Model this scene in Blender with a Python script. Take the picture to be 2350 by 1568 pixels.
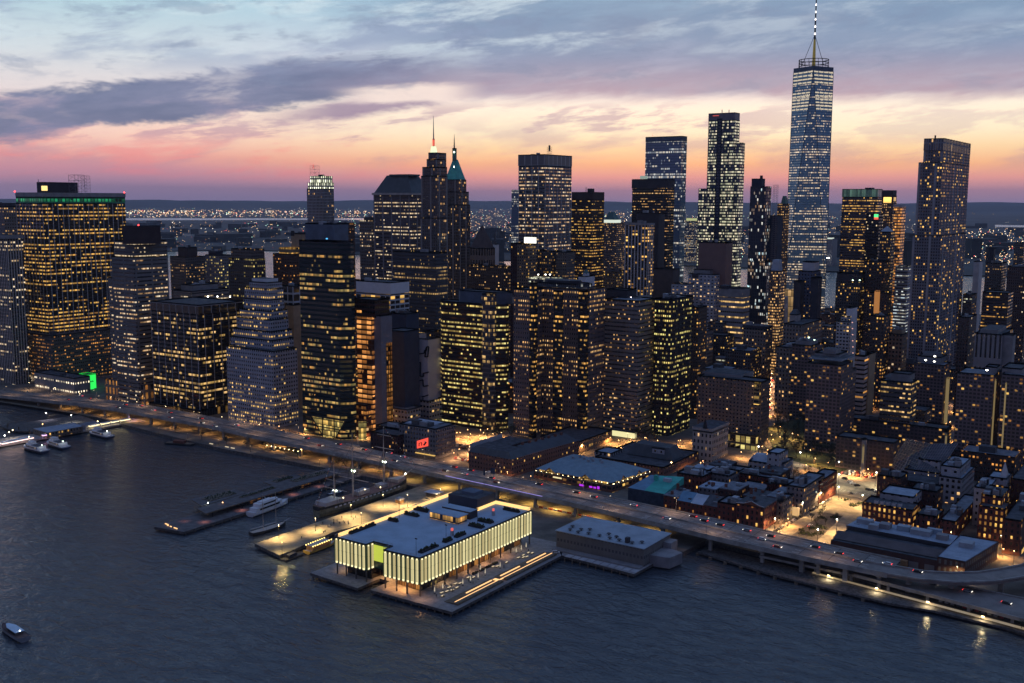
import bpy, math, random
from mathutils import Vector, Matrix
random.seed(7)
for o in list(bpy.data.objects): bpy.data.objects.remove(o)
SC=bpy.context.scene; COL=SC.collection
# ============ camera, exposure, world, sun ============
# world frame: metres, X runs along the shore (to the right), Y inland, Z up; origin at the corner of the pier hall
CAM=Vector((324.86,-391.11,200.3)); YAW=math.radians(124.561); PIT=math.radians(-7.6406); ROL=math.radians(.242)
fw=Vector((math.cos(YAW)*math.cos(PIT),math.sin(YAW)*math.cos(PIT),math.sin(PIT)))
rt=Vector((math.sin(YAW),-math.cos(YAW),0)); up=rt.cross(fw)
rt,up=(rt*math.cos(ROL)+up*math.sin(ROL)),(up*math.cos(ROL)-rt*math.sin(ROL))
cd=bpy.data.cameras.new('camera'); cam=bpy.data.objects.new('camera',cd); COL.objects.link(cam)
cam.matrix_world=Matrix.Translation(CAM)@Matrix((rt,up,-fw)).transposed().to_4x4()
cd.sensor_width=36; cd.lens=36*2415.2/2350; cd.clip_start=1; cd.clip_end=90000
SC.camera=cam
SC.view_settings.view_transform='Standard'; SC.view_settings.look='None'; SC.view_settings.exposure=0; SC.view_settings.gamma=1
SC.render.engine='CYCLES'
cy=SC.cycles; cy.use_denoising=True; cy.max_bounces=5; cy.diffuse_bounces=2; cy.glossy_bounces=3; cy.volume_bounces=0; cy.transparent_max_bounces=6
cy.sample_clamp_indirect=2.0; cy.sample_clamp_direct=0; cy.caustics_reflective=False; cy.caustics_refractive=False
try: cy.use_light_tree=True
except Exception: pass
def lin(c):
    c=[v/255 for v in c[:3]]
    return tuple((v/12.92 if v<=.04045 else ((v+.055)/1.055)**2.4) for v in c)
# ---- tiny node language
class S:
    T=None
    def __init__(s,k): s.k=k
    def _m(a,op,b=None,c=None):
        n=S.T.nodes.new('ShaderNodeMath'); n.operation=op
        for i,v in enumerate((a,b,c)):
            if v is None: continue
            if isinstance(v,S): S.T.links.new(v.k,n.inputs[i])
            else: n.inputs[i].default_value=v
        return S(n.outputs[0])
    def __add__(a,b): return a._m('ADD',b)
    def __radd__(a,b): return a._m('ADD',b)
    def __sub__(a,b): return a._m('SUBTRACT',b)
    def __rsub__(a,b): return S(val(b).k)._m('SUBTRACT',a)
    def __mul__(a,b): return a._m('MULTIPLY',b)
    def __rmul__(a,b): return a._m('MULTIPLY',b)
    def __truediv__(a,b): return a._m('DIVIDE',b)
    def lt(a,b): return a._m('LESS_THAN',b)
    def gt(a,b): return a._m('GREATER_THAN',b)
    def floor(a): return a._m('FLOOR')
    def fract(a): return a._m('FRACT')
    def abs(a): return a._m('ABSOLUTE')
    def max(a,b): return a._m('MAXIMUM',b)
    def min(a,b): return a._m('MINIMUM',b)
    def pow(a,b): return a._m('POWER',b)
    def ss(a,lo,hi,o0=0.,o1=1.):
        n=S.T.nodes.new('ShaderNodeMapRange'); n.interpolation_type='SMOOTHSTEP'
        S.T.links.new(a.k,n.inputs[0])
        for i,v in enumerate((lo,hi,o0,o1)): n.inputs[i+1].default_value=v
        return S(n.outputs[0])
def val(v):
    n=S.T.nodes.new('ShaderNodeValue'); n.outputs[0].default_value=v; return S(n.outputs[0])
def vec(x,y,z=0.):
    n=S.T.nodes.new('ShaderNodeCombineXYZ')
    for i,v in enumerate((x,y,z)):
        if isinstance(v,S): S.T.links.new(v.k,n.inputs[i])
        else: n.inputs[i].default_value=v
    return n.outputs[0]
def mix(f,a,b):
    n=S.T.nodes.new('ShaderNodeMix'); n.data_type='RGBA'
    for i,v in ((0,f),(6,a),(7,b)):
        if isinstance(v,S): v=v.k
        if isinstance(v,bpy.types.NodeSocket): S.T.links.new(v,n.inputs[i])
        elif i==0: n.inputs[0].default_value=v
        else: n.inputs[i].default_value=(*v[:3],1)
    return n.outputs[2]
def noise(v,scale,detail=4,rough=.5,dist=0.,dim='3D'):
    n=S.T.nodes.new('ShaderNodeTexNoise'); n.inputs['Scale'].default_value=scale; n.inputs['Detail'].default_value=detail
    n.inputs['Roughness'].default_value=rough; n.inputs['Distortion'].default_value=dist
    if v is not None: S.T.links.new(v,n.inputs['Vector'])
    return S(n.outputs[0])
def white(v):
    n=S.T.nodes.new('ShaderNodeTexWhiteNoise'); n.noise_dimensions='3D'; S.T.links.new(v,n.inputs['Vector']); return S(n.outputs['Value'])
def ramp(f,stops):
    n=S.T.nodes.new('ShaderNodeValToRGB'); e=n.color_ramp.elements
    while len(e)<len(stops): e.new(.5)
    for i,(p,c) in enumerate(stops): e[i].position=p; e[i].color=(*lin(c),1)
    S.T.links.new(f.k,n.inputs[0]); return n.outputs[0]
# ---- dusk sky
W=bpy.data.worlds.new('World'); SC.world=W; W.use_nodes=True
S.T=W.node_tree; S.T.nodes.clear()
tc=S.T.nodes.new('ShaderNodeTexCoord')
def dot(v):
    n=S.T.nodes.new('ShaderNodeVectorMath'); n.operation='DOT_PRODUCT'; S.T.links.new(tc.outputs['Generated'],n.inputs[0]); n.inputs[1].default_value=v
    return S(n.outputs['Value'])
F0=(math.cos(YAW),math.sin(YAW),0); R0=(math.sin(YAW),-math.cos(YAW),0)
dx,dy,dz=dot(R0),dot(F0),dot((0,0,1))
az=dx._m('ARCTAN2',dy)*57.2958; el=dz._m('ARCSINE')*57.2958
n1=noise(vec(az*.1,(el-az*.12)*.42,0.),1.,8,.62,.2)
n2=noise(vec(az*.17,(el-az*.1)*.8,4.3),1.,8,.64,.2)
n3=noise(vec(az*.26,el*.8,9.1),1.,8,.66,.3)
t=(el/24.).max(0.).min(1.)
base=ramp(t,[(0,(158,138,172)),(.025,(196,146,164)),(.052,(240,162,152)),(.08,(255,188,138)),(.115,(255,218,168)),(.15,(255,238,202)),(.2,(255,240,218)),(.24,(234,220,220)),(.31,(194,198,218)),(.4,(168,198,218)),(.47,(150,188,212)),(.7,(130,166,204)),(1,(100,134,182))])
lft=ramp(t,[(0,(146,128,164)),(.03,(170,136,164)),(.062,(208,146,160)),(.09,(238,166,158)),(.13,(250,206,188)),(.17,(248,218,204)),(.22,(226,214,214)),(.3,(206,214,220)),(.4,(176,204,216)),(.47,(146,180,204)),(.7,(114,148,186)),(1,(86,114,158))])
c=mix(az.ss(-22,1,1,0),base,lft)
# thin rose streaks low down
s=n2.ss(.47,.62)*el.ss(.7,1.6)*el.ss(2.6,4.2,1,0)
c=mix(s*.42*az.ss(-16,2,1,.1),c,lin((244,130,132)))
s=n2.ss(.5,.66,1,0)*n1.ss(.45,.6)*el.ss(1.2,2.2)*el.ss(3.2,5,1,0)
c=mix(s*.4,c,lin((160,128,160)))
s=n2.ss(.5,.6)*el.ss(2.6,3.4)*el.ss(4.6,5.4,1,0)*az.ss(8,18,1,.5)
c=mix(s*.6,c,lin((176,146,168)))
# the long slate bank rising from the left
cen=((az+25.5)*.155+3.85).min(6.4)
d=((el-cen)+(n3-.5)*2.2+(n1-.5)*1.).abs()
m=d.ss(.75,1.3,1,0)*az.ss(-6,-1.,1,0)*(n2+n3*.5).ss(.8,1.,1,.6)
c=mix(m*.93,c,mix(n2.ss(.35,.65),lin((82,102,140)),lin((114,124,158))))
m=((el-(4.05+(az+13)*.165))+(n3-.5)*1.1).abs().ss(.2,.6,1,0)*az.ss(-14,-9)*az.ss(-3,1,1,0)*.85
c=mix(m,c,lin((142,124,156)))
# broad mauve and blue cover over the upper right
cov=(el-(4.9-az*.008)+(n1-.5)*2.4).ss(-.1,.9)*el.ss(9.4,12.5,1,.35)*az.ss(-13,-1)*(n1+n2*.5).ss(.52,.78,.62,1.)
cc=mix(el.ss(5.0,8.2),lin((168,142,162)),lin((112,138,170)))
cc=mix(n2.ss(.42,.72)*.34,cc,lin((178,188,204)))
cc=mix(n1.ss(.3,.55,.55,0.),cc,lin((96,114,150)))
c=mix(cov*.88,c,cc)
m=((el-(5.55+(az+6)*.06))+(n2-.5)*1.).abs().ss(.25,.6,1,0)*az.ss(-10,-7)*az.ss(-4.,-1.,1,0)*.9
c=mix(m,c,lin((244,226,216)))
# wisps at the upper left
w=n1.ss(.46,.6)*el.ss(5.8,7.4)*az.ss(-4,3,1,0)
c=mix(w*.65,c,lin((140,156,186)))
w=n2.ss(.5,.66)*el.ss(6.5,8.5)*el.ss(16,40,1,.3)*az.ss(-2,12,1,.35)
c=mix(w*.65,c,lin((204,220,228)))
w=n3.ss(.5,.64)*el.ss(4.8,6.6)*el.ss(14,25,1,.2)
c=mix(w*.42,c,lin((118,136,166)))
# high sky and the darker east behind the viewer
c=mix(el.ss(20,70),c,lin((96,124,172)))
east=dy.ss(-.7,.55,1,0)*el.ss(50,85,1,.2)
c=mix(east*.9,c,lin((76,80,114)))
c=mix(el.ss(-3,-.4,1,0),c,lin((60,62,86)))
bg=S.T.nodes.new('ShaderNodeBackground'); S.T.links.new(c,bg.inputs[0]); bg.inputs[1].default_value=1.12
sk=S.T.nodes.new('ShaderNodeTexSky'); sk.sky_type='NISHITA'; sk.sun_disc=False; sk.sun_elevation=math.radians(.5); sk.sun_rotation=math.radians(90)-YAW+math.radians(8)
bg2=S.T.nodes.new('ShaderNodeBackground'); S.T.links.new(sk.outputs[0],bg2.inputs[0]); bg2.inputs[1].default_value=.01
ad=S.T.nodes.new('ShaderNodeAddShader'); S.T.links.new(bg.outputs[0],ad.inputs[0]); S.T.links.new(bg2.outputs[0],ad.inputs[1])
ow=S.T.nodes.new('ShaderNodeOutputWorld'); S.T.links.new(ad.outputs[0],ow.inputs[0])
sl=bpy.data.lights.new('rim_glow_sun','SUN'); sl.energy=.12; sl.angle=math.radians(18); sl.color=(1,.55,.4)  # faint sun added for rim glow, though the sun has set
so=bpy.data.objects.new('rim_glow_sun',sl); COL.objects.link(so)
so.rotation_euler=Vector((-F0[0]*.99+.0,-F0[1]*.99,-.1)).to_track_quat('-Z','Y').to_euler()

# ============ materials ============
MATS={}
def pmat(name,col,rough=.8,metal=0.,em=None,st=0.,var=.18,scale=.15,spec=.3):
    if name in MATS: return MATS[name]
    m=bpy.data.materials.new(name); m.use_nodes=True; MATS[name]=m
    S.T=m.node_tree; b=S.T.nodes['Principled BSDF']
    b.inputs['Roughness'].default_value=rough; b.inputs['Metallic'].default_value=metal; b.inputs['Specular IOR Level'].default_value=spec
    if var>0:
        g=S.T.nodes.new('ShaderNodeNewGeometry'); n=noise(g.outputs['Position'],scale,6,.65)
        S.T.links.new(mix(n.ss(.3,.7),tuple(v*(1-var) for v in col),tuple(min(1,v*(1+var)) for v in col)),b.inputs['Base Color'])
    else: b.inputs['Base Color'].default_value=(*col,1)
    if em:
        b.inputs['Emission Color'].default_value=(*em,1); b.inputs['Emission Strength'].default_value=st
        m.cycles.emission_sampling='NONE'
    return m
# façade shader: one node group, every building material is an instance of it
G=bpy.data.node_groups.new('facade','ShaderNodeTree')
def inp(n,t,d):
    s=G.interface.new_socket(n,in_out='INPUT',socket_type=t); s.default_value=d
for n,d in (('BayW',3.),('FloorH',3.8),('WinX',.6),('WinY',.5),('Lit',.3),('Clump',.5),('Strength',1.),('Seed',0.),('PierN',0.),('PierW',0.),('Run',6.),('GlassRough',.12),('Mullion',0.),('Blind',.35)): inp(n,'NodeSocketFloat',d)
for n in ('Wall','Glass','LitA','LitB','Pier'): inp(n,'NodeSocketColor',(1,1,1,1))
G.interface.new_socket('BSDF',in_out='OUTPUT',socket_type='NodeSocketShader')
S.T=G; gi=G.nodes.new('NodeGroupInput'); go=G.nodes.new('NodeGroupOutput')
I=lambda n:S(gi.outputs[n])
uvn=G.nodes.new('ShaderNodeUVMap'); sp=G.nodes.new('ShaderNodeSeparateXYZ'); G.links.new(uvn.outputs[0],sp.inputs[0])
u,v=S(sp.outputs[0]),S(sp.outputs[1])
cu=(u/I('BayW')); cv=(v/I('FloorH')); fu=cu.fract(); fv=cv.fract(); cu=cu.floor(); cv=cv.floor()
win=(fu-.5).abs().lt(I('WinX')*.5)*(fv-.52).abs().lt(I('WinY')*.5)
pier=(u/(I('BayW')*I('PierN').max(1.))).fract().lt(I('PierW'))
win=win*(1-pier) if False else win*pier._m('SUBTRACT',1.).abs()
mul=(fu-.5).abs().lt(I('Mullion')*.5)
win=win*mul._m('SUBTRACT',1.).abs()
sd=I('Seed')
rowr=white(vec(cv,sd,1.7)); runr=white(vec((cu/I('Run')+rowr*7.).floor(),cv,sd+5.)); cell=white(vec(cu,cv,sd+11.)); c2=white(vec(cu,cv,sd+23.)); c3=white(vec((cu/3.).floor(),cv,sd+31.))
zone=noise(vec(u*.02,v*.02,sd),1.,2,.5).ss(.3,.7,.55,1.45)
rowon=rowr.ss(.2,.8,.35,1.65)
full=rowr.gt(.87); thr=(runr.lt(I('Lit')*rowon*zone)*.86+.05).max(full*I('Lit').gt(.12)*.93)*(rowr.lt(.16)._m('SUBTRACT',1.).abs()*.95+.05)
one=I('Clump'); pr=thr*one+(I('Lit')*zone)*(one._m('SUBTRACT',1.)._m('ABSOLUTE'))
lit=cell.lt(pr)*win
br=c2.pow(2.2)*1.25+.22
blind=(fv-.52).gt((c3-.35)*.5)*I('Blind')*c3.gt(.35)
br=br*(blind._m('SUBTRACT',1.).abs())
# interior shading put into the window glow, dim low and bright towards the ceiling
br=br*fv.ss(.2,.75,.65,1.15)
gp=G.nodes.new('ShaderNodeNewGeometry')
wn=noise(gp.outputs['Position'],.06,5,.6); pier=pier.max(0.)
hn=noise(vec(u*.5,v*.06,sd),1.,4,.6)
wcol=mix(wn.ss(.25,.75)*.3,mix(pier,I('Wall'),I('Pier')),(.02,.02,.022))
wcol=mix(hn.ss(.4,.8)*.22,wcol,(.03,.028,.026))
b=G.nodes.new('ShaderNodeBsdfPrincipled')
G.links.new(mix(win,wcol,I('Glass')),b.inputs['Base Color'])
rg=win*(I('GlassRough')-.8)+.8
G.links.new(rg.k,b.inputs['Roughness'])
G.links.new((win*.6+.2).k,b.inputs['Specular IOR Level'])
G.links.new(mix((c3*.55+c2*.5).min(1.),I('LitA'),I('LitB')),b.inputs['Emission Color'])
G.links.new((lit*br*I('Strength')).k,b.inputs['Emission Strength'])
G.links.new(b.outputs[0],go.inputs[0])
SEED=[0]
WARM=(1,.45,.1);CREAM=(1,.61,.25);WHITE=(1,.82,.56);YEL=(1,.6,.14);COOL=(.72,.9,1.);GRN=(.95,.8,.28);ORA=(1,.34,.07)
def facade(name,bw,fh,wx,wy,lit,cl,wall,glass=(.012,.013,.018),A=WARM,B=CREAM,st=1.,pn=0,pw=0,run=6,gr=.12,mul=0,bl=.35,pc=None):
    m=bpy.data.materials.new(name); m.use_nodes=True; MATS[name]=m
    nt=m.node_tree; nt.nodes.clear(); g=nt.nodes.new('ShaderNodeGroup'); g.node_tree=G; o=nt.nodes.new('ShaderNodeOutputMaterial')
    nt.links.new(g.outputs[0],o.inputs[0]); SEED[0]+=1
    if .0<lit<.95 and cl>.3: lit*=.92; st*=.9; wy*=.82
    for k,x in (('BayW',bw),('FloorH',fh),('WinX',wx),('WinY',wy),('Lit',lit),('Clump',cl),('Strength',st),('Seed',SEED[0]*3.7),('PierN',pn),('PierW',pw),('Run',run),('GlassRough',gr),('Mullion',mul),('Blind',bl)): g.inputs[k].default_value=x
    for k,x in (('Wall',wall),('Glass',glass),('LitA',A),('LitB',B),('Pier',pc or wall)): g.inputs[k].default_value=(*x,1)
    m.cycles.emission_sampling='NONE'; m['bay']=bw
    return m
f=facade
BK=(.006,.006,.009)
f('ribs_white',3.2,3.9,1.,.55,.22,.7,(.07,.065,.065),A=CREAM,B=WHITE,pn=1,pw=.4,pc=(.55,.5,.48))
f('w55',1.55,3.9,.96,.5,.72,.85,(.035,.03,.032),(.006,.006,.008),A=WARM,B=YEL,st=.98,pn=4,pw=.15,run=5,pc=(.5,.48,.5))
f('w55low',2.3,3.9,.6,.42,.4,.5,(.17,.15,.14),A=ORA,B=WARM,st=.75,run=5)
f('green_band',4.4,6.5,.7,.5,1.,0,(.05,.32,.16),(.01,.03,.02),A=(.05,.9,.35),B=(.05,.8,.3),st=.28)
f('bands_grey',1.5,3.9,1.,.44,.3,.92,(.2,.2,.215),A=WARM,B=WHITE,st=.95,run=9,pn=12,pw=.1)
f('bands_grey2',1.5,3.9,1.,.44,.62,.9,(.16,.16,.175),A=CREAM,B=WHITE,st=.8,run=12)
f('arcade',5.5,9.,.45,.7,.75,0,(.3,.24,.2),A=ORA,B=WARM,st=.55)
f('punch_dim',2.7,3.5,.5,.45,.14,.4,(.13,.12,.125),A=WARM,B=CREAM)
f('punch_dim2',2.5,3.4,.5,.45,.2,.3,(.085,.085,.1),A=WARM,B=YEL)
f('punch_yel',2.8,3.6,.5,.5,.35,.5,(.22,.23,.26),A=YEL,B=GRN)
f('punch_yel2',3.,3.7,.5,.55,.42,.6,(.09,.085,.09),A=YEL,B=GRN,run=4)
f('punch_warm',3.,3.8,.5,.5,.25,.5,(.2,.19,.2),A=WARM,B=CREAM)
f('punch_warm2',2.8,3.6,.5,.5,.42,.45,(.12,.09,.085),A=WARM,B=CREAM,run=7)
f('punch_warm3',2.6,3.3,.45,.45,.24,.25,(.1,.075,.07),A=ORA,B=YEL,st=1.1)
f('punch_brown',2.6,3.6,.5,.5,.16,.4,(.1,.06,.05),A=ORA,B=WARM)
f('punch_brown2',2.4,3.4,.45,.6,.08,.4,(.12,.085,.085),A=WARM,B=WHITE)
f('punch_cream',2.7,3.7,.55,.5,.35,.7,(.14,.14,.16),A=WARM,B=WHITE,run=8)
f('punch_cream2',2.2,3.3,.6,.5,.75,.1,(.24,.19,.17),A=WARM,B=CREAM,st=1.2)
f('punch_tan',2.8,3.6,.45,.45,.22,.3,(.2,.16,.13),A=WARM,B=YEL)
f('punch_tan2',3.,4.,.55,.5,.06,.1,(.24,.16,.12),A=WARM,B=WHITE)
f('punch_stone',3.,3.9,.42,.5,.16,.3,(.24,.22,.22),A=WARM,B=CREAM)
f('punch_stone_lit',3.4,4.2,.4,.5,.12,.3,(.32,.24,.18),A=WARM,B=YEL)
f('punch_white',3.2,3.4,.6,.45,.22,.2,(.55,.56,.6),A=YEL,B=CREAM,st=1.2)
f('punch_white2',4.6,3.7,.45,.42,.2,.35,(.46,.5,.6),A=WARM,B=WHITE,st=1.2)
f('punch_blue',3.,3.6,.4,.4,.12,.2,(.1,.12,.19),A=WARM,B=YEL)
f('punch_grey_low',2.8,3.7,.42,.5,.07,.2,(.2,.2,.23),A=WARM,B=WHITE)
f('bands_cream',1.6,3.8,.95,.4,.5,.9,(.26,.24,.24),A=CREAM,B=WHITE,run=7,st=.8)
f('bands_cream2',1.6,3.9,.9,.42,.5,.88,(.11,.105,.13),A=CREAM,B=WHITE,run=9,pn=8,pw=.14,pc=(.25,.24,.27))
f('bands_cream3',2.2,3.8,.9,.42,.45,.8,(.14,.13,.14),A=YEL,B=CREAM,run=4)
f('bands_white',1.8,3.6,.92,.45,.85,.8,(.2,.19,.2),A=WHITE,B=(.9,1,.7),run=6)
f('bands_white2',2.,3.8,1.,.4,.7,.9,(.4,.42,.5),A=WHITE,B=COOL,run=12,st=.8)
f('bands_dim',1.8,3.7,1.,.4,.3,.9,(.12,.1,.11),A=YEL,B=WARM,run=8,st=.8)
f('bands_pale',40.,3.9,1.,.48,.1,.5,(.5,.42,.42),A=WARM,B=WARM)
f('grid_black',1.55,3.85,1.,.62,.24,.85,(.02,.02,.025),BK,A=YEL,B=CREAM,pn=6,pw=.09,run=5,gr=.08,pc=(.45,.44,.48))
f('grid_attic',1.55,9.5,1.,.86,0.,0,(.33,.325,.35),BK,pn=6,pw=.1)
f('glass_low',3.,10.,.92,.8,.16,.3,(.1,.1,.11),BK,A=WARM,B=YEL,st=.4)
f('wedding',2.75,3.55,.5,.55,.42,.8,(.4,.42,.5),A=CREAM,B=YEL,run=9,st=1.15)
f('green_glass',1.6,3.9,1.,.62,.4,.9,(.022,.035,.04),(.006,.014,.016),A=GRN,B=WARM,st=.62,run=14,gr=.06,bl=.5)
f('gold_band',1.6,12.,.85,.7,1.,0,(.3,.22,.12),A=WARM,B=YEL,st=.7)
f('white_frame',7.5,8.,.84,.78,.05,.3,(.5,.54,.62),BK,A=WARM)
f('ribs_bold',4.4,3.7,1.,.55,.34,.3,(.05,.05,.06),BK,pn=1,pw=.42,pc=(.6,.6,.64),A=WARM,B=YEL,st=1.1)
f('stone',2.4,3.6,.42,.6,.05,.1,(.3,.3,.33),A=WARM,B=CREAM)
f('crown_lit',3.2,9.,.5,.8,1.,0,(.5,.5,.4),A=(.95,1,.55),B=(1,1,.8),st=1.5,bl=0)
f('stone_dark',2.5,3.6,.42,.62,.09,.3,(.12,.11,.115),A=WARM,B=CREAM,pn=5,pw=.16,pc=(.3,.28,.29))
f('colonnade',4.2,22.,.5,.75,0,0,(.24,.2,.19),BK)
f('fine_dark',1.1,3.8,.5,.55,.2,.9,(.075,.08,.105),BK,A=YEL,B=CREAM,run=14,st=.9)
f('lib28',1.55,4.,.9,.48,.52,.85,(.15,.16,.19),(.015,.018,.028),A=WARM,B=WHITE,pn=6,pw=.1,run=6,st=1.,pc=(.5,.52,.56))
f('lib_attic',1.55,40.,1.,.94,0,0,(.3,.32,.36),(.1,.1,.13),pn=6,pw=.1,gr=.5,pc=(.5,.52,.56))
f('black_office',1.6,3.8,.9,.42,.42,.8,(.055,.04,.042),BK,A=WARM,B=YEL,run=5)
f('black_office2',1.7,3.8,.85,.4,.3,.9,(.03,.028,.035),BK,A=WARM,B=CREAM,run=6)
f('black_office3',1.7,3.8,.7,.5,.12,.5,(.03,.028,.033),BK,A=YEL,B=WHITE,run=4)
f('blue_glass',1.6,4.,.95,.7,.35,.9,(.14,.2,.3),(.1,.17,.27),A=COOL,B=WHITE,st=.6,run=10)
f('wtc4',1.6,4.1,1.,.78,.26,.88,(.12,.2,.32),(.1,.19,.32),A=COOL,B=WHITE,st=.75,run=9,gr=.05)
f('lit_far',2.5,4.2,.9,.5,.75,.6,(.1,.13,.2),(.03,.05,.09),A=COOL,B=YEL,st=.9)
f('wtc3',1.7,4.3,1.,.66,.86,.7,(.08,.1,.14),(.07,.11,.17),A=(.92,1,.62),B=WHITE,st=.95,pn=5,pw=.09,run=10,bl=.2)
f('spine_dark',9.,4.3,.5,.5,0,0,(.03,.04,.07),(.02,.04,.08))
f('dark_blue_tower',2.2,4.,.6,.8,.18,.3,(.025,.04,.07),(.015,.025,.05),A=WARM,B=(.6,.9,1),run=3)
f('lit_office',1.8,4.,.95,.45,.66,.8,(.1,.085,.11),A=WARM,B=YEL,run=7)
f('green_screen',3.,20.,.92,.9,1.,0,(.12,.2,.17),(.1,.2,.16),A=(.3,.6,.42),B=(.3,.55,.4),st=.18)
f('gold_portal',14.,13.,.7,.8,1.,0,(.05,.04,.05),A=YEL,B=YEL,st=1.3,bl=0)
f('orange_ribbon',2.2,4.,.9,.58,.95,.3,(.3,.2,.16),A=ORA,B=WARM,st=.95)
f('spruce',2.3,3.15,.55,.55,.13,.15,(.22,.22,.255),(.02,.02,.03),A=WARM,B=YEL,st=1.3,pn=7,pw=.12,pc=(.4,.4,.45))
f('spruce_attic',3.3,10.,.5,.85,.04,0,(.3,.31,.36),(.05,.05,.07),A=WARM)
f('ribs_conc',3.6,60.,.4,.86,.05,0,(.3,.29,.32),(.01,.01,.015))
f('balcony',3.,2.9,.66,.55,.1,.1,(.19,.15,.165),(.02,.015,.016),A=ORA,B=YEL,st=.75,gr=.7,bl=.7)
f('balcony_dim',3.,2.9,.66,.55,.2,.1,(.13,.1,.11),(.02,.015,.016),A=ORA,B=YEL,st=.75,gr=.7,bl=.7)
f('lit_rows',2.2,5.4,.92,.38,.9,.9,(.34,.33,.36),(.04,.035,.04),A=YEL,B=CREAM,run=16,st=1.05,bl=0)
f('gold_wall',4.,14.,.94,.95,1.,0,(.6,.4,.2),A=(1,.62,.25),B=(1,.6,.25),st=.75,bl=0)
f('ribs_oculus',2.,60.,.35,.9,0,0,(.75,.68,.65),(.2,.17,.17),gr=.6)
f('yellow_bands',1.6,3.85,.95,.46,.6,.86,(.05,.036,.038),BK,A=YEL,B=GRN,run=7,st=.98)
f('prow_glass',1.6,3.85,.96,.8,.35,.5,(.1,.11,.14),(.03,.035,.045),A=YEL,B=CREAM,run=2,st=.7)
f('seaport',2.25,3.85,.42,.5,.36,.86,(.17,.15,.165),BK,A=WARM,B=CREAM,run=8,st=1.1)
f('bay_glass',1.7,3.85,.9,.5,.3,.6,(.03,.028,.03),BK,A=YEL,B=WARM,run=5)
f('crown_glass',2.,4.,.85,.8,.12,.3,(.1,.13,.16),(.04,.05,.065),A=YEL,B=COOL,st=.5,gr=.2)
f('fine_bands',1.4,3.6,.88,.45,.12,.35,(.25,.235,.235),(.02,.02,.025),A=WARM,B=CREAM,run=3)
f('yellow_punch',4.3,3.95,.62,.48,.52,.55,(.04,.034,.036),BK,A=YEL,B=(1,.9,.3),run=5,mul=.0,st=1.05)
f('beige_slab',3.,3.05,.4,.42,.11,.05,(.2,.155,.14),A=WARM,B=CREAM,st=1.1)
f('yellow_ladder',12.,3.1,.85,.7,1.,0,(.4,.3,.15),A=YEL,B=YEL,st=1.25,bl=0)
f('yellow_shops',4.5,7.,.8,.75,.7,0,(.2,.15,.1),A=YEL,B=GRN,st=.8)
f('cream_punch',3.1,5.,.42,.5,.05,0,(.5,.45,.42),(.03,.03,.035),A=WARM,B=WHITE)
f('orange_floors',5.,4.2,.9,.66,.92,0,(.12,.06,.04),(.1,.04,.02),A=ORA,B=(1,.42,.12),st=.95,mul=0)
f('orange_cols',3.,3.9,.6,.8,.9,0,(.16,.12,.12),(.08,.03,.02),A=ORA,B=WARM,st=.8)
f('dark_red',3.,4.2,.85,.5,.06,.2,(.06,.028,.028),BK,A=ORA,B=WARM)
f('dark_red_low',3.,4.2,.8,.6,.3,.2,(.16,.06,.04),(.07,.025,.02),A=ORA,B=WARM,st=.5)
f('white_grid',6.2,4.6,.86,.66,.35,.3,(.55,.62,.72),(.02,.015,.016),A=WARM,B=YEL)
f('white_punch_low',3.6,4.4,.62,.5,.12,.6,(.42,.41,.43),BK,A=CREAM,B=YEL,run=9)
f('lamp_row',3.,9.,.35,.2,1.,0,(.3,.3,.32),A=WHITE,B=WHITE,st=2.5,bl=0)
f('brick_low',2.9,3.5,.34,.48,.09,.1,(.17,.055,.045),A=ORA,B=YEL,st=1.1)
f('brick_dark',3.,3.5,.34,.48,.03,.1,(.075,.04,.042),A=ORA,B=YEL)
f('brick_dark2',3.,3.6,.34,.5,.12,.1,(.1,.045,.042),A=ORA,B=YEL,st=1.1)
f('brick_lit',2.7,3.4,.32,.45,.2,.2,(.27,.13,.1),A=WARM,B=YEL)
f('brick_orange',3.1,3.7,.4,.58,.42,.3,(.18,.055,.045),A=ORA,B=YEL,st=1.15,run=3)
f('brick_orange2',3.1,3.7,.4,.58,.14,.1,(.16,.055,.048),A=ORA,B=YEL,st=1.1)
f('grey_low',3.,3.5,.36,.5,.09,.1,(.2,.19,.21),A=WARM,B=YEL,st=1.1)
f('white_low',3.6,4.,.5,.5,.08,.3,(.45,.42,.45),A=WARM,B=CREAM)
f('white_low2',5.,4.2,.3,.4,.03,0,(.42,.42,.47),A=WARM,B=CREAM)
f('canopy_base',5.,5.,.1,.8,.4,0,(.34,.3,.33),A=CREAM,B=WHITE)
f('market_brick',4.,3.6,.72,.6,.14,.5,(.2,.09,.07),A=WARM,B=YEL,st=.8)
f('shed_wall',2.2,5.,.55,.32,0,0,(.19,.18,.18),(.08,.08,.09))
f('ware_wall',8.,9.,.62,.5,0,0,(.12,.06,.055),(.2,.18,.18),gr=.7)
f('hall_base',6.4,6.6,.9,.85,.4,.6,(.05,.045,.045),(.02,.015,.012),A=ORA,B=WARM,st=.5,run=4,bl=0)
f('lobby_glass',2.2,4.4,.93,.86,1.,0,(.1,.1,.06),A=GRN,B=YEL,st=.75,bl=.15)
def P(n,c,r=.8,**k): return pmat(n,c,r,**k)
P('shed_end',(.25,.25,.27));P('conc',(.24,.24,.26));P('conc_light',(.42,.42,.45));P('core_conc',(.2,.2,.24),.9,var=.1);P('dark_plain',(.045,.045,.06));P('dark_plain2',(.08,.075,.09))
P('dark_brown',(.055,.042,.045));P('plain_mid',(.27,.27,.29));P('slab_blue',(.1,.13,.19));P('white_plain',(.62,.66,.74),var=.06);P('white_plain2',(.5,.5,.54),var=.1)
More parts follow.
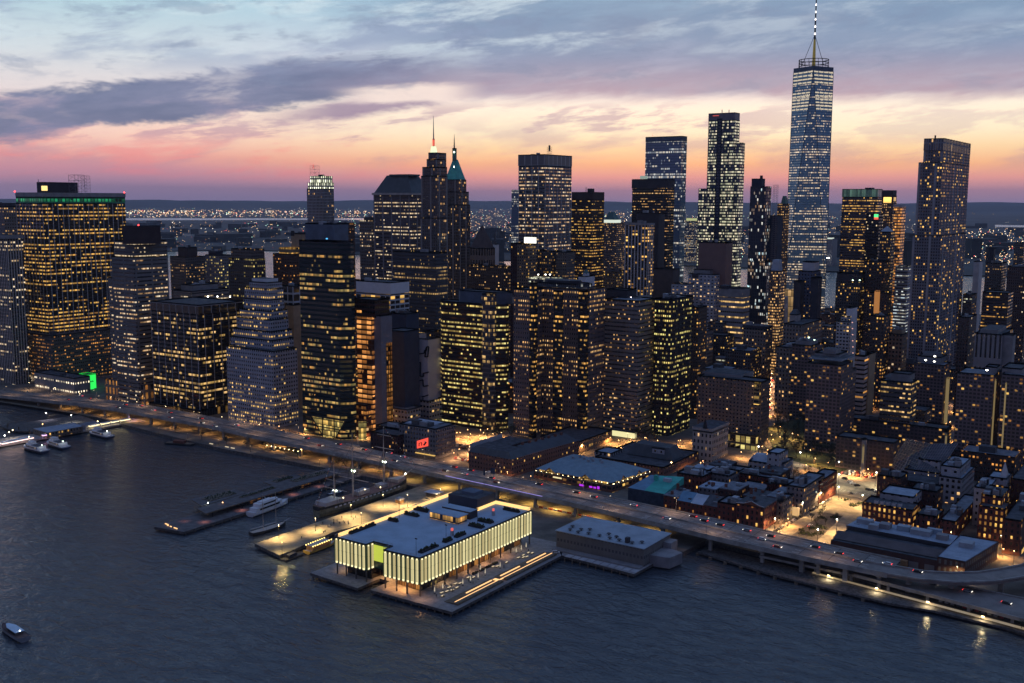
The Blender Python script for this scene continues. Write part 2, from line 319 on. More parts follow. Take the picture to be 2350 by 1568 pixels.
P('tan_plain',(.33,.25,.17));P('stone_plain',(.36,.34,.34));P('maze_line',(.02,.02,.024));P('slate',(.075,.09,.11),.6);P('slate_m',(.075,.09,.11),.6);P('slate_brown',(.1,.08,.085));P('copper',(.08,.42,.38),.6)
P('copper_dark',(.06,.14,.14),.6);P('brown_blank',(.2,.13,.125),var=.08);P('dark_blue_plain',(.03,.04,.075));P('navy_plain',(.04,.055,.1),var=.15);P('maze_wall',(.55,.53,.58),var=.07);P('maze_wall2',(.5,.48,.53),var=.07)
P('pale_roof',(.4,.46,.55));P('steel_blue',(.25,.32,.4),.4);P('steel',(.3,.3,.33),.4,metal=.5);P('steel_frame',(.2,.18,.22),.5);P('dark',(.03,.03,.035));P('dark_m',(.03,.03,.035));P('turret_glow',(.7,.3,.1),em=(1,.4,.1),st=.35)  # orange light on the turret put into its colour and glow
P('roof_dark',(.07,.075,.09),.9,var=.45,scale=.25);P('roof_mid',(.17,.19,.23),.85,var=.35,scale=.25);P('roof_blue',(.28,.34,.43),.75,var=.2,scale=.2);P('roof_unit',(.3,.33,.38),.6);P('roof_unit_dark',(.08,.085,.1),.7)
def E(n,c,s): return pmat(n,(.1,.1,.1),.6,em=c,st=s,var=0)
for n,c,s in (('em_warm',(1,.72,.25),1.4),('em_red',(1,.05,.05),6),('em_reddim',(1,.15,.12),.8),('em_white',(1,.95,.82),9),('em_white_soft',(1,.97,.85),1.6),('em_green',(.1,1,.3),1.3),('em_cyan',(.1,.7,1),2),('em_blue',(.1,.5,1),1.5),('em_lantern',(.9,1,.62),1.1),('em_redpanel',(1,.13,.07),1.1),('em_greenwhite',(.7,1,.7),4),('em_band',(.9,1,.85),.8),('em_band2',(.95,1,.45),.5),('em_dimwhite',(.7,.9,.8),.35),('em_lobby',(1,.9,.45),.9),('em_lobby2',(1,.6,.25),.7),('em_greenglass',(.03,1,.12),1.0),('em_pink',(1,.5,.4),1.),('em_pinkwhite',(1,.8,.8),4),('em_yellowcol',(1,.72,.3),.2),('em_shop',(1,.6,.15),.8),
  ('em_lamp',(1,.75,.38),12),('em_lampw',(1,.95,.85),16),('em_lampg',(.85,1,.8),14),('em_lampo',(1,.5,.18),8),('em_head',(1,.93,.8),5),('em_tail',(1,.04,.03),4),('em_panel',(1,.86,.42),.74),('em_panelhot',(1,.88,.48),1.35),('em_rim',(1,.6,.2),1.5),('em_bench',(1,.55,.22),1.5),('em_purple',(.5,.03,.9),1.0),('em_market',(1,.85,.45),.9),('em_screen',(1,.09,.05),1.15),('em_lime',(.7,.8,.08),.75),('em_violet',(1,.55,.95),2.2),('em_under',(1,.75,.35),.35)): E(n,c,s)

# ============ mesh helpers ============
class MB:
    def __init__(s): s.v=[];s.f=[];s.m=[];s.uv=[]
    def face(s,pts,mi=0,uv=None):
        i=len(s.v); s.v+= [tuple(p) for p in pts]; s.f.append(tuple(range(i,i+len(pts)))); s.m.append(mi); s.uv.append(uv)
    def prism(s,poly,z0,z1,mi=0,top=1,bay=None,inset=0.,par=0.,bottom=False):
        n=len(poly); cx=sum(p[0] for p in poly)/n; cy_=sum(p[1] for p in poly)/n
        tp=[(p[0]+(cx-p[0])*inset,p[1]+(cy_-p[1])*inset) for p in poly]
        u=0.
        for i in range(n):
            a,b=poly[i],poly[(i+1)%n]; c,d=tp[(i+1)%n],tp[i]; L=math.hypot(b[0]-a[0],b[1]-a[1])
            nb=max(1,round(L/bay))*bay if bay else L
            s.face([(a[0],a[1],z0),(b[0],b[1],z0),(c[0],c[1],z1),(d[0],d[1],z1)],mi,[(u,z0),(u+nb,z0),(u+nb,z1),(u,z1)])
            u+=nb
        if inset<.96: s.face([(p[0],p[1],z1-par) for p in tp],top)
        if par:
            for i in range(n):
                a,b=tp[i],tp[(i+1)%n]; s.face([(b[0],b[1],z1-par),(a[0],a[1],z1-par),(a[0],a[1],z1),(b[0],b[1],z1)],top)
        if bottom: s.face([(p[0],p[1],z0) for p in reversed(poly)],mi)
    def box(s,x0,x1,y0,y1,z0,z1,mi=0,top=None,bottom=True,bay=None):
        s.prism([(x0,y0),(x1,y0),(x1,y1),(x0,y1)],z0,z1,mi,mi if top is None else top,bottom=bottom,bay=bay)
    def obox(s,cx,cy_,L,Wd,z0,z1,a,mi=0):
        c,si=math.cos(a),math.sin(a)
        s.prism([(cx+x*c-y*si,cy_+x*si+y*c) for x,y in ((-L/2,-Wd/2),(L/2,-Wd/2),(L/2,Wd/2),(-L/2,Wd/2))],z0,z1,mi,mi,bottom=True)
    def cyl(s,x,y,z0,z1,r0,r1=None,n=8,mi=0):
        r1=r0 if r1 is None else r1; r1=max(r1,.001)
        k=len(s.v)
        for z,r in ((z0,r0),(z1,r1)):
            for i in range(n): a=2*math.pi*i/n; s.v.append((x+r*math.cos(a),y+r*math.sin(a),z))
        for i in range(n): s.f.append((k+i,k+(i+1)%n,k+n+(i+1)%n,k+n+i)); s.m.append(mi); s.uv.append(None)
        s.f.append(tuple(k+n+i for i in range(n))); s.m.append(mi); s.uv.append(None)
        s.f.append(tuple(k+n-1-i for i in range(n))); s.m.append(mi); s.uv.append(None)
    def bar(s,p,q,r,mi=0,n=4,r1=None):
        p,q=Vector(p),Vector(q); d=(q-p).normalized(); a=d.cross(Vector((0,0,1)))
        if a.length<.01: a=Vector((1,0,0))
        a.normalize(); b=d.cross(a); k=len(s.v); r1=r if r1 is None else r1
        for c,rr in ((p,r),(q,r1)):
            for i in range(n): t=2*math.pi*(i+.5)/n; s.v.append(tuple(c+a*rr*math.cos(t)+b*rr*math.sin(t)))
        for i in range(n): s.f.append((k+i,k+(i+1)%n,k+n+(i+1)%n,k+n+i)); s.m.append(mi); s.uv.append(None)
        s.f.append(tuple(k+n+i for i in range(n))); s.m.append(mi); s.uv.append(None)
        s.f.append(tuple(k+n-1-i for i in range(n))); s.m.append(mi); s.uv.append(None)
    def ball(s,x,y,z,r,mi=0,rz=None):
        rz=rz or r
        P_=[(x+r,y,z),(x,y+r,z),(x-r,y,z),(x,y-r,z),(x,y,z+rz),(x,y,z-rz)]; k=len(s.v); s.v+=P_
        for a,b in ((0,1),(1,2),(2,3),(3,0)): s.f+=[(k+a,k+b,k+4),(k+b,k+a,k+5)]; s.m+=[mi,mi]; s.uv+=[None,None]
    def build(s,name,mats,parent=None,smooth=False,**props):
        me=bpy.data.meshes.new(name); L=parent.location if parent else Vector((0,0,0))
        if parent is not None and parent.parent is not None: L=parent.location+parent.parent.location
        off=L; 
        if parent is None and props.get('origin') is not None: off=Vector(props['origin'])
        me.from_pydata([(a-off[0],b-off[1],c-off[2]) for a,b,c in s.v],[],s.f)
        if not isinstance(mats,(list,tuple)): mats=[mats]
        for m in mats: me.materials.append(MATS[m] if isinstance(m,str) else m)
        me.polygons.foreach_set('material_index',s.m)
        if any(x is not None for x in s.uv):
            ul=me.uv_layers.new(name='UVMap'); i=0
            for fc,x in zip(s.f,s.uv):
                if x is not None:
                    for k in range(len(fc)): ul.data[i+k].uv=x[k]
                i+=len(fc)
        if smooth: me.polygons.foreach_set('use_smooth',[True]*len(s.f))
        me.update()
        o=bpy.data.objects.new(name,me); COL.objects.link(o)
        if parent is not None: o.parent=parent
        elif props.get('origin') is not None: o.location=off
        for k in ('label','category','group','kind'):
            if props.get(k): o[k]=props[k]
        return o
def thing(name,label,cat,loc=(0,0,0),rz=0,group=None):
    o=bpy.data.objects.new(name,None); COL.objects.link(o); o.location=loc; o.rotation_euler=(0,0,rz); o.empty_display_size=.1
    o['label']=label; o['category']=cat
    if group: o['group']=group
    return o
def dup(root,loc,rz=0,label=None,group=None):
    r=root.copy(); COL.objects.link(r); r.location=loc; r.rotation_euler=(0,0,rz)
    if label: r['label']=label
    if group: r['group']=group
    for ch in list(root.children):
        c=ch.copy(); COL.objects.link(c); c.parent=r
        for g_ in ch.children:
            d=g_.copy(); COL.objects.link(d); d.parent=c
    return r
def plight(x,y,z,watts,col,parent=None,r=.4,cone=0):
    l=bpy.data.lights.new('lamp_light','SPOT' if cone else 'POINT')
    if cone: l.spot_size=math.radians(cone); l.spot_blend=.45; l.energy=watts*3.4; l.color=col; l.shadow_soft_size=r
    o=bpy.data.objects.new('lamp_light',l); COL.objects.link(o)
    if parent is not None: o.parent=parent; o.location=(x-parent.location[0],y-parent.location[1],z-parent.location[2])
    else: o.location=(x,y,z)
    return o
def struct(name,mb,mats):
    o=mb.build(name,mats); o['kind']='structure'; return o

HAZE=True
# ============ setting: water, land, far shore, hills ============
def polar(azd,d):   # bearing in degrees right of the view axis, distance from the viewpoint
    a=YAW-math.radians(azd); return (CAM.x+d*math.cos(a),CAM.y+d*math.sin(a))
m=bpy.data.materials.new('water'); m.use_nodes=True; MATS['water']=m; S.T=m.node_tree; b=S.T.nodes['Principled BSDF']
b.inputs['Base Color'].default_value=(.042,.06,.078,1); b.inputs['Roughness'].default_value=.14; b.inputs['IOR'].default_value=1.33; b.inputs['Specular IOR Level'].default_value=.62
g=S.T.nodes.new('ShaderNodeNewGeometry'); vm=S.T.nodes.new('ShaderNodeMapping'); S.T.links.new(g.outputs['Position'],vm.inputs['Vector']); vm.inputs['Rotation'].default_value=(0,0,.5); vm.inputs['Scale'].default_value=(1,1.9,1)
w1=noise(vm.outputs[0],.33,3,.6,.6); w2=noise(vm.outputs[0],.075,4,.6,.9); w3=noise(g.outputs['Position'],.012,3,.5,1.2)
h=w1*.42+w2*1.5+w3*1.5
bp=S.T.nodes.new('ShaderNodeBump'); bp.inputs['Strength'].default_value=.8; bp.inputs['Distance'].default_value=1.15; S.T.links.new(h.k,bp.inputs['Height']); S.T.links.new(bp.outputs[0],b.inputs['Normal'])
S.T.links.new(w3.ss(.4,.62,.08,.13).k,b.inputs['Roughness'])
fo=noise(vm.outputs[0],.02,7,.7,2.2).ss(.58,.72)*w2.ss(.42,.66)
S.T.links.new(mix(fo*.55,(.055,.068,.086),(.17,.19,.21)),b.inputs['Base Color'])
mb=MB(); R_=32000; mb.face([(*polar(-60,R_),0),(*polar(180,3000),0),(*polar(60,R_),0)]); mb.face([(*polar(-60,R_),0),(*polar(60,R_),0),(*polar(0,R_*1.2),0)])
mb=MB(); mb.face([(-2500,-900,0),(900,-900,0),(5200,3000,0),(*polar(50,R_),0),(*polar(25,R_*1.1),0),(*polar(0,R_*1.15),0),(*polar(-25,R_*1.1),0),(*polar(-50,R_),0),(-4200,-900,0)]); struct('water',mb,'water')
pmat('ground',(.13,.12,.11),.9,var=.4,scale=.06); pmat('far_ground',(.05,.062,.07),.95,var=.55,scale=.0016); pmat('hill',(.05,.06,.07),1.,var=.3,scale=.0008); pmat('asphalt',(.2,.175,.165),.75,var=.25,scale=.12); pmat('paving_dark',(.1,.085,.075),.9,var=.35,scale=.5);pmat('paving',(.27,.26,.26),.85,var=.25,scale=.2)
pmat('pier_deck',(.27,.26,.27),.85,var=.22,scale=.35);pmat('pier_dim',(.13,.12,.125),.9,var=.3,scale=.3);pmat('pier_wood',(.16,.13,.1),.9,var=.3,scale=.5);pmat('pier_edge',(.1,.095,.095),.9,var=.5,scale=.6);pmat('lane_paint',(.62,.62,.6),.7,var=.15,scale=.5);pmat('concrete',(.3,.29,.28),.85,var=.3,scale=.15)
pmat('brick',(.17,.07,.055),.9,var=.3,scale=.6);pmat('lot',(.24,.21,.16),.9,var=.3,scale=.2);pmat('foliage',(.035,.045,.022),.9,var=.5,scale=.8);pmat('bark',(.05,.04,.035),.9);pmat('lawn',(.03,.045,.025),.95,var=.4,scale=.4)
pmat('teal_paint',(.05,.4,.34),.6);pmat('netting',(.035,.05,.085),.8,var=.35,scale=.3);pmat('blue_sheet',(.12,.25,.38),.6);pmat('hull_dark',(.04,.04,.045),.5);pmat('hull_cream',(.5,.42,.3),.6);pmat('white_paint',(.7,.7,.72),.45,var=.08);pmat('glass_dark',(.02,.022,.028),.12,var=0,spec=.6);pmat('spar',(.55,.45,.38),.6);pmat('red_paint',(.45,.07,.04),.6);pmat('hull_navy',(.035,.05,.09),.5);pmat('cloth',(.4,.4,.42),.9);pmat('gold_paint',(.45,.3,.08),.6);pmat('person_dark',(.04,.04,.05),.9);pmat('market_roof',(.2,.29,.36),.55,metal=.2,var=.12,scale=.3);pmat('shed_roof',(.3,.36,.43),.75,var=.18,scale=.1);pmat('hall_roof',(.33,.44,.56),.85,var=.1,scale=.12);pmat('green_fin',(.03,.07,.05),.25,spec=.6);pmat('wood_warm',(.32,.18,.09),.7)
land=[(-1600,60),(-760,150),(-640,168),(-560,173),(-434,162),(-330,155),(-237,158),(-130,158),(-95,112),(-62,100),(15,100),(78,140),(80,166),(150,160),(262,128),(420,70),(2600,200),(2900,2600),(900,1700),(-317,1600),(-700,1500),(-1300,900),(-1700,500)]
mb=MB(); mb.prism(land,-1,2.6,1,0); struct('ground',mb,['ground','pier_edge'])
mb=MB()
P_=[polar(a,d) for a,d in ((-34,4300),(-14,4300),(-8,3900),(0,3500),(10,3300),(17,3150),(34,3200))]+[polar(a,30500) for a in (34,17,0,-17,-34)]
mb.face([(x,y,3) for x,y in P_]); struct('land',mb,'far_ground')
mb=MB()
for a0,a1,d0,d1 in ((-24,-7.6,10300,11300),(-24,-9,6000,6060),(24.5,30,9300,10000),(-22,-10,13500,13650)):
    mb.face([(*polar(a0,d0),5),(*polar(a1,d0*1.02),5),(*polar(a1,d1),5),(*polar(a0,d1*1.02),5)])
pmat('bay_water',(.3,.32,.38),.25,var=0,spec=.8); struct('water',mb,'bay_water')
mb=MB(); N=140
def hz(a,k): return 150+22*math.sin(a*.21+k)+13*math.sin(a*.63+1+2*k)+5*math.sin(a*2.3+k)
for dd,k,ex in ((23000,0,0),(27500,2.2,22)):
    for i in range(N):
        a0=-34+68*i/N; a1=-34+68*(i+1)/N
        p,q=polar(a0,dd),polar(a1,dd); r_,s_=polar(a0,dd+1600),polar(a1,dd+1600)
        h0,h1=hz(a0,k)+ex,hz(a1,k)+ex
        mb.face([(*p,0),(*q,0),(*s_,h1),(*r_,h0)]); mb.face([(*r_,h0),(*s_,h1),(*polar(a1,dd+3600),0),(*polar(a0,dd+3600),0)])
struct('hills',mb,'hill')
# distant street lights of the towns beyond the river: too many to count
mb=MB(); rnd=random.Random(3)
lm_=['far_warm','far_white','far_orange','far_green','far_red']
for n,c in zip(lm_,((1,.62,.28),(1,.86,.66),(1,.45,.16),(.55,1,.75),(1,.12,.1))): E(n,c,4.)
def light(azd,d,k=1.):
    x,y=polar(azd,d); r=d*.00031*k*rnd.uniform(.6,1.25); t=rnd.random()
    mb.ball(x,y,14+rnd.random()*12,r,0 if t<.46 else 1 if t<.72 else 2 if t<.88 else 3 if t<.955 else 4)
def px(x): return math.degrees(math.atan((x-1175)/2415.2))
def dist(y): return 200*2415/max(10,(y-460))
for x0,x1,y0,y1,n,k in ((288,860,487,495,380,1.1),(300,860,495,504,230,.9),(300,860,472,487,110,.6),(350,900,514,540,150,.9),(390,700,535,580,70,.8),(1078,1180,475,560,200,.8),(1078,1180,520,590,80,.8),(1385,1450,485,520,70,.9),(1570,1830,488,600,150,.75),(1700,1730,520,600,40,.8),(1885,1935,495,590,110,.6),(2020,2100,500,590,100,.65),(2210,2350,520,545,80,1.),(2210,2350,545,600,190,.85),(780,860,505,560,60,.9),(600,700,470,500,50,.7),(860,1600,476,500,160,.6)):
    for _ in range(n):
        light(px(rnd.uniform(x0,x1)),dist(y0+(y1-y0)*rnd.random()),k)
for _ in range(1100): light(rnd.uniform(-25,27),dist(rnd.uniform(480,590)),.42)
mb.build('city_lights',lm_,label='scattered town lights across the river below the hills',category='lights',kind='stuff')
# low waterfront mass on the far shore
mb=MB()
for _ in range(260):
    a=rnd.uniform(-26,28); d=rnd.uniform(4000,9000); x,y=polar(a,d); s=rnd.uniform(30,90); mb.obox(x,y,s,s*rnd.uniform(.5,2),2,rnd.uniform(12,42),rnd.random()*3)
for _ in range(40):
    a=rnd.uniform(-5,24); d=rnd.uniform(3400,5200); x,y=polar(a,d); s=rnd.uniform(25,45); mb.obox(x,y,s,s,2,rnd.uniform(40,85),rnd.random()*3)
mb.build('distant_town','far_ground',label='low roofs of the far shore towns under the hills',category='town',kind='stuff')

# ============ towers and blocks (world coordinates: near corner x,y, angle, length left, depth, z0, z1) ============
TOWERS=[
['ribbed_tower','tall tower of closely spaced pale vertical ribs cut by the left frame edge','tower',[['shaft','ribs_white',-741.9,221.1,0.0,64.1,18.0,2.6,158.2,{}],['rooftop_plant','conc',-738.1,217.7,0.0,52.5,20.0,158.0,161.6,{}]],{}],
['office_tower','dim slab with a lit top floor behind the pale ribbed tower at far left','tower',[['shaft','punch_warm',-890.0,304.7,0.0,65.8,18.0,2.6,190.6,{}],['penthouse','dark_plain',-898.1,310.7,0.0,48.3,18.0,190.6,194.7,{}]],{}],
['office_tower','widest dark tower with white piers and a green lit band under its roof','tower',[['podium','w55low',-714.6,249.0,0.0,68.5,76.6,2.6,55.0,{}],['shaft','w55',-733.8,259.1,0.0,51.8,101.6,2.6,195.0,{}],['crown_band','green_band',-734.8,260.1,0.0,51.8,101.6,195.3,202.0,{}],['crown','plain_mid',-733.5,259.3,0.0,52.2,102.3,202.0,206.6,{}],['penthouse','dark_plain',-688.0,233.6,0.0,13.3,38.0,206.3,216.9,{}],['@panel','lit_window','em_warm',-687.6,233.5,90.0,6.5,208.1,213.0],['@lattice','broadcast_truss',-679.8,265.2,207.5,224.6,11.0],['@lattice','broadcast_truss',-687.5,280.7,207.6,224.1,6.4],['@mast','aviation_light',-741.0,232.7,206.4,208.2,1.2,1.2,'em_red'],['@mast','aviation_light',-682.3,323.6,206.1,208.0,1.2,1.2,'em_red'],['@mast','railing_mast',-690.7,229.1,216.9,219.5,0.3,0.3,'steel']],{}],
['office_tower','grey banded tower of stepped corners with a plain dark box on top','tower',[['shaft','bands_grey',-538.0,226.5,0.0,39.5,33.0,2.6,125.0,{}],['setback','bands_grey',-528.2,221.0,0.0,34.2,38.7,2.6,146.2,{}],['setback','bands_grey2',-532.3,225.7,0.0,30.9,36.8,2.6,161.1,{}],['crown_box','dark_brown',-514.9,242.5,53.9,34.0,23.8,158.1,174.9,{}],['base','arcade',-523.9,223.3,0.0,61.7,18.0,2.6,24.1,{}],['@mast','aviation_light',-526.5,226.9,175.0,176.6,1,1,'em_red']],{}],
['office_tower','brown block with dark stepped top behind the banded tower','tower',[['shaft','punch_dim',-720.4,431.3,0.0,28.7,30.0,2.6,131.1,{}],['top','dark_brown',-726.4,439.8,0.0,18.0,14.4,129.5,142.1,{}]],{}],
['apartment_tower','grey gridded tower with many small lit squares left of a dark stepped tower','tower',[['shaft','punch_yel',-671.8,443.5,0.0,27.5,18.0,2.6,134.3,{}],['water_tank','dark_plain',-682.6,446.2,0.0,13.4,10.7,133.3,138.5,{}]],{}],
['apartment_tower','dark stepped tower with yellow green lit windows near the harbour gap','tower',[['shaft','punch_yel2',-557.5,392.3,0.0,39.5,18.0,2.6,135.8,{}],['setback','punch_dim',-565.4,398.5,0.0,34.0,18.0,2.6,146.2,{}]],{}],
['office_block','low pale stepped block with lit floors behind the black gridded tower','building',[['wall','bands_cream',-552.1,305.5,0.0,29.1,48.0,2.6,107.3,{}],['penthouse','conc',-559.8,311.9,0.0,17.3,33.8,105.6,112.8,{}],['@mast','roof_light',-495.9,279.7,105.6,107.3,1.2,1.2,'em_white'],['@mast','roof_light',-490.2,286.6,105.5,107.2,1.2,1.2,'em_white'],['@mast','roof_light',-482.6,295.7,105.2,106.9,1,1,'em_white']],{}],
['office_tower','black box tower with thin pale grid lines and flat roof beside the highway','tower',[['shaft','grid_black',-445.3,227.1,0.0,68.7,51.2,2.6,100.8,{}],['attic','grid_attic',-443.6,225.9,0.0,69.2,51.6,97.1,105.8,{}],['base','glass_low',-444.4,222.9,0.0,71.3,52.2,2.6,9.5,{}],['@panel','green_sign','em_green',-444.9,230.3,90.0,4.1,2.8,5.8],['@panel','blue_sign','em_cyan',-444.9,229.9,90.0,6.9,6.8,6.8]],{}],
['setback_tower','pale stepped wedding cake tower with rows of cream lit windows','tower',[['base','wedding',-353.8,230.9,0.0,59.9,28.6,2.6,70.8,{}],['setback','wedding',-366.7,241.6,0.0,53.3,26.4,2.6,78.1,{}],['setback','wedding',-372.7,246.3,0.0,49.0,25.5,2.6,84.9,{}],['setback','wedding',-378.5,251.4,0.0,43.5,21.9,2.6,94.4,{}],['setback','wedding',-384.7,256.3,0.0,39.1,22.0,2.6,101.4,{}],['setback','wedding',-390.6,261.6,0.0,33.5,18.4,2.6,110.8,{}],['setback','wedding',-395.1,265.6,0.0,31.9,18.0,2.6,120.2,{}],['crown','wedding',-400.5,269.1,0.0,23.8,18.0,2.6,125.6,{}],['rooftop_plant','white_plain',-404.4,271.2,0.0,18.6,14.9,124.5,128.1,{}]],{}],
['glass_tower','dark green glass tower with chamfered corners and a glowing glass lobby','tower',[['shaft','green_glass',-268.8,232.1,0.0,58.6,18.0,2.6,166.8,{'cham': 11}],['penthouse','slab_blue',-305.7,258.1,0.0,33.5,18.0,164.7,180.4,{}],['@mast','blue_lamp',-282.4,226.3,168.3,169.7,1.4,1.4,'em_blue']],{}],
['office_tower','brown tower with a gold lit crown left of the dark green glass tower','tower',[['shaft','punch_brown',-529.8,422.5,0.0,28.8,18.0,2.6,141.2,{}],['crown','gold_band',-529.7,422.6,0.0,19.1,15.3,141.2,147.8,{}],['top','tan_plain',-533.1,440.7,0.0,15.1,12.1,144.2,163.0,{}],['@mast','chimney',-539.1,434.5,161.1,165.9,2,2,'dark']],{}],
['office_block','block with large white framed windows squeezed beside the green glass tower','building',[['wall','white_frame',-406.1,305.9,0.0,14.1,18.0,2.6,119.8,{}],['lower_wall','tan_plain',-402.5,302.5,0.0,10.5,18.0,2.6,102.2,{}]],{}],
['stone_tower','slim pale stone tower with a brightly lit stepped crown','tower',[['shaft','stone',-593.8,538.6,0.0,28.1,18.0,2.6,213.5,{}],['crown','crown_lit',-593.7,538.7,0.0,26.6,18.0,213.5,220.8,{}],['crown','crown_lit',-594.3,538.1,0.0,21.3,17.1,220.8,228.6,{}],['@lattice','antenna_frame',-600.7,531.7,228.0,240.5,7.8],['@mast','mast',-601.9,530.5,238.4,242.0,0.5,0.5,'em_reddim'],['cap','dark_plain',-595.0,537.4,0.0,5.9,4.7,228.1,230.2,{}]],{}],
['office_tower','orange lit slim block behind the right shoulder of the green glass tower','tower',[['shaft','punch_brown',-673.7,660.3,0.0,8.1,18.0,2.6,169.1,{}]],{}],
['office_tower','grey tower with bands of lit windows left of the hip roofed tower','tower',[['shaft','punch_cream',-514.1,535.5,0.0,18.6,18.0,2.6,176.4,{}],['penthouse','dark_plain',-516.2,536.4,0.0,10.3,8.2,175.9,180.0,{}]],{}],
['office_tower','tower under a tall dark truncated hip roof with wide eaves','tower',[['shaft','bands_cream2',-434.0,513.8,0.0,56.6,34.4,2.6,206.1,{}],['cornice','stone_plain',-431.0,511.1,0.0,59.7,35.9,205.6,208.0,{}],['roof','slate',-433.9,513.9,0.0,55.8,34.3,208.0,227.6,{'inset': 0.45}],['roof_rim','slate',-441.5,519.3,0.0,30.1,18.0,226.8,228.7,{}]],{}],
['office_block','dark slab of fine vertical lines with lit floors at its right end','tower',[['shaft','fine_dark',-350.6,451.6,0.0,58.0,19.4,2.6,147.1,{'attic': 0.25}]],{}],
['art_deco_tower','stepped stone spire with white lit lantern,red beacon and long needle','tower',[['shaft','stone_dark',-374.1,484.0,0.0,23.1,18.0,2.6,181.8,{}],['setback','stone_dark',-376.7,487.0,0.0,21.9,18.0,2.6,225.9,{}],['setback','stone_dark',-378.3,488.3,0.0,19.5,18.0,2.6,235.1,{}],['setback','stone_dark',-381.5,490.9,0.0,12.4,18.0,2.6,243.4,{}],['setback','stone_dark',-382.7,492.5,0.0,10.1,18.0,2.6,250.2,{}],['lantern','em_lantern',-385.6,494.0,0.0,5.9,4.7,250.4,256.7,{'inset': 0.3}],['beacon','em_redpanel',-387.6,495.0,0.0,1.5,2.0,257.3,264.6,{}],['@mast','needle',-388.2,495.8,256.9,288.6,0.9,0.2,'steel']],{}],
['pyramid_roof_tower','stone tower with green copper pyramid roof and small lit lantern','tower',[['shaft','stone_dark',-466.2,640.5,0.0,21.7,24.0,2.6,194.8,{}],['setback','stone_dark',-469.1,643.4,0.0,18.3,22.2,2.6,210.7,{}],['setback','stone_dark',-470.7,644.6,0.0,16.9,18.0,2.6,225.5,{}],['roof','copper',-472.7,645.6,0.0,18.3,18.6,224.5,249.8,{'inset': 0.76}],['lantern','copper_dark',-477.2,647.2,0.0,3.4,4.4,247.8,263.6,{}],['@mast','lamp',-475.2,643.7,257.1,259.7,1.6,1.6,'em_greenwhite'],['@mast','needle',-478.6,648.6,262.6,280.5,1.1,0.15,'copper_dark'],['@mast','lamp',-470.3,637.3,239.5,241.6,0.8,0.8,'em_white']],{}],
['bank_building','small tower with a stepped pyramid roof above a brown block of lit windows','tower',[['shaft','punch_warm2',-409.9,620.2,0.0,22.6,18.0,2.6,122.3,{}],['attic','colonnade',-408.3,618.8,0.0,24.4,18.0,121.4,144.1,{}],['roof','slate_brown',-411.5,621.4,0.0,22.5,18.0,143.9,171.1,{'inset': 0.97}]],{}],
['office_block','wide brown block with a grid of orange windows below the stepped pyramid','building',[['wall','punch_warm2',-360.3,594.1,0.0,57.8,18.0,2.6,125.5,{}]],{}],
['church_steeple','thin white tower rising behind the brown blocks','tower',[['shaft','white_plain',-487.8,748.9,0.0,5.0,8.0,2.6,143.0,{}],['@mast','spire',-491.1,752.7,141.7,158.4,2.5,0.4,'slate_m']],{}],
['office_tower','sliver of blue glass tower left of the pale finned tower','tower',[['shaft','blue_glass',-743.0,1180.4,34.4,14.0,18.0,2.6,219.0,{}]],{}],
['office_tower','broad pale finned tower with blank attic and rooftop antenna right of the spires','tower',[['shaft','lib28',-353.8,661.0,0.0,37.7,59.8,2.6,241.1,{}],['attic','lib_attic',-353.9,661.0,0.0,38.3,60.7,241.1,254.2,{}],['@lattice','antenna_frame',-355.0,672.1,255.1,262.7,4.1],['@mast','antenna',-355.0,672.1,259.2,264.8,1.2,1.2,'dark']],{}],
['office_block','tan block carrying a bright white rooftop panel','building',[['wall','punch_tan',-313.4,565.5,0.0,14.4,18.0,2.6,153.4,{}],['lit_panel','em_white_soft',-306.7,570.0,0.0,14.9,1.7,153.9,160.5,{}],['side_wing','brick_dark',-331.6,571.3,0.0,8.8,18.0,2.6,153.7,{}]],{}],
['office_block','grey midrise with a bright terrace floor left of a white cupola','building',[['wall','punch_dim2',-304.4,601.2,0.0,29.1,18.0,2.6,144.8,{}],['terrace','bands_white',-274.0,555.4,0.0,32.3,18.0,2.6,117.8,{}],['@mast','roof_light',-286.5,544.9,121.6,122.9,1.2,1.2,'em_white'],['@mast','roof_light',-279.9,549.2,121.6,123.0,1.2,1.2,'em_white'],['@mast','roof_light',-276.0,551.7,121.6,123.0,1.2,1.2,'em_white']],{}],
['office_block','slim grey block of fine windows under the finned tower right corner','building',[['wall','punch_dim',-286.0,600.9,0.0,13.6,18.0,2.6,144.4,{}]],{}],
['office_tower','dark brown flat tower right of the pale finned tower','tower',[['shaft','black_office',-377.5,811.8,0.0,31.3,32.1,2.6,209.3,{}],['attic','dark_brown',-377.0,811.0,0.0,31.3,32.1,202.5,211.5,{}],['penthouse','dark_brown',-381.6,817.6,0.0,6.6,6.8,211.0,216.1,{}],['@mast','crane',-388.0,813.8,211.6,217.8,0.5,0.5,'steel']],{}],
['domed_office_tower','brown tower with dark dome and a white lit ring below it','tower',[['shaft','punch_warm2',-594.8,1271.5,0.0,26.8,34.1,2.6,161.1,{}],['ring','em_band',-596.9,1270.3,0.0,23.2,20.9,161.1,166.5,{}],['dome','copper_dark',-598.4,1269.5,0.0,20.5,19.3,166.5,180.4,{'inset': 0.6}]],{}],
['gothic_building','small gothic block with gabled dormers beside the white ribbed tower','building',[['wall','punch_tan',-327.6,790.7,0.0,19.1,25.5,2.6,111.6,{}],['gable','slate_brown',-332.6,782.3,0.0,7.6,6.1,110.8,120.7,{'inset': 0.9}],['gable','slate_brown',-323.9,787.1,0.0,6.3,6.9,110.9,118.6,{'inset': 0.9}]],{}],
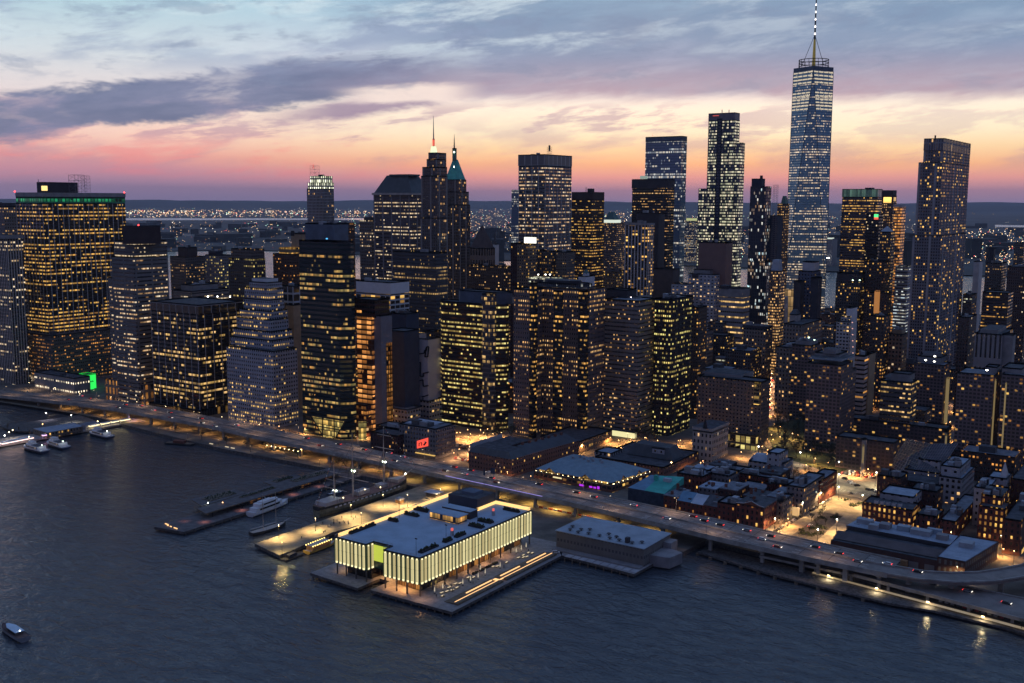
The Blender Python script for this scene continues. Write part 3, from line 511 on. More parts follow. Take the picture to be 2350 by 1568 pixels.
['cupola_tower','small white temple cupola on a tower top','tower',[['shaft','white_plain',-234.2,556.2,0.0,9.5,18.0,2.6,122.3,{}],['cupola','white_plain',-235.9,559.9,0.0,5.8,8.1,121.1,124.8,{'cham': 3}],['dome','copper_dark',-236.4,560.7,0.0,4.8,6.3,124.2,128.3,{'inset': 0.6}]],{}],
['office_tower','black tower with roof lamps standing in front of the blue glass slab tower','tower',[['shaft','black_office2',-346.5,971.5,0.0,57.6,19.5,2.6,222.1,{}],['attic','dark_plain',-346.3,970.5,0.0,58.2,20.9,218.4,231.2,{}],['rooftop_plant','em_dimwhite',-380.7,966.5,0.0,8.4,6.7,231.4,235.7,{}]],{}],
['office_tower','dark plain slab between the white ribbed tower and the black tower','tower',[['shaft','dark_plain',-295.3,841.7,0.0,32.2,18.0,2.6,185.0,{}],['annex','dark_plain2',-242.4,778.6,0.0,27.2,18.0,2.6,117.9,{}]],{}],
['office_tower','tower of bold white vertical ribs with warm windows between','tower',[['shaft','ribs_bold',-248.3,719.7,0.0,30.0,18.0,2.6,172.7,{}],['attic','plain_mid',-247.9,718.8,0.0,30.0,19.0,171.7,174.3,{}]],{}],
['glass_tower','blue mirror glass slab tower with rows of cold white lights','tower',[['shaft','wtc4',-369.6,1059.2,0.0,60.0,18.0,2.6,295.6,{}],['rim','slab_blue',-369.1,1058.3,0.0,60.3,18.0,288.6,296.2,{}],['@mast','aviation_light',-408.1,1040.1,296.5,297.7,1,1,'em_red']],{}],
['riverside_office','distant blue lit office by the far river seen right of the blue slab tower','tower',[['shaft','lit_far',-1112.7,2745.1,25.0,42.8,29.9,2.6,139.3,{}],['roof_band','em_band2',-1113.3,2739.3,25.0,34.4,24.1,138.0,146.3,{}]],{}],
['glass_tower','tall tower of cross braced glass tiers with a dark central spine and red roof screen','tower',[['shaft','wtc3',-298.6,1087.8,0.0,42.0,18.0,2.6,318.8,{}],['left_shoulder','wtc3',-321.0,1072.7,0.0,25.8,18.0,2.6,218.9,{}],['right_shoulder','wtc3',-290.4,1090.2,0.0,16.3,18.0,2.6,286.0,{}],['spine','spine_dark',-312.2,1073.3,23.6,7.5,5.3,2.6,320.3,{}],['roof_screen','steel_frame',-299.3,1088.6,0.0,41.9,18.0,318.9,329.5,{}],['@panel','red_lights','em_reddim',-329.0,1087.4,-180.0,9.7,325.3,326.1],['@mast','mast',-316.6,1081.2,329.1,333.5,0.6,0.6,'steel'],['@mast','mast',-307.4,1085.2,329.0,333.4,0.6,0.6,'steel']],{}],
['concrete_block','blank brown windowless block in front of the cross braced tower','building',[['wall','brown_blank',-146.1,712.6,0.0,33.6,18.0,2.6,154.7,{}]],{}],
['glass_tower','dark blue tower with a scaffolded right side and stepped roof left of the tallest tower','tower',[['shaft','dark_blue_tower',-144.5,821.2,0.0,19.6,18.0,2.6,218.1,{}],['penthouse','dark_blue_plain',-150.2,821.1,0.0,12.5,11.2,217.1,227.3,{}],['tank','dark_plain',-150.3,821.1,0.0,2.2,4.0,226.8,230.9,{}],['@lattice','hoist_scaffold',-137.5,834.6,107.7,219.8,4.6],['right_wing','dark_blue_plain',-137.6,845.2,0.0,11.0,18.0,2.6,183.5,{}],['base_wing','dark_blue_tower',-137.0,813.4,0.0,22.9,18.0,2.6,129.7,{}]],{}],
['apartment_tower','brown speckled tower between the dark blue tower and the tallest tower','tower',[['shaft','punch_warm2',-213.8,1072.9,0.0,10.3,21.1,2.6,197.1,{}],['dome','copper_dark',-260.8,1204.8,0.0,7.7,13.4,195.5,208.9,{'inset': 0.5}]],{}],
['office_tower','glass roofed office tower with uneven lit floors and a pale green top','tower',[['shaft','lit_office',-131.8,1246.4,0.0,54.1,25.9,2.6,207.9,{}],['roof_screen','green_screen',-132.1,1245.3,0.0,54.0,25.8,207.9,219.7,{}],['rooftop_plant','dark_plain',-142.8,1248.5,0.0,9.8,16.2,219.7,221.7,{}]],{}],
['office_tower','dark tower with two gold lit portals near its top','tower',[['shaft','punch_warm2',-84.9,1155.5,0.0,15.7,18.4,2.6,201.4,{}],['crown','gold_portal',-85.0,1154.5,0.0,15.7,18.3,199.0,209.4,{}],['cap','dark_plain',-85.1,1153.4,0.0,15.7,18.3,208.8,216.7,{}]],{}],
['office_tower','narrow tower of orange lit ribbon windows left of the rippled tower','tower',[['shaft','orange_ribbon',-60.9,1110.1,0.0,10.5,20.5,2.6,194.3,{}],['cap','conc_light',-60.8,1109.1,0.0,10.5,20.5,193.2,196.7,{}]],{}],
['office_tower','black braced tower with green and red lit windows near its top','tower',[['shaft','black_office3',-22.1,861.7,0.0,15.0,18.0,2.6,186.6,{}],['@panel','green_sign','em_green',-25.4,861.4,-180.0,4.8,182.6,186.1],['@panel','red_sign','em_redpanel',-25.3,861.4,-180.0,4.8,180.0,182.6]],{}],
['office_tower','dark tower with a small pale pyramid cap in front of the ribbon window tower','tower',[['shaft','punch_dim2',-1.0,836.4,0.0,12.1,18.0,2.6,167.0,{}],['cap','pale_roof',-1.2,834.2,0.0,11.1,14.5,167.1,172.9,{'inset': 0.9}]],{}],
['power_building','pale roofed block with white lamps by the far river','building',[['wall','conc',-709.0,2847.9,0.0,28.5,46.8,2.6,87.6,{}],['roof_band','em_band',-709.7,2845.6,0.0,25.7,18.0,86.3,90.3,{}],['@mast','roof_light',-720.6,2833.7,26.2,30.2,2.6,2.6,'em_white'],['@mast','roof_light',-714.5,2835.6,26.4,30.4,2.6,2.6,'em_white']],{}],
['rippled_tower','tall silvery apartment tower with rippled walls standing apart at right','tower',[['shaft','spruce',74.0,741.4,0.0,27.8,114.9,2.6,167.1,{'wave': 1.6}],['setback','spruce',70.0,746.7,0.0,23.3,121.8,2.6,240.7,{'wave': 1.4}],['setback','spruce',69.2,750.6,0.0,19.1,127.0,2.6,262.6,{'wave': 1.4}],['attic','spruce_attic',69.4,749.1,0.0,19.2,129.1,252.6,264.7,{'wave': 1.2}],['@mast','crane',61.1,748.8,263.7,267.6,0.8,0.8,'dark']],{}],
['apartment_tower','dark stepped tower with greenish lit top floors right of the rippled tower','tower',[['shaft','punch_dim',89.0,836.4,0.0,9.8,22.9,2.6,100.7,{}],['crown','bands_white',88.5,835.3,0.0,8.0,22.9,91.7,97.9,{}]],{}],
['office_tower','dark tower with a rounded drum top right of the rippled tower','tower',[['shaft','punch_dim',82.3,1038.5,0.0,19.2,32.5,2.6,125.3,{}],['top','dark_plain',70.6,1041.5,0.0,9.1,19.9,123.7,143.3,{'cham': 8}],['setback','bands_dim',115.9,892.0,0.0,27.2,30.0,2.6,100.2,{}]],{}],
['office_tower','finely ribbed dark tower cut by the right frame edge','tower',[['shaft','punch_brown2',118.9,993.7,0.0,22.9,64.8,2.6,124.1,{}]],{}],
['apartment_tower','distant brown block above the harbour lights at the right edge','tower',[['shaft','punch_dim',51.9,1388.1,0.0,13.5,48.1,2.6,138.8,{}]],{}],
['office_block','pale stair tower behind the drum topped tower','building',[['wall','white_plain2',47.5,1083.0,0.0,6.9,22.4,2.6,124.3,{}]],{}],
['office_block','concrete block with tall vertical ribs and a blank right end','building',[['wall','ribs_conc',161.9,595.5,0.0,22.6,52.9,2.6,86.9,{}],['blank_end','conc',169.8,597.8,0.0,9.0,12.8,52.1,87.2,{}],['rooftop_plant','conc',156.0,604.7,0.0,14.2,41.5,84.7,89.3,{}]],{}],
['brick_block','tall plain brown block left of the vertical ribbed concrete block','building',[['wall','punch_brown2',125.4,639.8,0.0,9.4,32.9,2.6,95.7,{}]],{}],
['office_tower','dark tower with green roof lamps left of the orange lit turret','tower',[['shaft','punch_dim2',-10.6,761.0,0.0,26.5,22.6,2.6,117.7,{}],['attic','dark_plain',-10.6,760.0,0.0,25.5,20.9,114.0,123.5,{}],['@mast','roof_light',-15.4,749.2,115.9,117.3,1.2,1.2,'em_greenwhite'],['@mast','roof_light',-8.6,751.2,116.1,117.5,1.2,1.2,'em_greenwhite']],{}],
['turreted_tower','dark tower with an orange lit rounded turret','tower',[['shaft','punch_warm3',9.5,777.1,0.0,21.5,24.1,2.6,136.6,{}],['turret','turret_glow',20.8,718.0,0.0,4.4,8.0,85.5,109.1,{'cham': 4}],['shoulder','punch_warm3',21.3,749.2,0.0,23.3,18.0,2.6,105.1,{}]],{}],
['office_block','block with pale horizontal floors between the dark towers and the rippled tower','building',[['wall','bands_white2',-1.0,919.0,0.0,14.7,18.0,2.6,123.6,{}]],{}],
['apartment_tower','slim dark tower of paired yellow windows left of the rippled tower base','tower',[['shaft','punch_warm3',53.6,623.2,0.0,13.0,18.0,2.6,93.7,{}]],{}],
['brick_block','tan brick loft block at the foot of the rippled tower','building',[['wall','punch_tan2',67.7,637.2,0.0,12.9,18.0,2.6,75.9,{}],['penthouse','tan_plain',65.8,640.9,0.0,9.7,12.7,74.9,79.1,{}]],{}],
['apartment_tower','white stepped tower with pink lamps down its right edge','tower',[['wall','punch_white',20.8,624.3,0.0,12.7,23.8,2.6,85.9,{}],['setback','punch_white',20.5,627.4,0.0,9.3,19.6,2.6,90.7,{}],['stair_tower','white_plain',21.0,628.6,0.0,5.0,18.0,2.6,99.1,{}],['@mast','lamp',28.8,605.9,86.5,87.8,0.8,0.8,'em_pink'],['@mast','lamp',29.2,606.0,80.7,82.0,0.8,0.8,'em_pink'],['@mast','lamp',29.6,606.1,74.9,76.2,0.8,0.8,'em_pink'],['@mast','lamp',29.9,606.2,69.1,70.4,0.8,0.8,'em_pink'],['@mast','lamp',30.3,606.3,63.3,64.5,0.8,0.8,'em_pink'],['@mast','lamp',30.6,606.4,57.5,58.7,0.8,0.8,'em_pink']],{}],
['office_block','block with pale slanting floor bands behind the balcony tower','building',[['wall','bands_pale',73.8,494.0,0.0,8.3,18.9,2.6,73.3,{}],['side','tan_plain',74.7,504.6,0.0,4.0,18.0,2.6,73.3,{}]],{}],
['office_block','lit low block with stepped roof left of the lamp topped balcony tower','building',[['wall','bands_cream3',117.2,474.3,0.0,23.9,18.0,2.6,57.2,{}],['penthouse','conc',113.8,483.8,0.0,15.5,13.8,54.8,62.7,{}],['setback','conc',109.6,487.9,0.0,17.4,25.0,53.1,58.1,{}]],{}],
['balcony_tower','banded balcony apartment tower with bright white lamps on its roof','tower',[['shaft','balcony',120.3,573.7,0.0,25.7,23.5,2.6,59.0,{}],['penthouse','conc',114.6,585.2,0.0,20.1,21.8,56.3,64.1,{}],['tank_room','conc',110.7,593.9,0.0,13.8,11.7,61.9,65.8,{}],['@mast','roof_light',126.4,476.5,75.1,76.5,1.0,1.0,'em_white'],['@mast','roof_light',132.8,477.9,78.6,80.0,1.0,1.0,'em_white'],['@mast','roof_light',132.7,477.9,74.4,75.8,1.0,1.0,'em_white'],['lit_stair','em_yellowcol',122.6,579.7,0.0,1.5,6.7,5.0,46.8,{}]],{}],
['balcony_tower','wide banded balcony slab at right with a bright lamp on its roof','tower',[['shaft','balcony',181.1,454.2,0.0,25.8,31.3,2.6,72.2,{}],['penthouse','conc',180.4,466.9,0.0,8.0,14.0,70.1,76.8,{}],['@mast','roof_light',184.2,406.6,81.8,83.0,1.1,1.1,'em_white'],['lit_stair','em_yellowcol',181.7,457.9,0.0,0.6,3.4,8.4,68.1,{}]],{}],
['balcony_tower','banded balcony slab cut by the right frame edge','tower',[['shaft','balcony',216.0,452.2,0.0,29.2,66.3,2.6,74.3,{}],['penthouse','conc',198.2,463.2,0.0,13.5,29.1,70.4,77.6,{}],['lit_stair','em_yellowcol',191.5,442.5,0.0,0.6,3.5,9.6,68.7,{}]],{}],
['balcony_tower','banded balcony apartment tower with an open frame roof beside the trees','tower',[['shaft','balcony',76.4,423.5,0.0,27.4,29.2,2.6,74.0,{}],['roof_frame','steel_blue',75.4,426.3,0.0,26.4,33.9,76.3,77.7,{}],['penthouse','conc',68.7,439.7,0.0,19.4,22.6,71.3,80.4,{}],['tank_room','conc',66.6,438.2,0.0,10.5,13.3,79.7,83.5,{}],['wing','balcony',76.3,445.1,0.0,8.7,18.0,2.6,67.0,{}]],{}],
['balcony_tower','banded balcony apartment tower standing half behind the open roofed one','tower',[['shaft','balcony',15.8,530.3,0.0,17.7,27.4,2.6,72.6,{}],['penthouse','conc',13.1,535.5,0.0,13.7,21.4,71.5,75.4,{}],['@mast','roof_light',26.9,489.9,84.1,85.6,0.9,0.9,'em_greenwhite'],['@mast','roof_light',31.3,491.4,82.4,83.5,0.9,0.9,'em_greenwhite']],{}],
['civic_tower','ornate pale stepped building with arched attic above the avenue','tower',[['wall','punch_stone',6.9,542.9,0.0,28.0,46.2,2.6,67.7,{}],['setback','punch_stone',-18.3,601.5,0.0,18.3,62.0,2.6,82.4,{}],['cupola','stone_plain',-34.6,632.0,0.0,7.2,12.7,76.2,88.4,{}],['roof','slate',-34.8,631.9,0.0,7.2,12.7,88.4,92.8,{'inset': 0.6}]],{}],
['low_apartment_slab','low banded apartment slab with a lit stair strip behind the car park','building',[['wall','balcony_dim',129.3,382.8,0.0,41.9,18.0,2.6,27.0,{}],['stair_tower','conc',111.4,373.0,0.0,2.5,4.3,2.6,29.1,{}],['lit_stair','em_yellowcol',111.5,370.1,0.0,1.1,1.1,11.5,25.1,{}]],{}],
['low_apartment_slab','long low banded slab in front of the lamp topped balcony tower','building',[['wall','balcony_dim',145.8,473.1,0.0,85.0,18.0,2.6,23.4,{}],['stair_tower','conc',147.4,469.0,0.0,1.9,6.0,2.6,22.2,{}],['lit_stair','em_yellowcol',147.5,467.3,0.0,1.0,1.5,9.3,19.8,{}]],{}],
['hospital_block','white slab block with blank walls and scattered lit windows','building',[['wall','punch_white2',-153.0,698.7,0.0,31.7,18.0,2.6,119.8,{}],['left_wing','punch_white2',-177.6,682.1,0.0,19.7,18.0,2.6,109.0,{}],['penthouse','conc',-161.5,705.9,0.0,20.2,16.1,118.0,124.4,{}],['tank','dark_plain',-172.5,695.5,0.0,6.4,6.9,115.2,120.1,{}]],{}],
['university_block','grey slab with full rows of yellow lit windows and a blank top','building',[['wall','lit_rows',-100.9,655.6,0.0,27.5,18.0,2.6,100.1,{}],['attic','conc',-100.8,654.6,0.0,27.4,18.0,99.7,109.8,{}],['penthouse','dark_plain',-117.3,654.2,0.0,9.9,7.9,108.1,111.8,{}]],{}],
['classical_block','grey stone block with a heavy cornice beside the bright avenue','building',[['wall','punch_stone',-72.5,649.7,0.0,24.8,18.0,2.6,68.6,{}],['cornice','dark_plain',-72.3,649.9,0.0,26.2,18.0,68.6,71.7,{}]],{}],
['apartment_tower','narrow pale tower of tightly packed lit windows left of the gold hall','tower',[['shaft','punch_cream2',-98.3,753.2,0.0,12.2,18.0,2.6,123.0,{}],['crown','pale_roof',-101.3,757.4,0.0,9.2,12.4,121.7,135.0,{'inset': 0.25}]],{}],
['twin_slab_building','pair of black slabs with a pale block between them','tower',[['left_slab','dark_plain',-43.6,666.5,0.0,7.4,12.0,2.6,119.5,{}],['centre_block','punch_blue',-39.0,689.3,0.0,15.8,24.9,2.6,128.8,{}],['right_slab','dark_plain',-24.3,662.5,0.0,7.6,12.1,2.6,124.2,{}],['tank_room','white_plain2',-40.9,699.2,0.0,13.1,13.9,127.3,137.8,{}]],{}],
['transit_hall','gold lit glass wall seen in a street gap','building',[['wall','gold_wall',-176.4,1022.7,19.8,16.9,11.8,2.6,79.3,{}]],{}],
['ribbed_hall','white curved rib shell in front of the gold lit wall','building',[['shell','ribs_oculus',-165.2,973.6,20.0,12.4,10.0,2.6,73.8,{'cham': 6,'inset': 0.3}]],{}],
['chamfered_tower','black tower with a glass prow corner and dense yellow lit floors','tower',[['shaft','yellow_bands',-185.1,332.8,0.0,71.1,18.2,2.6,112.7,{'cham': 14}],['crown','slab_blue',-189.1,344.9,0.0,56.0,18.0,111.5,122.0,{'cham': 12}],['prow','prow_glass',-190.8,328.7,0.0,13.7,8.0,2.6,121.6,{'cham': 3}],['rooftop_plant','conc_light',-196.9,361.4,0.0,12.6,10.1,110.9,117.4,{}]],{}],
['office_tower','broad stone tower split by dark glass bays with a curved glass crown','tower',[['shaft','seaport',-113.5,351.3,0.0,55.3,32.4,2.6,128.4,{}],['left_wing','seaport',-154.3,332.1,0.0,17.5,18.0,2.6,127.6,{}],['recess','bay_glass',-149.6,329.5,0.0,4.3,5.0,2.6,133.1,{}],['front_bay','bay_glass',-126.4,336.2,0.0,8.4,1.3,2.6,127.4,{}],['corner_bay','bay_glass',-110.5,347.6,0.0,7.4,4.2,2.6,127.4,{}],['glass_crown','crown_glass',-122.6,365.1,0.0,55.9,20.3,117.6,131.1,{'cham': 10}],['podium','punch_stone_lit',-90.8,303.9,0.0,35.1,55.1,2.6,12.8,{}],['penthouse','dark_plain',-136.2,372.1,0.0,35.2,18.1,129.2,132.6,{'cham': 12}]],{}],
['office_tower','grey tower of fine horizontal window bands with a dark rooftop box','tower',[['shaft','fine_bands',-80.7,382.9,0.0,32.2,32.5,2.6,118.6,{}],['rooftop_plant','dark_plain',-104.1,405.7,0.0,20.5,16.4,114.8,124.9,{}],['penthouse','conc',-95.4,407.0,0.0,9.3,26.7,115.2,118.2,{}],['lit_lobby','em_lobby',-80.9,378.8,0.0,24.6,11.7,2.6,7.1,{}],['@mast','roof_light',-94.3,394.0,119.2,120.3,0.7,0.7,'em_pinkwhite']],{}],
['office_tower','black tower of bowed bays with wide yellow lit windows','tower',[['shaft','yellow_punch',-61.9,404.6,0.0,15.4,41.7,2.6,118.1,{'wave': 1.2}],['attic','dark_brown',-61.9,404.5,0.0,15.3,42.5,110.0,119.5,{}]],{}],
['brick_block','dim brick block of small orange windows right of the bowed bay tower','building',[['wall','punch_warm3',-72.5,482.8,0.0,6.8,18.0,2.6,105.6,{}]],{}],
['office_block','dark block with one bright corner floor behind the beige slab','building',[['wall','punch_dim2',-106.9,624.8,0.0,27.4,22.8,2.6,62.6,{}],['setback','punch_dim',-119.1,647.8,0.0,17.4,25.6,2.6,72.3,{}],['lit_floor','bands_white',-101.0,613.7,0.0,12.0,19.2,35.3,40.7,{}]],{}],
['apartment_slab','beige residential slab with a column of bright yellow windows at its right end','building',[['wall','beige_slab',19.4,404.4,0.0,55.0,18.0,2.6,57.8,{}],['lit_windows','yellow_ladder',19.2,400.6,0.0,5.1,1.8,39.3,57.2,{}],['penthouse','conc',-3.6,416.4,0.0,34.0,28.2,53.1,58.8,{}],['podium','yellow_shops',18.9,396.8,0.0,26.0,23.5,2.6,15.1,{}]],{}],
['stone_building','cream stone building with even rows of dark windows and a roof lantern','building',[['wall','cream_punch',5.5,341.9,0.0,16.2,30.7,2.6,26.1,{}],['cornice','stone_plain',6.0,340.6,0.0,16.6,31.5,26.4,28.8,{}],['rooftop_plant','dark_plain',-0.5,351.2,0.0,10.9,20.7,25.7,28.5,{}],['@mast','lantern',0.2,340.0,29.8,35.9,2,0.4,'dark_m']],{}],
['construction_tower','unfinished tower glowing orange between floors with a grey concrete core','tower',[['floors','orange_floors',-265.0,258.8,0.0,16.6,18.0,2.6,103.3,{}],['core','core_conc',-257.5,262.2,0.0,10.6,14.0,2.6,105.3,{}],['right_floors','orange_cols',-257.5,268.3,0.0,5.8,8.0,2.6,81.3,{}],['top_floors','dark_red',-262.5,260.6,0.0,26.5,18.0,102.9,118.2,{}],['@lattice','hoist_mast',-289.3,261.3,5.1,101.4,4.1],['lower_front','dark_red_low',-266.0,252.0,0.0,16.8,18.0,2.6,30.2,{}],['lit_podium','em_lobby2',-265.8,250.2,0.0,15.8,4.3,8.2,10.4,{}]],{}],
['office_block','white office block with blank white top and square windows','building',[['wall','white_grid',-333.6,361.5,0.0,44.0,27.4,2.6,111.6,{}],['attic','white_plain',-333.5,361.6,0.0,44.0,27.4,111.6,123.1,{}]],{}],
['slab_building','blank dark blue slab wall beside the white patterned wall','building',[['wall','navy_plain',-259.5,294.3,0.0,19.8,20.0,2.6,88.8,{}],['setback','navy_plain',-288.1,330.6,0.0,19.1,18.0,2.6,98.9,{}]],{}],
['slab_building','white party wall crossed by black stepped lines','building',[['wall','maze_wall',-254.8,319.8,0.0,24.4,20.0,2.6,79.7,{}],['top','maze_wall2',-264.2,319.8,0.0,12.0,10.0,77.4,82.8,{}],['side_wing','punch_warm3',-258.6,333.0,0.0,10.0,10.0,2.6,85.0,{}],['@line','stepped_line','maze_line',[[-277.9,319.3,63.8],[-270.9,319.3,63.9],[-270.9,319.3,69.7],[-264.6,319.3,70.2],[-264.7,319.3,65.4],[-257.9,319.3,66.9],[-257.8,319.3,69.2],[-255.6,319.3,69.5],[-255.6,319.3,72.4],[-253.1,319.3,73.1]]],['@line','stepped_line','maze_line',[[-278.0,319.3,51.8],[-272.3,319.3,52.0],[-272.3,319.3,56.6],[-262.6,319.3,58.1],[-262.8,319.3,45.6],[-259.3,319.3,45.9],[-259.3,319.3,48.7],[-253.3,319.3,50.4]]],['@line','stepped_line','maze_line',[[-272.3,319.3,52.0],[-271.2,319.3,40.6],[-268.1,319.3,40.4],[-259.9,319.3,42.9],[-259.4,319.3,37.1],[-253.8,319.3,38.2]]],['@line','stepped_line','maze_line',[[-278.2,319.3,31.7],[-274.4,319.3,32.1],[-274.5,319.3,26.2],[-270.7,319.3,30.1],[-270.6,319.3,35.5],[-265.0,319.3,35.9],[-265.1,319.3,26.7],[-259.4,319.3,27.8],[-253.9,319.3,29.9]]],['@line','stepped_line','maze_line',[[-278.4,319.3,19.8],[-270.8,319.3,22.2],[-267.0,319.3,24.1],[-259.5,319.3,25.9]]],['@line','stepped_line','maze_line',[[-253.1,319.3,72.6],[-254.2,319.3,63.9],[-257.3,319.3,63.6],[-256.0,319.3,71.4]]]],{}],
['low_office','low grey building with square windows below the white patterned wall','building',[['wall','white_punch_low',-250.4,316.2,0.0,21.9,18.0,2.6,25.6,{}],['front_wing','white_punch_low',-250.0,286.2,0.0,21.6,18.0,2.6,22.8,{}]],{}],
['museum_block','small corner building with a red lit billboard on its wall','building',[['wall','punch_grey_low',-171.0,225.8,0.0,36.3,25.1,2.6,26.9,{}],['rooftop_plant','pale_roof',-182.8,232.9,0.0,24.3,18.0,24.2,26.2,{}],['rooftop_plant','dark_plain',-179.8,243.8,0.0,5.2,4.2,23.3,26.1,{}]],{}],
['brick_block','low dark shed building left of the red billboard building','building',[['wall','brick_dark',-202.9,218.5,0.0,28.1,18.0,2.6,18.6,{}],['wall_back','brick_dark',-213.5,237.7,0.0,29.2,18.0,2.6,19.0,{}]],{}],
['plaza_pavilion','long low pavilion lined with white lamps at the foot of the widest tower','building',[['wall','lamp_row',-638.9,224.5,0.0,71.7,18.0,2.6,19.6,{}]],{}],
['lit_cube','green glowing glass cube on the plaza','pavilion',[['glass','em_greenglass',-654.9,249.9,0.0,14.6,10.0,2.6,18.2,{}],['lower_glass','em_greenglass',-651.8,249.0,0.0,8.4,6.0,2.6,11.3,{}]],{}],
['brick_house','dim brick block with a water tank roof behind the teal roofed building','house',[['wall','brick_low',39.9,249.3,0.0,19.0,18.0,2.6,17.2,{}],['penthouse','conc',31.4,259.0,0.0,9.8,8.5,13.4,17.1,{}]],{}],
['brick_house','pale grey block with orange windows between brick blocks','house',[['wall','grey_low',52.6,263.5,0.0,16.9,18.0,2.6,16.6,{}]],{}],
['brick_house','brick house with a flat blue roof left of the pedimented corner house','house',[['wall','brick_low',81.9,204.7,0.0,11.8,18.0,2.6,15.7,{}]],{}],
['brick_house','grey house joined to the right side of the pedimented corner house','house',[['wall','grey_low',104.4,223.9,0.0,5.6,19.2,2.6,16.9,{}]],{}],
['brick_house','low block with a wide pale flat roof in the middle of the brick quarter','house',[['wall','brick_low',80.3,255.3,0.0,18.8,18.0,2.6,13.0,{}],['chimney','brick_low',81.0,265.7,0.0,2.4,4.0,2.6,14.9,{}]],{}],
['brick_house','block with a cluttered roof left of the white barrel roofed school','house',[['wall','brick_low',75.0,282.1,0.0,24.8,18.0,2.6,14.6,{}],['penthouse','conc',65.1,288.4,0.0,9.5,8.1,11.3,14.1,{}]],{}],
['brick_house','dim block with roof ducts in front of the cream stone building','house',[['wall','grey_low',52.4,284.7,0.0,19.5,18.0,2.6,14.2,{}],['penthouse','conc',43.8,289.8,0.0,9.8,7.9,11.2,14.3,{}]],{}],
['school_building','pale building with a barrel roof beside a square stair tower','building',[['wall','white_low',57.7,319.8,0.0,13.8,18.0,2.6,14.6,{}],['barrel_roof','pale_roof',54.9,326.7,0.0,14.0,11.2,12.7,17.3,{'inset': 0.55}],['stair_tower','white_low2',68.8,313.3,0.0,8.6,18.0,2.6,24.5,{}],['right_wing','white_low2',70.4,320.1,0.0,7.7,18.0,2.6,16.4,{}]],{}],
['brick_house','long corner block with lamps along its lit street front','house',[['wall','grey_low',110.3,245.9,0.0,11.1,40.6,2.6,21.7,{}],['red_end','brick_low',111.1,274.8,0.0,9.3,35.2,2.6,19.4,{}],['penthouse','conc',105.3,261.0,0.0,6.9,13.4,17.5,21.6,{}],['lit_shop','em_lobby2',108.1,244.3,0.0,4.3,2.4,2.6,8.1,{}]],{}],
['brick_house','brick block with a bright blue flat roof behind the long corner block','house',[['wall','brick_low',90.0,272.1,0.0,14.5,18.0,2.6,14.3,{}]],{}],
['brick_row','long low brick museum row with a white arcade end behind the market hall','house',[['wall','brick_lit',-4.9,281.1,0.0,56.9,59.4,2.6,10.1,{}],['white_end','white_low',-53.3,290.0,0.0,14.0,18.0,2.6,11.8,{}],['mansard_roof','slate',-8.2,303.1,0.0,38.2,18.0,9.6,18.2,{'inset': 0.25}],['dormer_block','white_low2',-15.8,304.0,0.0,10.1,8.1,10.3,17.6,{}]],{}],
['brick_house','tiny brick shed beside the orange lit street','house',[['wall','brick_dark',-132.4,240.1,0.0,8.2,18.0,2.6,8.4,{}]],{}],
['brick_house','brick row with yellow arched windows and dormers facing the warehouse','house',[['wall','brick_orange',174.7,253.6,0.0,29.7,18.0,2.6,16.3,{}],['penthouse','white_low2',170.7,271.2,0.0,20.1,21.6,12.7,19.6,{}],['dormer','white_plain2',153.7,254.6,0.0,2.1,2.8,15.7,17.9,{}],['dormer','white_plain2',157.0,255.5,0.0,2.1,2.9,15.6,17.8,{}],['dormer','white_plain2',160.3,256.3,0.0,2.1,2.9,15.4,17.6,{}],['dormer','white_plain2',163.6,257.1,0.0,2.1,3.0,15.2,17.4,{}],['dormer','white_plain2',166.9,258.0,0.0,2.1,3.0,15.1,17.3,{}]],{}],
['brick_house','brick house in the middle of the warehouse facing row','house',[['wall','brick_orange2',188.6,254.7,0.0,12.0,18.0,2.6,14.4,{}]],{}],
['brick_house','low brick house with a long pale blue roof stretching back','house',[['wall','brick_low',199.8,251.8,0.0,8.5,66.1,2.6,14.2,{}]],{}],
['brick_house','brown house with four arched top windows lit','house',[['wall','brick_orange',224.3,261.2,0.0,14.2,18.0,2.6,23.6,{}],['setback','brick_orange',221.0,270.8,0.0,11.5,25.5,2.6,28.1,{}]],{}],
['brick_house','dark red block with a lit storefront cut by the right frame edge','house',[['wall','brick_dark2',236.2,242.7,0.0,9.2,124.8,2.6,23.4,{}],['lit_storefront','em_shop',238.8,233.0,0.0,0.2,8.5,7.1,9.6,{}]],{}],
['white_house','white stepped modern block with a glazed top floor','building',[['wall','white_low',186.8,330.8,0.0,14.1,39.7,2.6,20.7,{}],['penthouse','white_low2',184.4,335.4,0.0,12.0,32.6,19.3,27.0,{}]],{}],
['museum_building','grey block carrying a steep sloping lattice glass roof','building',[['wall','canopy_base',167.7,352.5,0.0,22.8,18.0,2.6,16.7,{}],['upper_block','white_low2',167.0,357.4,0.0,14.4,15.5,15.5,24.1,{}],['red_base','brick_dark',172.0,327.8,0.0,28.1,24.9,2.6,14.9,{}]],{}],
['brick_house','dark brick block in front of the sloping glass roof','house',[['wall','brick_dark',153.7,308.3,0.0,15.2,18.0,2.6,21.1,{}]],{}],
['white_house','white roofed block with a tall triangular parapet spike','building',[['wall','white_low2',215.7,315.5,0.0,10.7,18.2,2.6,28.6,{}],['spike','conc_light',214.9,320.4,0.0,4.1,9.1,27.4,36.4,{'inset': 0.95}]],{}],
['brick_house','block with rooftop trees behind the white stepped modern block','house',[['wall','brick_dark',180.0,446.5,0.0,28.5,48.0,2.6,13.2,{}]],{}],
['brick_house','brown block between the spike roofed house and the right frame edge','house',[['wall','brick_dark2',232.1,322.9,0.0,15.0,74.1,2.6,27.6,{}]],{}],
['brick_house','small pale roofed house behind the long pale blue roof','house',[['wall','white_low2',210.0,289.3,0.0,8.0,30.7,2.6,27.4,{}]],{}],
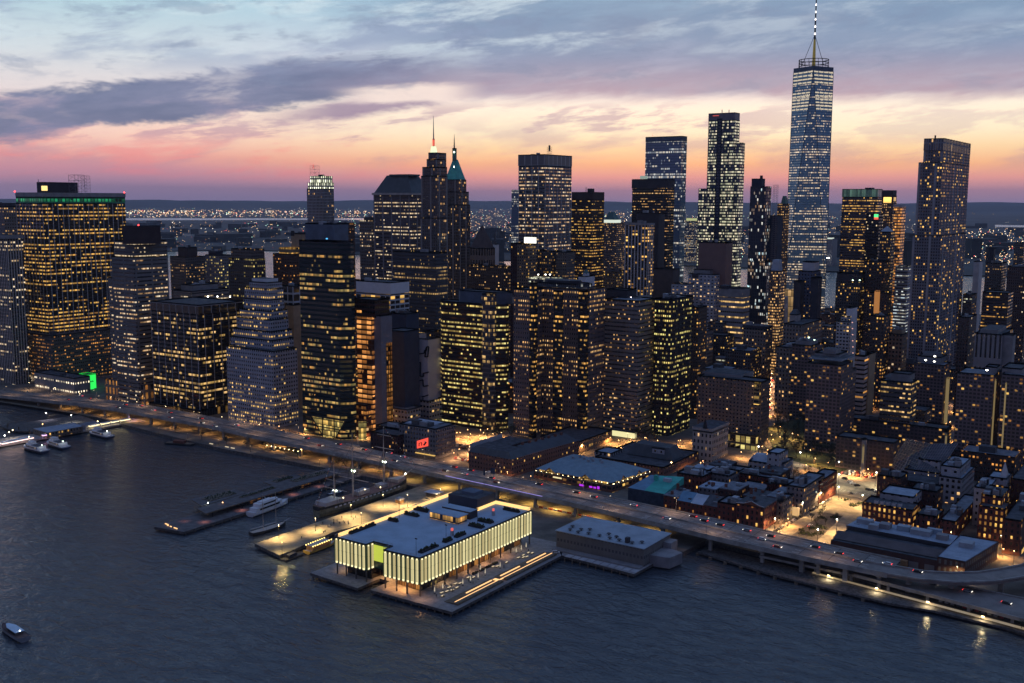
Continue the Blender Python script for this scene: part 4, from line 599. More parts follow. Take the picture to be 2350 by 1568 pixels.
['brick_house','low rear block left of the white stepped modern block','house',[['wall','brick_dark',179.5,293.6,0.0,15.9,18.0,2.6,19.3,{}]],{}]
]

ROOFY={'punch_white':'roof_blue','white_grid':'roof_blue','white_low':'roof_blue','white_low2':'roof_blue','grey_low':'roof_mid','brick_low':'roof_mid','cream_punch':'roof_dark','white_punch_low':'roof_mid','punch_grey_low':'roof_mid','pale_roof':'pale_roof','bands_white':'roof_mid','balcony':'roof_mid','lib28':'roof_mid','fine_bands':'roof_mid'}
ru=random.Random(11)
def poly_of(b):
    _,_,x,y,a,wl,wr,z0,z1,o=b; a=math.radians(a); L=(-math.cos(a),-math.sin(a)); R=(-math.sin(a),math.cos(a))
    ch=o.get('cham',0); ch=min(ch,wl*.4,wr*.4); wv=o.get('wave',0)
    P=lambda l,r:(x+L[0]*l+R[0]*r,y+L[1]*l+R[1]*r)
    if ch: q=[(wl-ch,0),(0+ch,0),(0,ch),(0,wr-ch),(ch,wr),(wl-ch,wr),(wl,wr-ch),(wl,ch)]
    elif wv:
        q=[]; n=max(8,int(wl/2.2)); k=max(2,round(wl/13))
        for i in range(n): t=i/n; q.append((wl*(1-t),-wv*math.sin(t*math.pi*k)**2))
        n2=max(8,int(wr/2.2)); k2=max(2,round(wr/13))
        for i in range(n2): t=i/n2; q.append((-wv*math.sin(t*math.pi*k2)**2,wr*t))
        q+=[(0,wr),(wl,wr)]
    else: q=[(wl,0),(0,0),(0,wr),(wl,wr)]
    return [P(*t) for t in q]
TH={}
for name,label,cat,boxes,_ in TOWERS:
    bs=[b for b in boxes if not str(b[0]).startswith('@')]
    root=thing(name,label,cat,(bs[0][2],bs[0][3],2.6)); TH[label]=root; root['x0']=bs[0][2]
    for b in bs:
        part,st,x,y,a,wl,wr,z0,z1,o=b
        mb=MB(); bay=MATS[st].get('bay'); att=o.get('inset',0.)
        roof=ROOFY.get(st,'roof_dark')
        if att>.2 or st in('copper','copper_dark','slate','slate_brown','pale_roof','em_lantern'): roof=st
        mb.prism(poly_of(b),z0,z1,0,1,bay=bay,inset=att,par=0 if att or (z1-z0)<6 else 1.1)
        mb.build(part,[st,roof],root)
    # roof plant on the topmost full box of each tower
    main=max(bs[:3],key=lambda b:b[8]) if len(bs)<3 else bs[0]
    part,st,x,y,a,wl,wr,z0,z1,o=main
    d_=math.hypot(x-CAM.x,y-CAM.y)
    if not any(k in st for k in ('em_','copper','slate')) and not o.get('inset') and d_<1500 and not any(abs(b[8]-z1)<14 and b is not main and b[8]>z1 for b in bs):
        ar=math.radians(a)
        for k in range(ru.randint(5,9) if d_<830 else ru.randint(3,6) if d_<1000 else 2):
            l=ru.uniform(.15,.8)*wl; r_=ru.uniform(.12,.5)*wr; s1=min(wl*.3,ru.uniform(1.2,8)); s2=min(wr*.25,ru.uniform(1.2,6)); mb=MB()
            mb.obox(x-math.cos(ar)*l-math.sin(ar)*r_,y-math.sin(ar)*l+math.cos(ar)*r_,s1,s2,z1-1.1,z1+ru.uniform(.8,3.2),ar)
            mb.build('roof_unit',ru.choice(['roof_unit','roof_unit_dark','conc']),root)
    for b in boxes:
        if b[0]=='@mast':
            _,part,x,y,z0,z1,r0,r1,st=b; mb=MB()
            if 'light' in part or 'lamp' in part: mb.ball(x,y,(z0+z1)/2,r0,rz=abs(z1-z0)/2)
            else: mb.cyl(x,y,z0-1,z1,r0,r1,6)
            mb.build(part,st,root)
        elif b[0]=='@lattice':
            _,part,x,y,z0,z1,w=b; mb=MB(); h=w/2; n=max(2,int((z1-z0)/max(2.5,w*.5)))
            cs=[(x-h,y-h),(x+h,y-h),(x+h,y+h),(x-h,y+h)]; r=max(.12,w*.016)
            for c_ in cs: mb.bar((*c_,z0-1),(*c_,z1),r)
            for i in range(n+1):
                z=z0+(z1-z0)*i/n
                for j in range(4):
                    p,q=cs[j],cs[(j+1)%4]; mb.bar((*p,z),(*q,z),r*.8)
                    if i<n: mb.bar((*p,z),(*q,z0+(z1-z0)*(i+1)/n),r*.6)
            mb.build(part,'steel_frame',root)
        elif b[0]=='@panel':
            _,part,st,x,y,a,w,z0,z1=b; mb=MB(); mb.obox(x,y,w,.3,z0,z1,math.radians(a)); mb.build(part,st,root)
        elif b[0]=='@line':
            _,part,st,pts=b; mb=MB()
            for p,q in zip(pts,pts[1:]): mb.bar(p,q,.7)
            mb.build(part,st,root)

# tallest tower: square base turning through eight triangles into a square rotated by 45 degrees
def tri_tower():
    x0,y0=polar(px(1847),1834); root=thing('tapered_glass_tower','tallest tower, blue glass with tapering triangular faces and a lit mast','tower',(x0,y0,2.6))
    hx=math.atan2(CAM.y-y0,CAM.x-x0)   # a corner of the upper square points at the river
    hb=33.; rt_=31.5; zb,zt=60.,410.
    B=[(x0+hb*math.sqrt(2)*math.cos(hx+math.pi/4+k*math.pi/2),y0+hb*math.sqrt(2)*math.sin(hx+math.pi/4+k*math.pi/2)) for k in range(4)]
    Tq=[(x0+rt_*math.cos(hx+k*math.pi/2),y0+rt_*math.sin(hx+k*math.pi/2)) for k in range(4)]
    mb=MB(); mb.prism(B,2.6,zb,0,1,bay=1.6); mb.build('base',['tall_glass','roof_dark'],root)
    for nm,mt in (('shaft','tall_glass'),):
        mb=MB()
        for k in range(4):
            b0,b1=B[k],B[(k+3)%4]   # base corners either side of the upper corner k
            t_=Tq[k]; t1=Tq[(k+1)%4]
            L=hb*2
            mb.face([(*b1,zb),(*b0,zb),(*t_,zt)],0,[(0,zb),(L,zb),(L/2,zt)])
            mb.face([(*b0,zb),(*t1,zt),(*t_,zt)],0,[(L*1.5,zb),(L*2,zt),(L,zt)])
        mb.build(nm,[mt],root)
    def sec(bp_,tp_,z): t_=(z-zb)/(zt-zb); return Vector((bp_[0]+(tp_[0]-bp_[0])*t_,bp_[1]+(tp_[1]-bp_[1])*t_,z))
    for k in range(4):
        for bc in (B[k],B[(k+3)%4]): mb=MB(); mb.bar((*bc,zb),(*Tq[k],zt),.55); mb.build('edge_fin','tower_edge',root)
    for z in [407-5.6*i for i in range(4)]+[374-5.2*i for i in range(6)]:
        mb=MB()
        for k in range(4):
            bc=B[k]; p,q=sec(bc,Tq[k],z),sec(bc,Tq[(k+1)%4],z); n_=Vector((bc[0]-x0,bc[1]-y0,0)).normalized()*.35; d_=(q-p)
            for j in range(4): a_,c_=p+d_*(j/4+.02)+n_,p+d_*((j+1)/4-.02)+n_; mb.face([tuple(a_),tuple(c_),(c_.x,c_.y,z+2.),(a_.x,a_.y,z+2.)]); mb.face([(a_.x,a_.y,z+2.),(c_.x,c_.y,z+2.),tuple(c_),tuple(a_)])
        mb.build('lit_band','em_towerband',root)
    mb=MB(); mb.prism(Tq,zt,417,0,1); mb.build('parapet',['slab_blue','roof_dark'],root)
    for z0,z1,r in ((417,419,.55),(423,424.5,.52),(428,429.5,.55)):
        mb=MB(); n=20
        for i in range(n):
            a,b_=2*math.pi*i/n,2*math.pi*(i+1)/n; R=23.5
            p=(x0+R*math.cos(a),y0+R*math.sin(a)); q=(x0+R*math.cos(b_),y0+R*math.sin(b_))
            mb.bar((*p,z1),(*q,z1),r*1.3); 
            if z0<428: mb.bar((*p,z1),(*p,z1+5),r*.7)
        mb.build('ring_truss','dark',root)
    mb=MB(); mb.cyl(x0,y0,416,462,3.2,1.8,8); mb.build('mast_base','gold_mast',root)
    for k in range(3):
        a=hx+.9+k*2.1; mb=MB(); mb.bar((x0+20*math.cos(a),y0+20*math.sin(a),420),(x0,y0,470),.4); mb.build('stay_cable','dark',root)
    z=462; i=0
    while z<545:
        mb=MB(); mb.cyl(x0,y0,z,z+7.5,1.5*(1-(z-462)/150),n=6); mb.build('mast_section','dark' if i%1==0 else 'steel',root)
        mb=MB(); mb.ball(x0,y0,z+9,1.7*(1-(z-462)/170),rz=2.6); mb.build('mast_lamp','em_mast',root)
        z+=11.5; i+=1
    for zc in (402,399.5,396,392.5): pass
    return root
facade('tall_glass',1.55,4.15,.95,.56,.5,.86,(.24,.42,.56),(.22,.4,.55),A=CREAM,B=WHITE,st=.9,pn=10,pw=.03,run=10,gr=.06)
pmat('tower_edge',(.05,.08,.12),.3); E('em_towerband',(1,.84,.6),.62); E('em_mast',(1,.88,.8),3.); pmat('gold_mast',(.4,.32,.1),.6,em=(.8,.6,.1),st=.12); tri_tower()
# ---- parts with their own shape on individual buildings
def lab(s): return next(v for k,v in TH.items() if s in k)
mz=lab('white party wall')
# lit glass lobby of the green tower: inverted trapezoid grid
r=lab('dark green glass tower'); 
gt=r
for nm,poly,st in (('lobby_glass',[(-309,3),(-270,3),(-270,19.5),(-309,19.5)],'lobby_glass'),):
    mb=MB(); y=231.6
    # trapezoid, wide above and narrow below, plus the lit side triangles
    mb.face([(-296,y,3.2),(-282,y,3.2),(-270.5,y,19.5),(-310,y,19.5)],0,[(14,3),(28,3),(40,19.5),(0,19.5)])
    mb.build('lobby_glass','lobby_glass',gt)
    mb=MB(); mb.face([(-268.9+11*0,y,3.2),(-268.9,y,3.2),(-268.9,y,3.2)],0); 
for p,q in (((-310,19.5),(-296,3.2)),((-270.5,19.5),(-282,3.2)),((-296.5,3.2),(-296.5,19.5)),((-283,3.2),(-283,19.5)),((-312,11.3),(-268,11.3)),((-312,19.6),(-268,19.6))):
    mb=MB(); mb.bar((p[0],231.3,p[1]),(q[0],231.3,q[1]),.5); mb.build('lobby_mullion','dark',gt)
mb=MB(); mb.face([(-262.5,238.5,3.2),(-257.9,243.2,3.2),(-257.9,243.2,19),(-262.5,238.5,19)],0,[(0,3),(7,3),(7,19),(0,19)]); mb.build('lobby_glass','lobby_glass',gt)
# red billboard on the corner building
rb=lab('red lit billboard')
mb=MB(); mb.face([(-189.2,225.5,8.8),(-177.8,225.5,12.4),(-177.8,225.5,19),(-189.2,225.5,14.8)]); bb=mb.build('billboard','em_screen',rb)
mb=MB(); mb.bar((-186.8,225.3,11),(-186.8,225.3,13.4),.35); mb.bar((-186.8,225.3,13.4),(-184.2,225.3,14.3),.35); mb.bar((-184.2,225.3,14.3),(-184.2,225.3,11.9),.35); mb.bar((-182,225.3,12.6),(-179.6,225.3,15.2),.75); mb.build('billboard_mark','dark',bb)
mb=MB(); mb.ball(-180.7,225.2,15.4,.9); mb.build('billboard_mark','white_paint',bb)
plight(-176,219.5,12,260,(1,.12,.1),rb); plight(-183,219,7,260,(1,.14,.1),rb)
mb=MB(); mb.box(-190,-171,224.2,225.7,5.4,5.9); mb.build('canopy','em_shop',rb)
# sloping lattice roofs over the museum
cb=lab('sloping lattice'); 
for pts in (((126,386,9),(150,352,10),(160,362,34),(140,374,33)),((150,352,12),(166,356,14),(176,366,36),(160,363,34))):
    mb=MB(); q=[Vector(p) for p in pts]
    for i in range(11):
        t=i/10; mb.bar(q[0].lerp(q[3],t),q[1].lerp(q[2],t),.16); mb.bar(q[0].lerp(q[1],t),q[3].lerp(q[2],t),.16)
    mb.build('lattice_roof','steel',cb)
    mb=MB(); mb.face([tuple(p-Vector((0,0,.4))) for p in q]); mb.build('roof_glass','crown_solid',cb) if 'crown_solid' in MATS else mb.build('roof_glass',pmat('roof_glass',(.1,.13,.17),.25,spec=.6),cb)
mb=MB()
for x in (138,146,152): mb.bar((x,366,3),(x+6,366,22),.35)
mb.build('canopy_strut','conc_light',cb)

# ============ the lit hall on its pier ============
mb=MB()
deck=[(-70,-7),(-34,-9),(-34,8),(-27,8),(-27,-7),(25,-6),(25,94),(16,104),(16,112),(-95,112),(-95,101),(-70,101)]
mb.prism(deck,1.3,2.75,1,0,bottom=True); struct('pier_deck',mb,['pier_deck','pier_edge'])
pile0=None
def pile(x,y,lab_,grp,top=2.,r=.45):
    global pile0
    if pile0 is None:
        mb=MB(); mb.cyl(x,y,-3,top,r,n=6); pile0=mb.build('pier_pile','pier_wood',origin=(x,y,0),label=lab_,category='pile',group=grp); return
    o=pile0.copy(); COL.objects.link(o); o.location=(x,y,0); o['label']=lab_; o['group']=grp
for x in list(range(-69,-34,5))+list(range(-26,25,5)): pile(x,-5.6,'round timber pile under the pier of the lit hall','piles under the lit hall pier')
for y in range(-1,94,5): pile(24.3,y,'round timber pile under the pier of the lit hall','piles under the lit hall pier')
hall=thing('pier_hall','long two level hall wrapped in glowing pale glass channels on the pier','building',(0,0,2.75))
up_poly=[(-58,0),(-36,0),(-36,6),(-23,6),(-23,-1),(0,0),(0,101),(-58,101)]
mb=MB(); mb.prism([(-54,5),(-37,5),(-37,12),(-21,12),(-21,7),(-5,7),(-5,97),(-54,97)],2.75,9.2,0,0,bay=6.4); mb.build('lower_wall','hall_base',hall)
mb=MB(); mb.box(-8,-4.6,34,80,2.9,8.8,0,bay=2.2); 
mb.build('market_glass',facade('hall_glow',3.2,6.2,.88,.9,.8,0,(.05,.03,.02),(.04,.02,.012),A=ORA,B=WARM,st=.28,bl=0,mul=.1),hall)
mb=MB(); mb.box(-20.5,-5.2,6.6,7.0,3.2,8.2,0,bay=3.2); mb.build('restaurant_glass','hall_glow',hall)
mb=MB(); mb.box(-5.2,-4.8,7.5,30,3.,7.5,0,bay=3.4); mb.build('restaurant_glass',facade('hall_win',3.4,2.6,.45,.6,.5,0,(.06,.055,.055),A=YEL,B=GRN,st=.8),hall)
mb=MB(); mb.prism(up_poly,9.0,22.9,0,1,bottom=True); mb.build('upper_box',['green_fin','hall_roof'],hall)
mb=MB(); mb.box(-35.8,-23.2,5.6,6.4,13,21.5); mb.build('bridge_glass','em_lime',hall)
# glass channel panels
def panels(x0,y0,x1,y1,nx,ny,n,part='glass_channel'):
    L=math.hypot(x1-x0,y1-y0); n=int(n*1.12); ux,uy=(x1-x0)/L,(y1-y0)/L; a=math.atan2(uy,ux)
    for i in range(n):
        t=(i+.5)/n*L; w=L/n*rq.choice((.36,.43,.5)); cx,cy_=x0+ux*t+nx*.35,y0+uy*t+ny*.35
        mb=MB()
        mb.obox(cx,cy_,w,.5,10.3,16.2,a,0); mb.obox(cx,cy_,w,.5,16.45,21.9,a,0)
        mb.obox(cx+nx*.08,cy_+ny*.08,w*.9,.5,9.3,10.3,a,1); mb.obox(cx+nx*.08,cy_+ny*.08,w*.55,.5,21.9,22.5,a,1)
        s2=(w*.5+L/n*.16); mb.obox(cx+ux*s2,cy_+uy*s2,L/n*.16,.4,9.6,21.6,a,3)
        if rq.random()<.6: mb.obox(cx+nx*.07,cy_+ny*.07,w*rq.uniform(.2,.45),.5,10.3,21.8,a,2)
        mb.build(part,[rq.choice(['em_panel','em_panel','em_panelb']),'em_panelhot','em_panelsoft','em_paneldim'],hall)
E('em_panelb',(1,.8,.36),.5); E('em_paneldim',(.3,.42,.16),.12); E('em_panelsoft',(.95,.84,.38),.5)
rq=random.Random(5)
panels(0,0,0,101,1,0,32); panels(0,0,-23,-1,0,-1,8); panels(-36,0,-58,0,0,-1,8); panels(-36,6,-36,0,1,0,2); panels(-58,101,-58,0,-1,0,18); panels(-58,101,0,101,0,1,12)
for p,q in zip(up_poly,up_poly[1:]+up_poly[:1]):
    mb=MB(); mb.bar((*p,23.0),(*q,23.0),.45); mb.build('cornice_rail','dark',hall)
    mb=MB(); mb.bar((*p,24.4),(*q,24.4),.09)
    L=math.hypot(q[0]-p[0],q[1]-p[1]); n=max(2,int(L/2.8))
    for i in range(n): t=i/n; x,y=p[0]+(q[0]-p[0])*t,p[1]+(q[1]-p[1])*t; mb.bar((x,y,23),(x,y,24.4),.07)
    mb.build('guard_rail','conc_light',hall)
# warm light strip inside the parapet on the far sides
for p,q in (((-57,2),(-57,100)),((-25,100.2),(-.6,100.2)),((-57,100.2),(-44,100.2)),((-25,82),(-25,100))):
    mb=MB(); dx_,dy_=q[0]-p[0],q[1]-p[1]; mb.obox((p[0]+q[0])/2,(p[1]+q[1])/2,math.hypot(dx_,dy_),1.1,22.9,24.5,math.atan2(dy_,dx_)); mb.build('parapet_light','em_rim',hall)
plight(-14,93,26,500,(1,.6,.3),hall)
mb=MB(); mb.box(-46,-25,82,100,22.9,29.6,0,1); mb.build('dark_cube',['navy_cube','roof_dark'],hall) if pmat('navy_cube',(.035,.05,.08),.6) else 0
mb=MB(); mb.box(-40,-31,87,96,29.6,31.2,0); mb.build('roof_unit','slab_blue',hall)
mb=MB(); mb.box(-38,-18,55,63,22.9,26.8,0,1,bay=1.8); mb.build('roof_pavilion',[facade('pavilion_glass',1.8,3.9,.9,.8,.7,.3,(.1,.11,.13),A=YEL,B=WARM,st=.75,run=2),'hall_roof'],hall)
mb=MB(); mb.box(-38.6,-17.4,54.4,63.6,26.8,27.2); mb.build('pavilion_roof','hall_roof',hall)
mb=MB(); mb.box(-38,-18,66,73,22.9,27.2,0,1); mb.build('roof_block',['dark_plain','hall_roof'],hall)
for x0,x1,y0,y1 in ((-56,-46,62,65.5),(-54.5,-45,52,54.6),(-54.5,-48,38,40),(-13,-4,66,69.5),(-12,-3,56,59.5),(-14,-3,92,94),(-6.2,-3.6,6,20),(-6.4,-3.8,26,32),(-6.4,-4,36,44),(-56,-54,8,28)):
    mb=MB(); mb.box(x0,x1,y0,y1,22.9,23.9,1)
    for _ in range(40): mb.ball(rq.uniform(x0+.3,x1-.3),rq.uniform(y0+.3,y1-.3),24.1+rq.random()*.5,rq.uniform(.4,.8),0)
    mb.build('roof_planter',['foliage','dark'],hall)
for x,y in ((-4.4,2.6),(-6,29),(-10,62),(-52,45)):
    mb=MB(); mb.cyl(x,y,22.9,31.5,.12,.08,6); mb.box(x-.7,x+.7,y-.15,y+.15,31.3,31.8); mb.build('light_mast','dark',hall)
for x,y in ((-9,38),(-12,80)):
    mb=MB(); mb.box(x-.7,x+.7,y-.7,y+.7,22.9,25.6,1); mb.box(x-.5,x+.5,y-.5,y+.5,25.6,27,0); mb.build('red_marker',['em_reddim','conc_light'],hall)
for x,y in [(-.6,y) for y in (1,11,21,31,41,51,61,71,81,91,100)]+[(-8,-.3),(-15,-.3),(-22.4,-.6),(-36.6,.8),(-44,.8),(-51,.8),(-57.4,.8),(-57.4,20),(-57.4,40),(-57.4,60),(-57.4,80)]:
    mb=MB(); mb.cyl(x,y,2.75,9.2,.42,n=8); mb.build('column','column',hall) if pmat('column',(.12,.11,.1),.6) else 0
for x,y,w,c in ((-12,2.5,1100,(1,.45,.14)),(-20,3,700,(1,.45,.14)),(-30,10,900,(1,.5,.18)),(-2.2,22,350,(1,.6,.25)),(-2.2,42,400,(1,.5,.2)),(-2.2,58,500,(1,.48,.2)),(-2.2,74,500,(1,.48,.2)),(-2.5,88,200,(1,.7,.4)),(-56,8,350,(1,.55,.2)),(-56,30,250,(1,.6,.25)),(3,-3,250,(1,.5,.2))): plight(x,y,7.8,w*1.2,c,hall,.6,cone=140)
# stepped seating with light strips along the right edge of the pier
st=thing('stepped_seating','broad timber steps with glowing edges along the right side of the pier','steps',(19,45,2.75))
for k,(x0,x1,z) in enumerate(((14,17,.35),(17,20,.7),(20,22.5,1.05))):
    for y0,y1 in ((2,41),(44,93)): mb=MB(); mb.box(x0,x1,y0,y1,2.75,2.75+z); mb.build('step','pier_wood',st)
for x,y0,y1 in ((19.9,3,38.5),(17,16,38),(20,40,92),(17,46,64),(17,71,90)):
    mb=MB(); mb.box(x-.3,x+.3,y0,y1,3.5,3.85); mb.build('light_strip','em_bench',st)
mb=MB(); mb.box(17.2,20,38.5,41,3.8,3.95); mb.build('lit_landing','em_bench',st)
mb=MB()
for k in range(4): mb.bar((24.6,-5,3.1+k*.3),(24.6,93,3.1+k*.3),.035)
for y in range(-5,94,3): mb.bar((24.6,y,2.7),(24.6,y,4),.05)
mb.build('pier_railing','steel',label='steel railing along the right edge of the lit hall pier',category='railing')
mb=MB()
for a,b_ in (((-27,-6.5),(24.6,-5.6)),((-69.5,-6.5),(-34.5,-8.4))):
    for k in range(4): mb.bar((*a,3.1+k*.3),(*b_,3.1+k*.3),.035)
    n=14
    for i in range(n+1): t=i/n; x,y=a[0]+(b_[0]-a[0])*t,a[1]+(b_[1]-a[1])*t; mb.bar((x,y,2.7),(x,y,4),.05)
mb.build('pier_railing','steel',label='steel railing along the river end of the lit hall pier',category='railing')
# closed parasols, the light on them put into the canopy as glow
u0=None
for i,(x,y) in enumerate(((3,8),(3.5,14),(8,25),(8.5,31),(9,37),(9,57),(2.5,82),(2.5,87),(2.5,92),(3,47),(8.5,44))):
    if u0 is None:
        u0=thing('closed_parasol','closed white parasol with a glowing canopy beside the lit hall','parasol',(x,y,2.75),group='closed parasols along the lit hall')
        mb=MB(); mb.cyl(x,y,2.75,6.6,.07,n=6); mb.build('pole','white_paint',u0)
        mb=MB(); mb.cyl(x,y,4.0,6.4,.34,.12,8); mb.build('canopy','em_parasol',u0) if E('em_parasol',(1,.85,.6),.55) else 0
        mb=MB(); mb.cyl(x,y,2.75,2.95,.5,n=8); mb.build('base','dark',u0)
    else: dup(u0,(x,y,2.75))
t0=None
for i,(x,y) in enumerate(((9,7),(7,13),(6,10),(8,16),(4.5,18),(8,20),(4,24),(5.5,26),(4,35),(6,37),(5,56),(6.5,58),(7,66),(8,76),(10,78),(8,81),(11,80),(8,86),(10,87))):
    if t0 is None:
        t0=thing('picnic_table','small table with a glowing top and two benches on the pier deck','table',(x,y,2.75),group='lit picnic tables beside the hall')
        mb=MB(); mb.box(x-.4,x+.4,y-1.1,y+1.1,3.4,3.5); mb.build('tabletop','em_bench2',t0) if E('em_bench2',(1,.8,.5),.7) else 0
        for s_ in (-.8,.8): mb=MB(); mb.box(x+s_-.15,x+s_+.15,y-1.1,y+1.1,3.1,3.2); mb.build('bench','pier_wood',t0)
        for s_ in (-.8,.8): mb=MB(); mb.box(x-.3,x+.3,y+s_-.06,y+s_+.06,2.75,3.4); mb.build('leg','dark',t0)
    else: dup(t0,(x,y,2.75),rq.uniform(-.2,.2))
l0=None
for i,(x,y) in enumerate(((2.6,43),(2.8,49),(2.6,55),(2.6,61))):
    if l0 is None:
        l0=thing('long_planter','long dark planter box beside the columns of the lit hall','planter',(x,y,2.75),group='long planters beside the lit hall')
        mb=MB(); mb.box(x-.7,x+.7,y-2.2,y+2.2,2.75,3.4); mb.build('box','dark',l0)
        mb=MB()
        for _ in range(14): mb.ball(x+rq.uniform(-.5,.5),y+rq.uniform(-2,2),3.6,rq.uniform(.3,.5))
        mb.build('shrub','foliage',l0)
    else: dup(l0,(x,y,2.75))

# ============ neighbouring piers ============
mb=MB(); mb.prism([(-131,9),(-104,3),(-105,14),(-109,50),(-104,80),(-98,112),(-95,160),(-132,160),(-131,90)],.9,2.75,1,0,bottom=True); struct('ship_pier_deck',mb,['lot','pier_edge'])
for y in range(14,80,6): pile(-106.5,y,'timber pile at the edge of the ship pier','piles under the ship pier')
for y in range(16,150,6): pile(-130,y,'timber pile at the edge of the ship pier','piles under the ship pier')
p15=thing('two_level_pier','long two level pier with planted upper deck left of the moored ship','pier',(-196,70,1))
mb=MB(); mb.prism([(-206,-4),(-183,0),(-185,158),(-212,158),(-208,60)],.8,2.4,1,0,bottom=True); mb.build('lower_deck',['pier_dim','pier_edge'],p15)
mb=MB(); mb.prism([(-205.5,28),(-192,24),(-193,150),(-210,150)],5.6,6.3,1,0,bottom=True); mb.build('upper_deck',['pier_dim','pier_wood'],p15)
mb=MB(); mb.prism([(-226,40),(-208,34),(-209,72),(-222,72)],5.2,5.9,1,0,bottom=True); mb.build('side_deck',['pier_dim','pier_wood'],p15)
mb=MB(); mb.prism([(-222,98),(-210,96),(-211,124),(-220,122)],4.6,5.3,1,0,bottom=True); mb.build('side_deck',['pier_dim','pier_wood'],p15)
mb=MB(); mb.prism([(-203,55),(-196,54),(-197,92),(-205,92)],2.4,5.6,0,0,bay=3.4); mb.build('lower_pavilion',facade('pav_dark',3.2,3.2,.8,.8,.25,.2,(.1,.08,.08),A=ORA,B=WARM,st=.3),p15)
mb=MB(); mb.prism([(-204,100),(-196,100),(-197,140),(-206,140)],2.4,5.6,0,0,bay=3.2); mb.build('lower_pavilion','pav_dark',p15)
for x0,x1,y0,y1,z in ((-221,-212,44,66,5.9),(-218,-213,102,118,5.3),(-206,-200,108,140,6.3),(-203,-200,60,90,6.3)):
    mb=MB(); mb.box(x0,x1,y0,y1,z,z+.4,1)
    for _ in range(90): mb.ball(rq.uniform(x0,x1),rq.uniform(y0,y1),z+.5,rq.uniform(.3,.7))
    mb.build('lawn',['lawn','pier_wood'],p15)
for x,y in [(x,y) for x in (-206,-193) for y in range(30,150,12)]: mb=MB(); mb.cyl(x,y,2.4,5.6,.25,n=6); mb.build('post','dark',p15)
for x,y,w in ((-188.5,20,160),(-189,50,200),(-189,72,220),(-189,95,200),(-189,120,160),(-200,14,60)): plight(x,y,5,w*.8,(1,.33,.2),p15,cone=140)
for k,(x,y) in enumerate(((-202,3),(-200.5,2),(-197,1.5),(-193,1.2),(-191,1.0),(-204,3.2))): mb=MB(); mb.box(x-.7,x+.7,y-.2,y+.2,2.5,3.1); mb.build('bench_light','em_bench',p15)
mb=MB(); mb.ball(-207,38,7.2,.5); mb.build('lamp_globe','em_lampg',p15)
mb=MB(); mb.ball(-200,44,7.2,.4); mb.build('lamp_globe','em_lampo',p15)
for y in range(2,150,7): pile(-184,y,'dark pile at the right edge of the two level pier','piles under the two level pier',2)

# market shed on its own pier
mb=MB(); mb.prism([(24.5,95),(72,92),(74,140),(60,150),(16,140),(16,112)],1.,2.5,1,0,bottom=True); struct('shed_pier_deck',mb,['pier_deck','pier_edge'])
sh=thing('pier_shed','low wide shed with a pale flat roof and dotted roof vents on the pier','building',(43,120,2.5))
mb=MB(); mb.prism([(15,104.5),(71,104.5),(71,137),(15,137)],2.5,12.6,0,1,bay=2.2,par=.3); mb.build('wall',['shed_wall','shed_roof'],sh)
mb=MB(); mb.box(14.4,71.6,103.9,137.6,12.6,13); mb.build('roof','shed_roof',sh)
mb=MB(); mb.prism([(71,112),(82,114),(84,126),(71,130)],1,7.2,0,0); mb.build('end_wing','shed_end',sh)
mb=MB(); mb.box(71,76,128,136,2.5,10.4); mb.build('end_wing','shed_end',sh)
for x,y in ((22,108),(27,112),(34,108.5),(31,115),(41,108.5),(44,114),(48,108),(50,112),(54,108),(57,113),(62,108),(66,112),(28,107),(20,114)):
    mb=MB(); mb.cyl(x,y,13,13.9,.5,.5,8); mb.cyl(x,y,13.9,14.3,1.4,.9,10); mb.build('roof_vent','roof_unit_dark',sh)
mb=MB(); mb.box(58,60,107,109.5,13,16); mb.build('roof_hatch','dark_plain',sh)
mb=MB(); mb.box(15,71,99.5,104.4,2.5,3.3); mb.build('loading_dock','conc',sh)
for i in range(10):
    x=27+i*4.6; mb=MB(); mb.box(x,x+3.6,94,98.6,2.5,2.75); mb.build('deck_slab','conc_light',sh)
for x in range(28,72,5): pile(x,92.6,'pile under the edge of the shed pier','piles under the shed pier')
# broken platform at the right
pf=thing('old_platform','long dark broken pier platform on piles below the highway','platform',(140,145,0))
mb=MB(); mb.prism([(84,146),(100,142),(136,134.5),(194,129.5),(215,132),(250,130),(300,112),(300,140),(215,148),(140,152),(90,158)],1.2,2.3,0,0,bottom=True); mb.build('slab','pier_edge',pf)
for x,y in ((84,146),(93,143.5),(103,141),(113,139),(124,137),(134,135),(146,134),(158,133),(170,131.5),(182,130.5)): mb=MB(); mb.cyl(x,y,-3,1.4,1.1,n=6); mb.build('pile','pier_wood',pf)

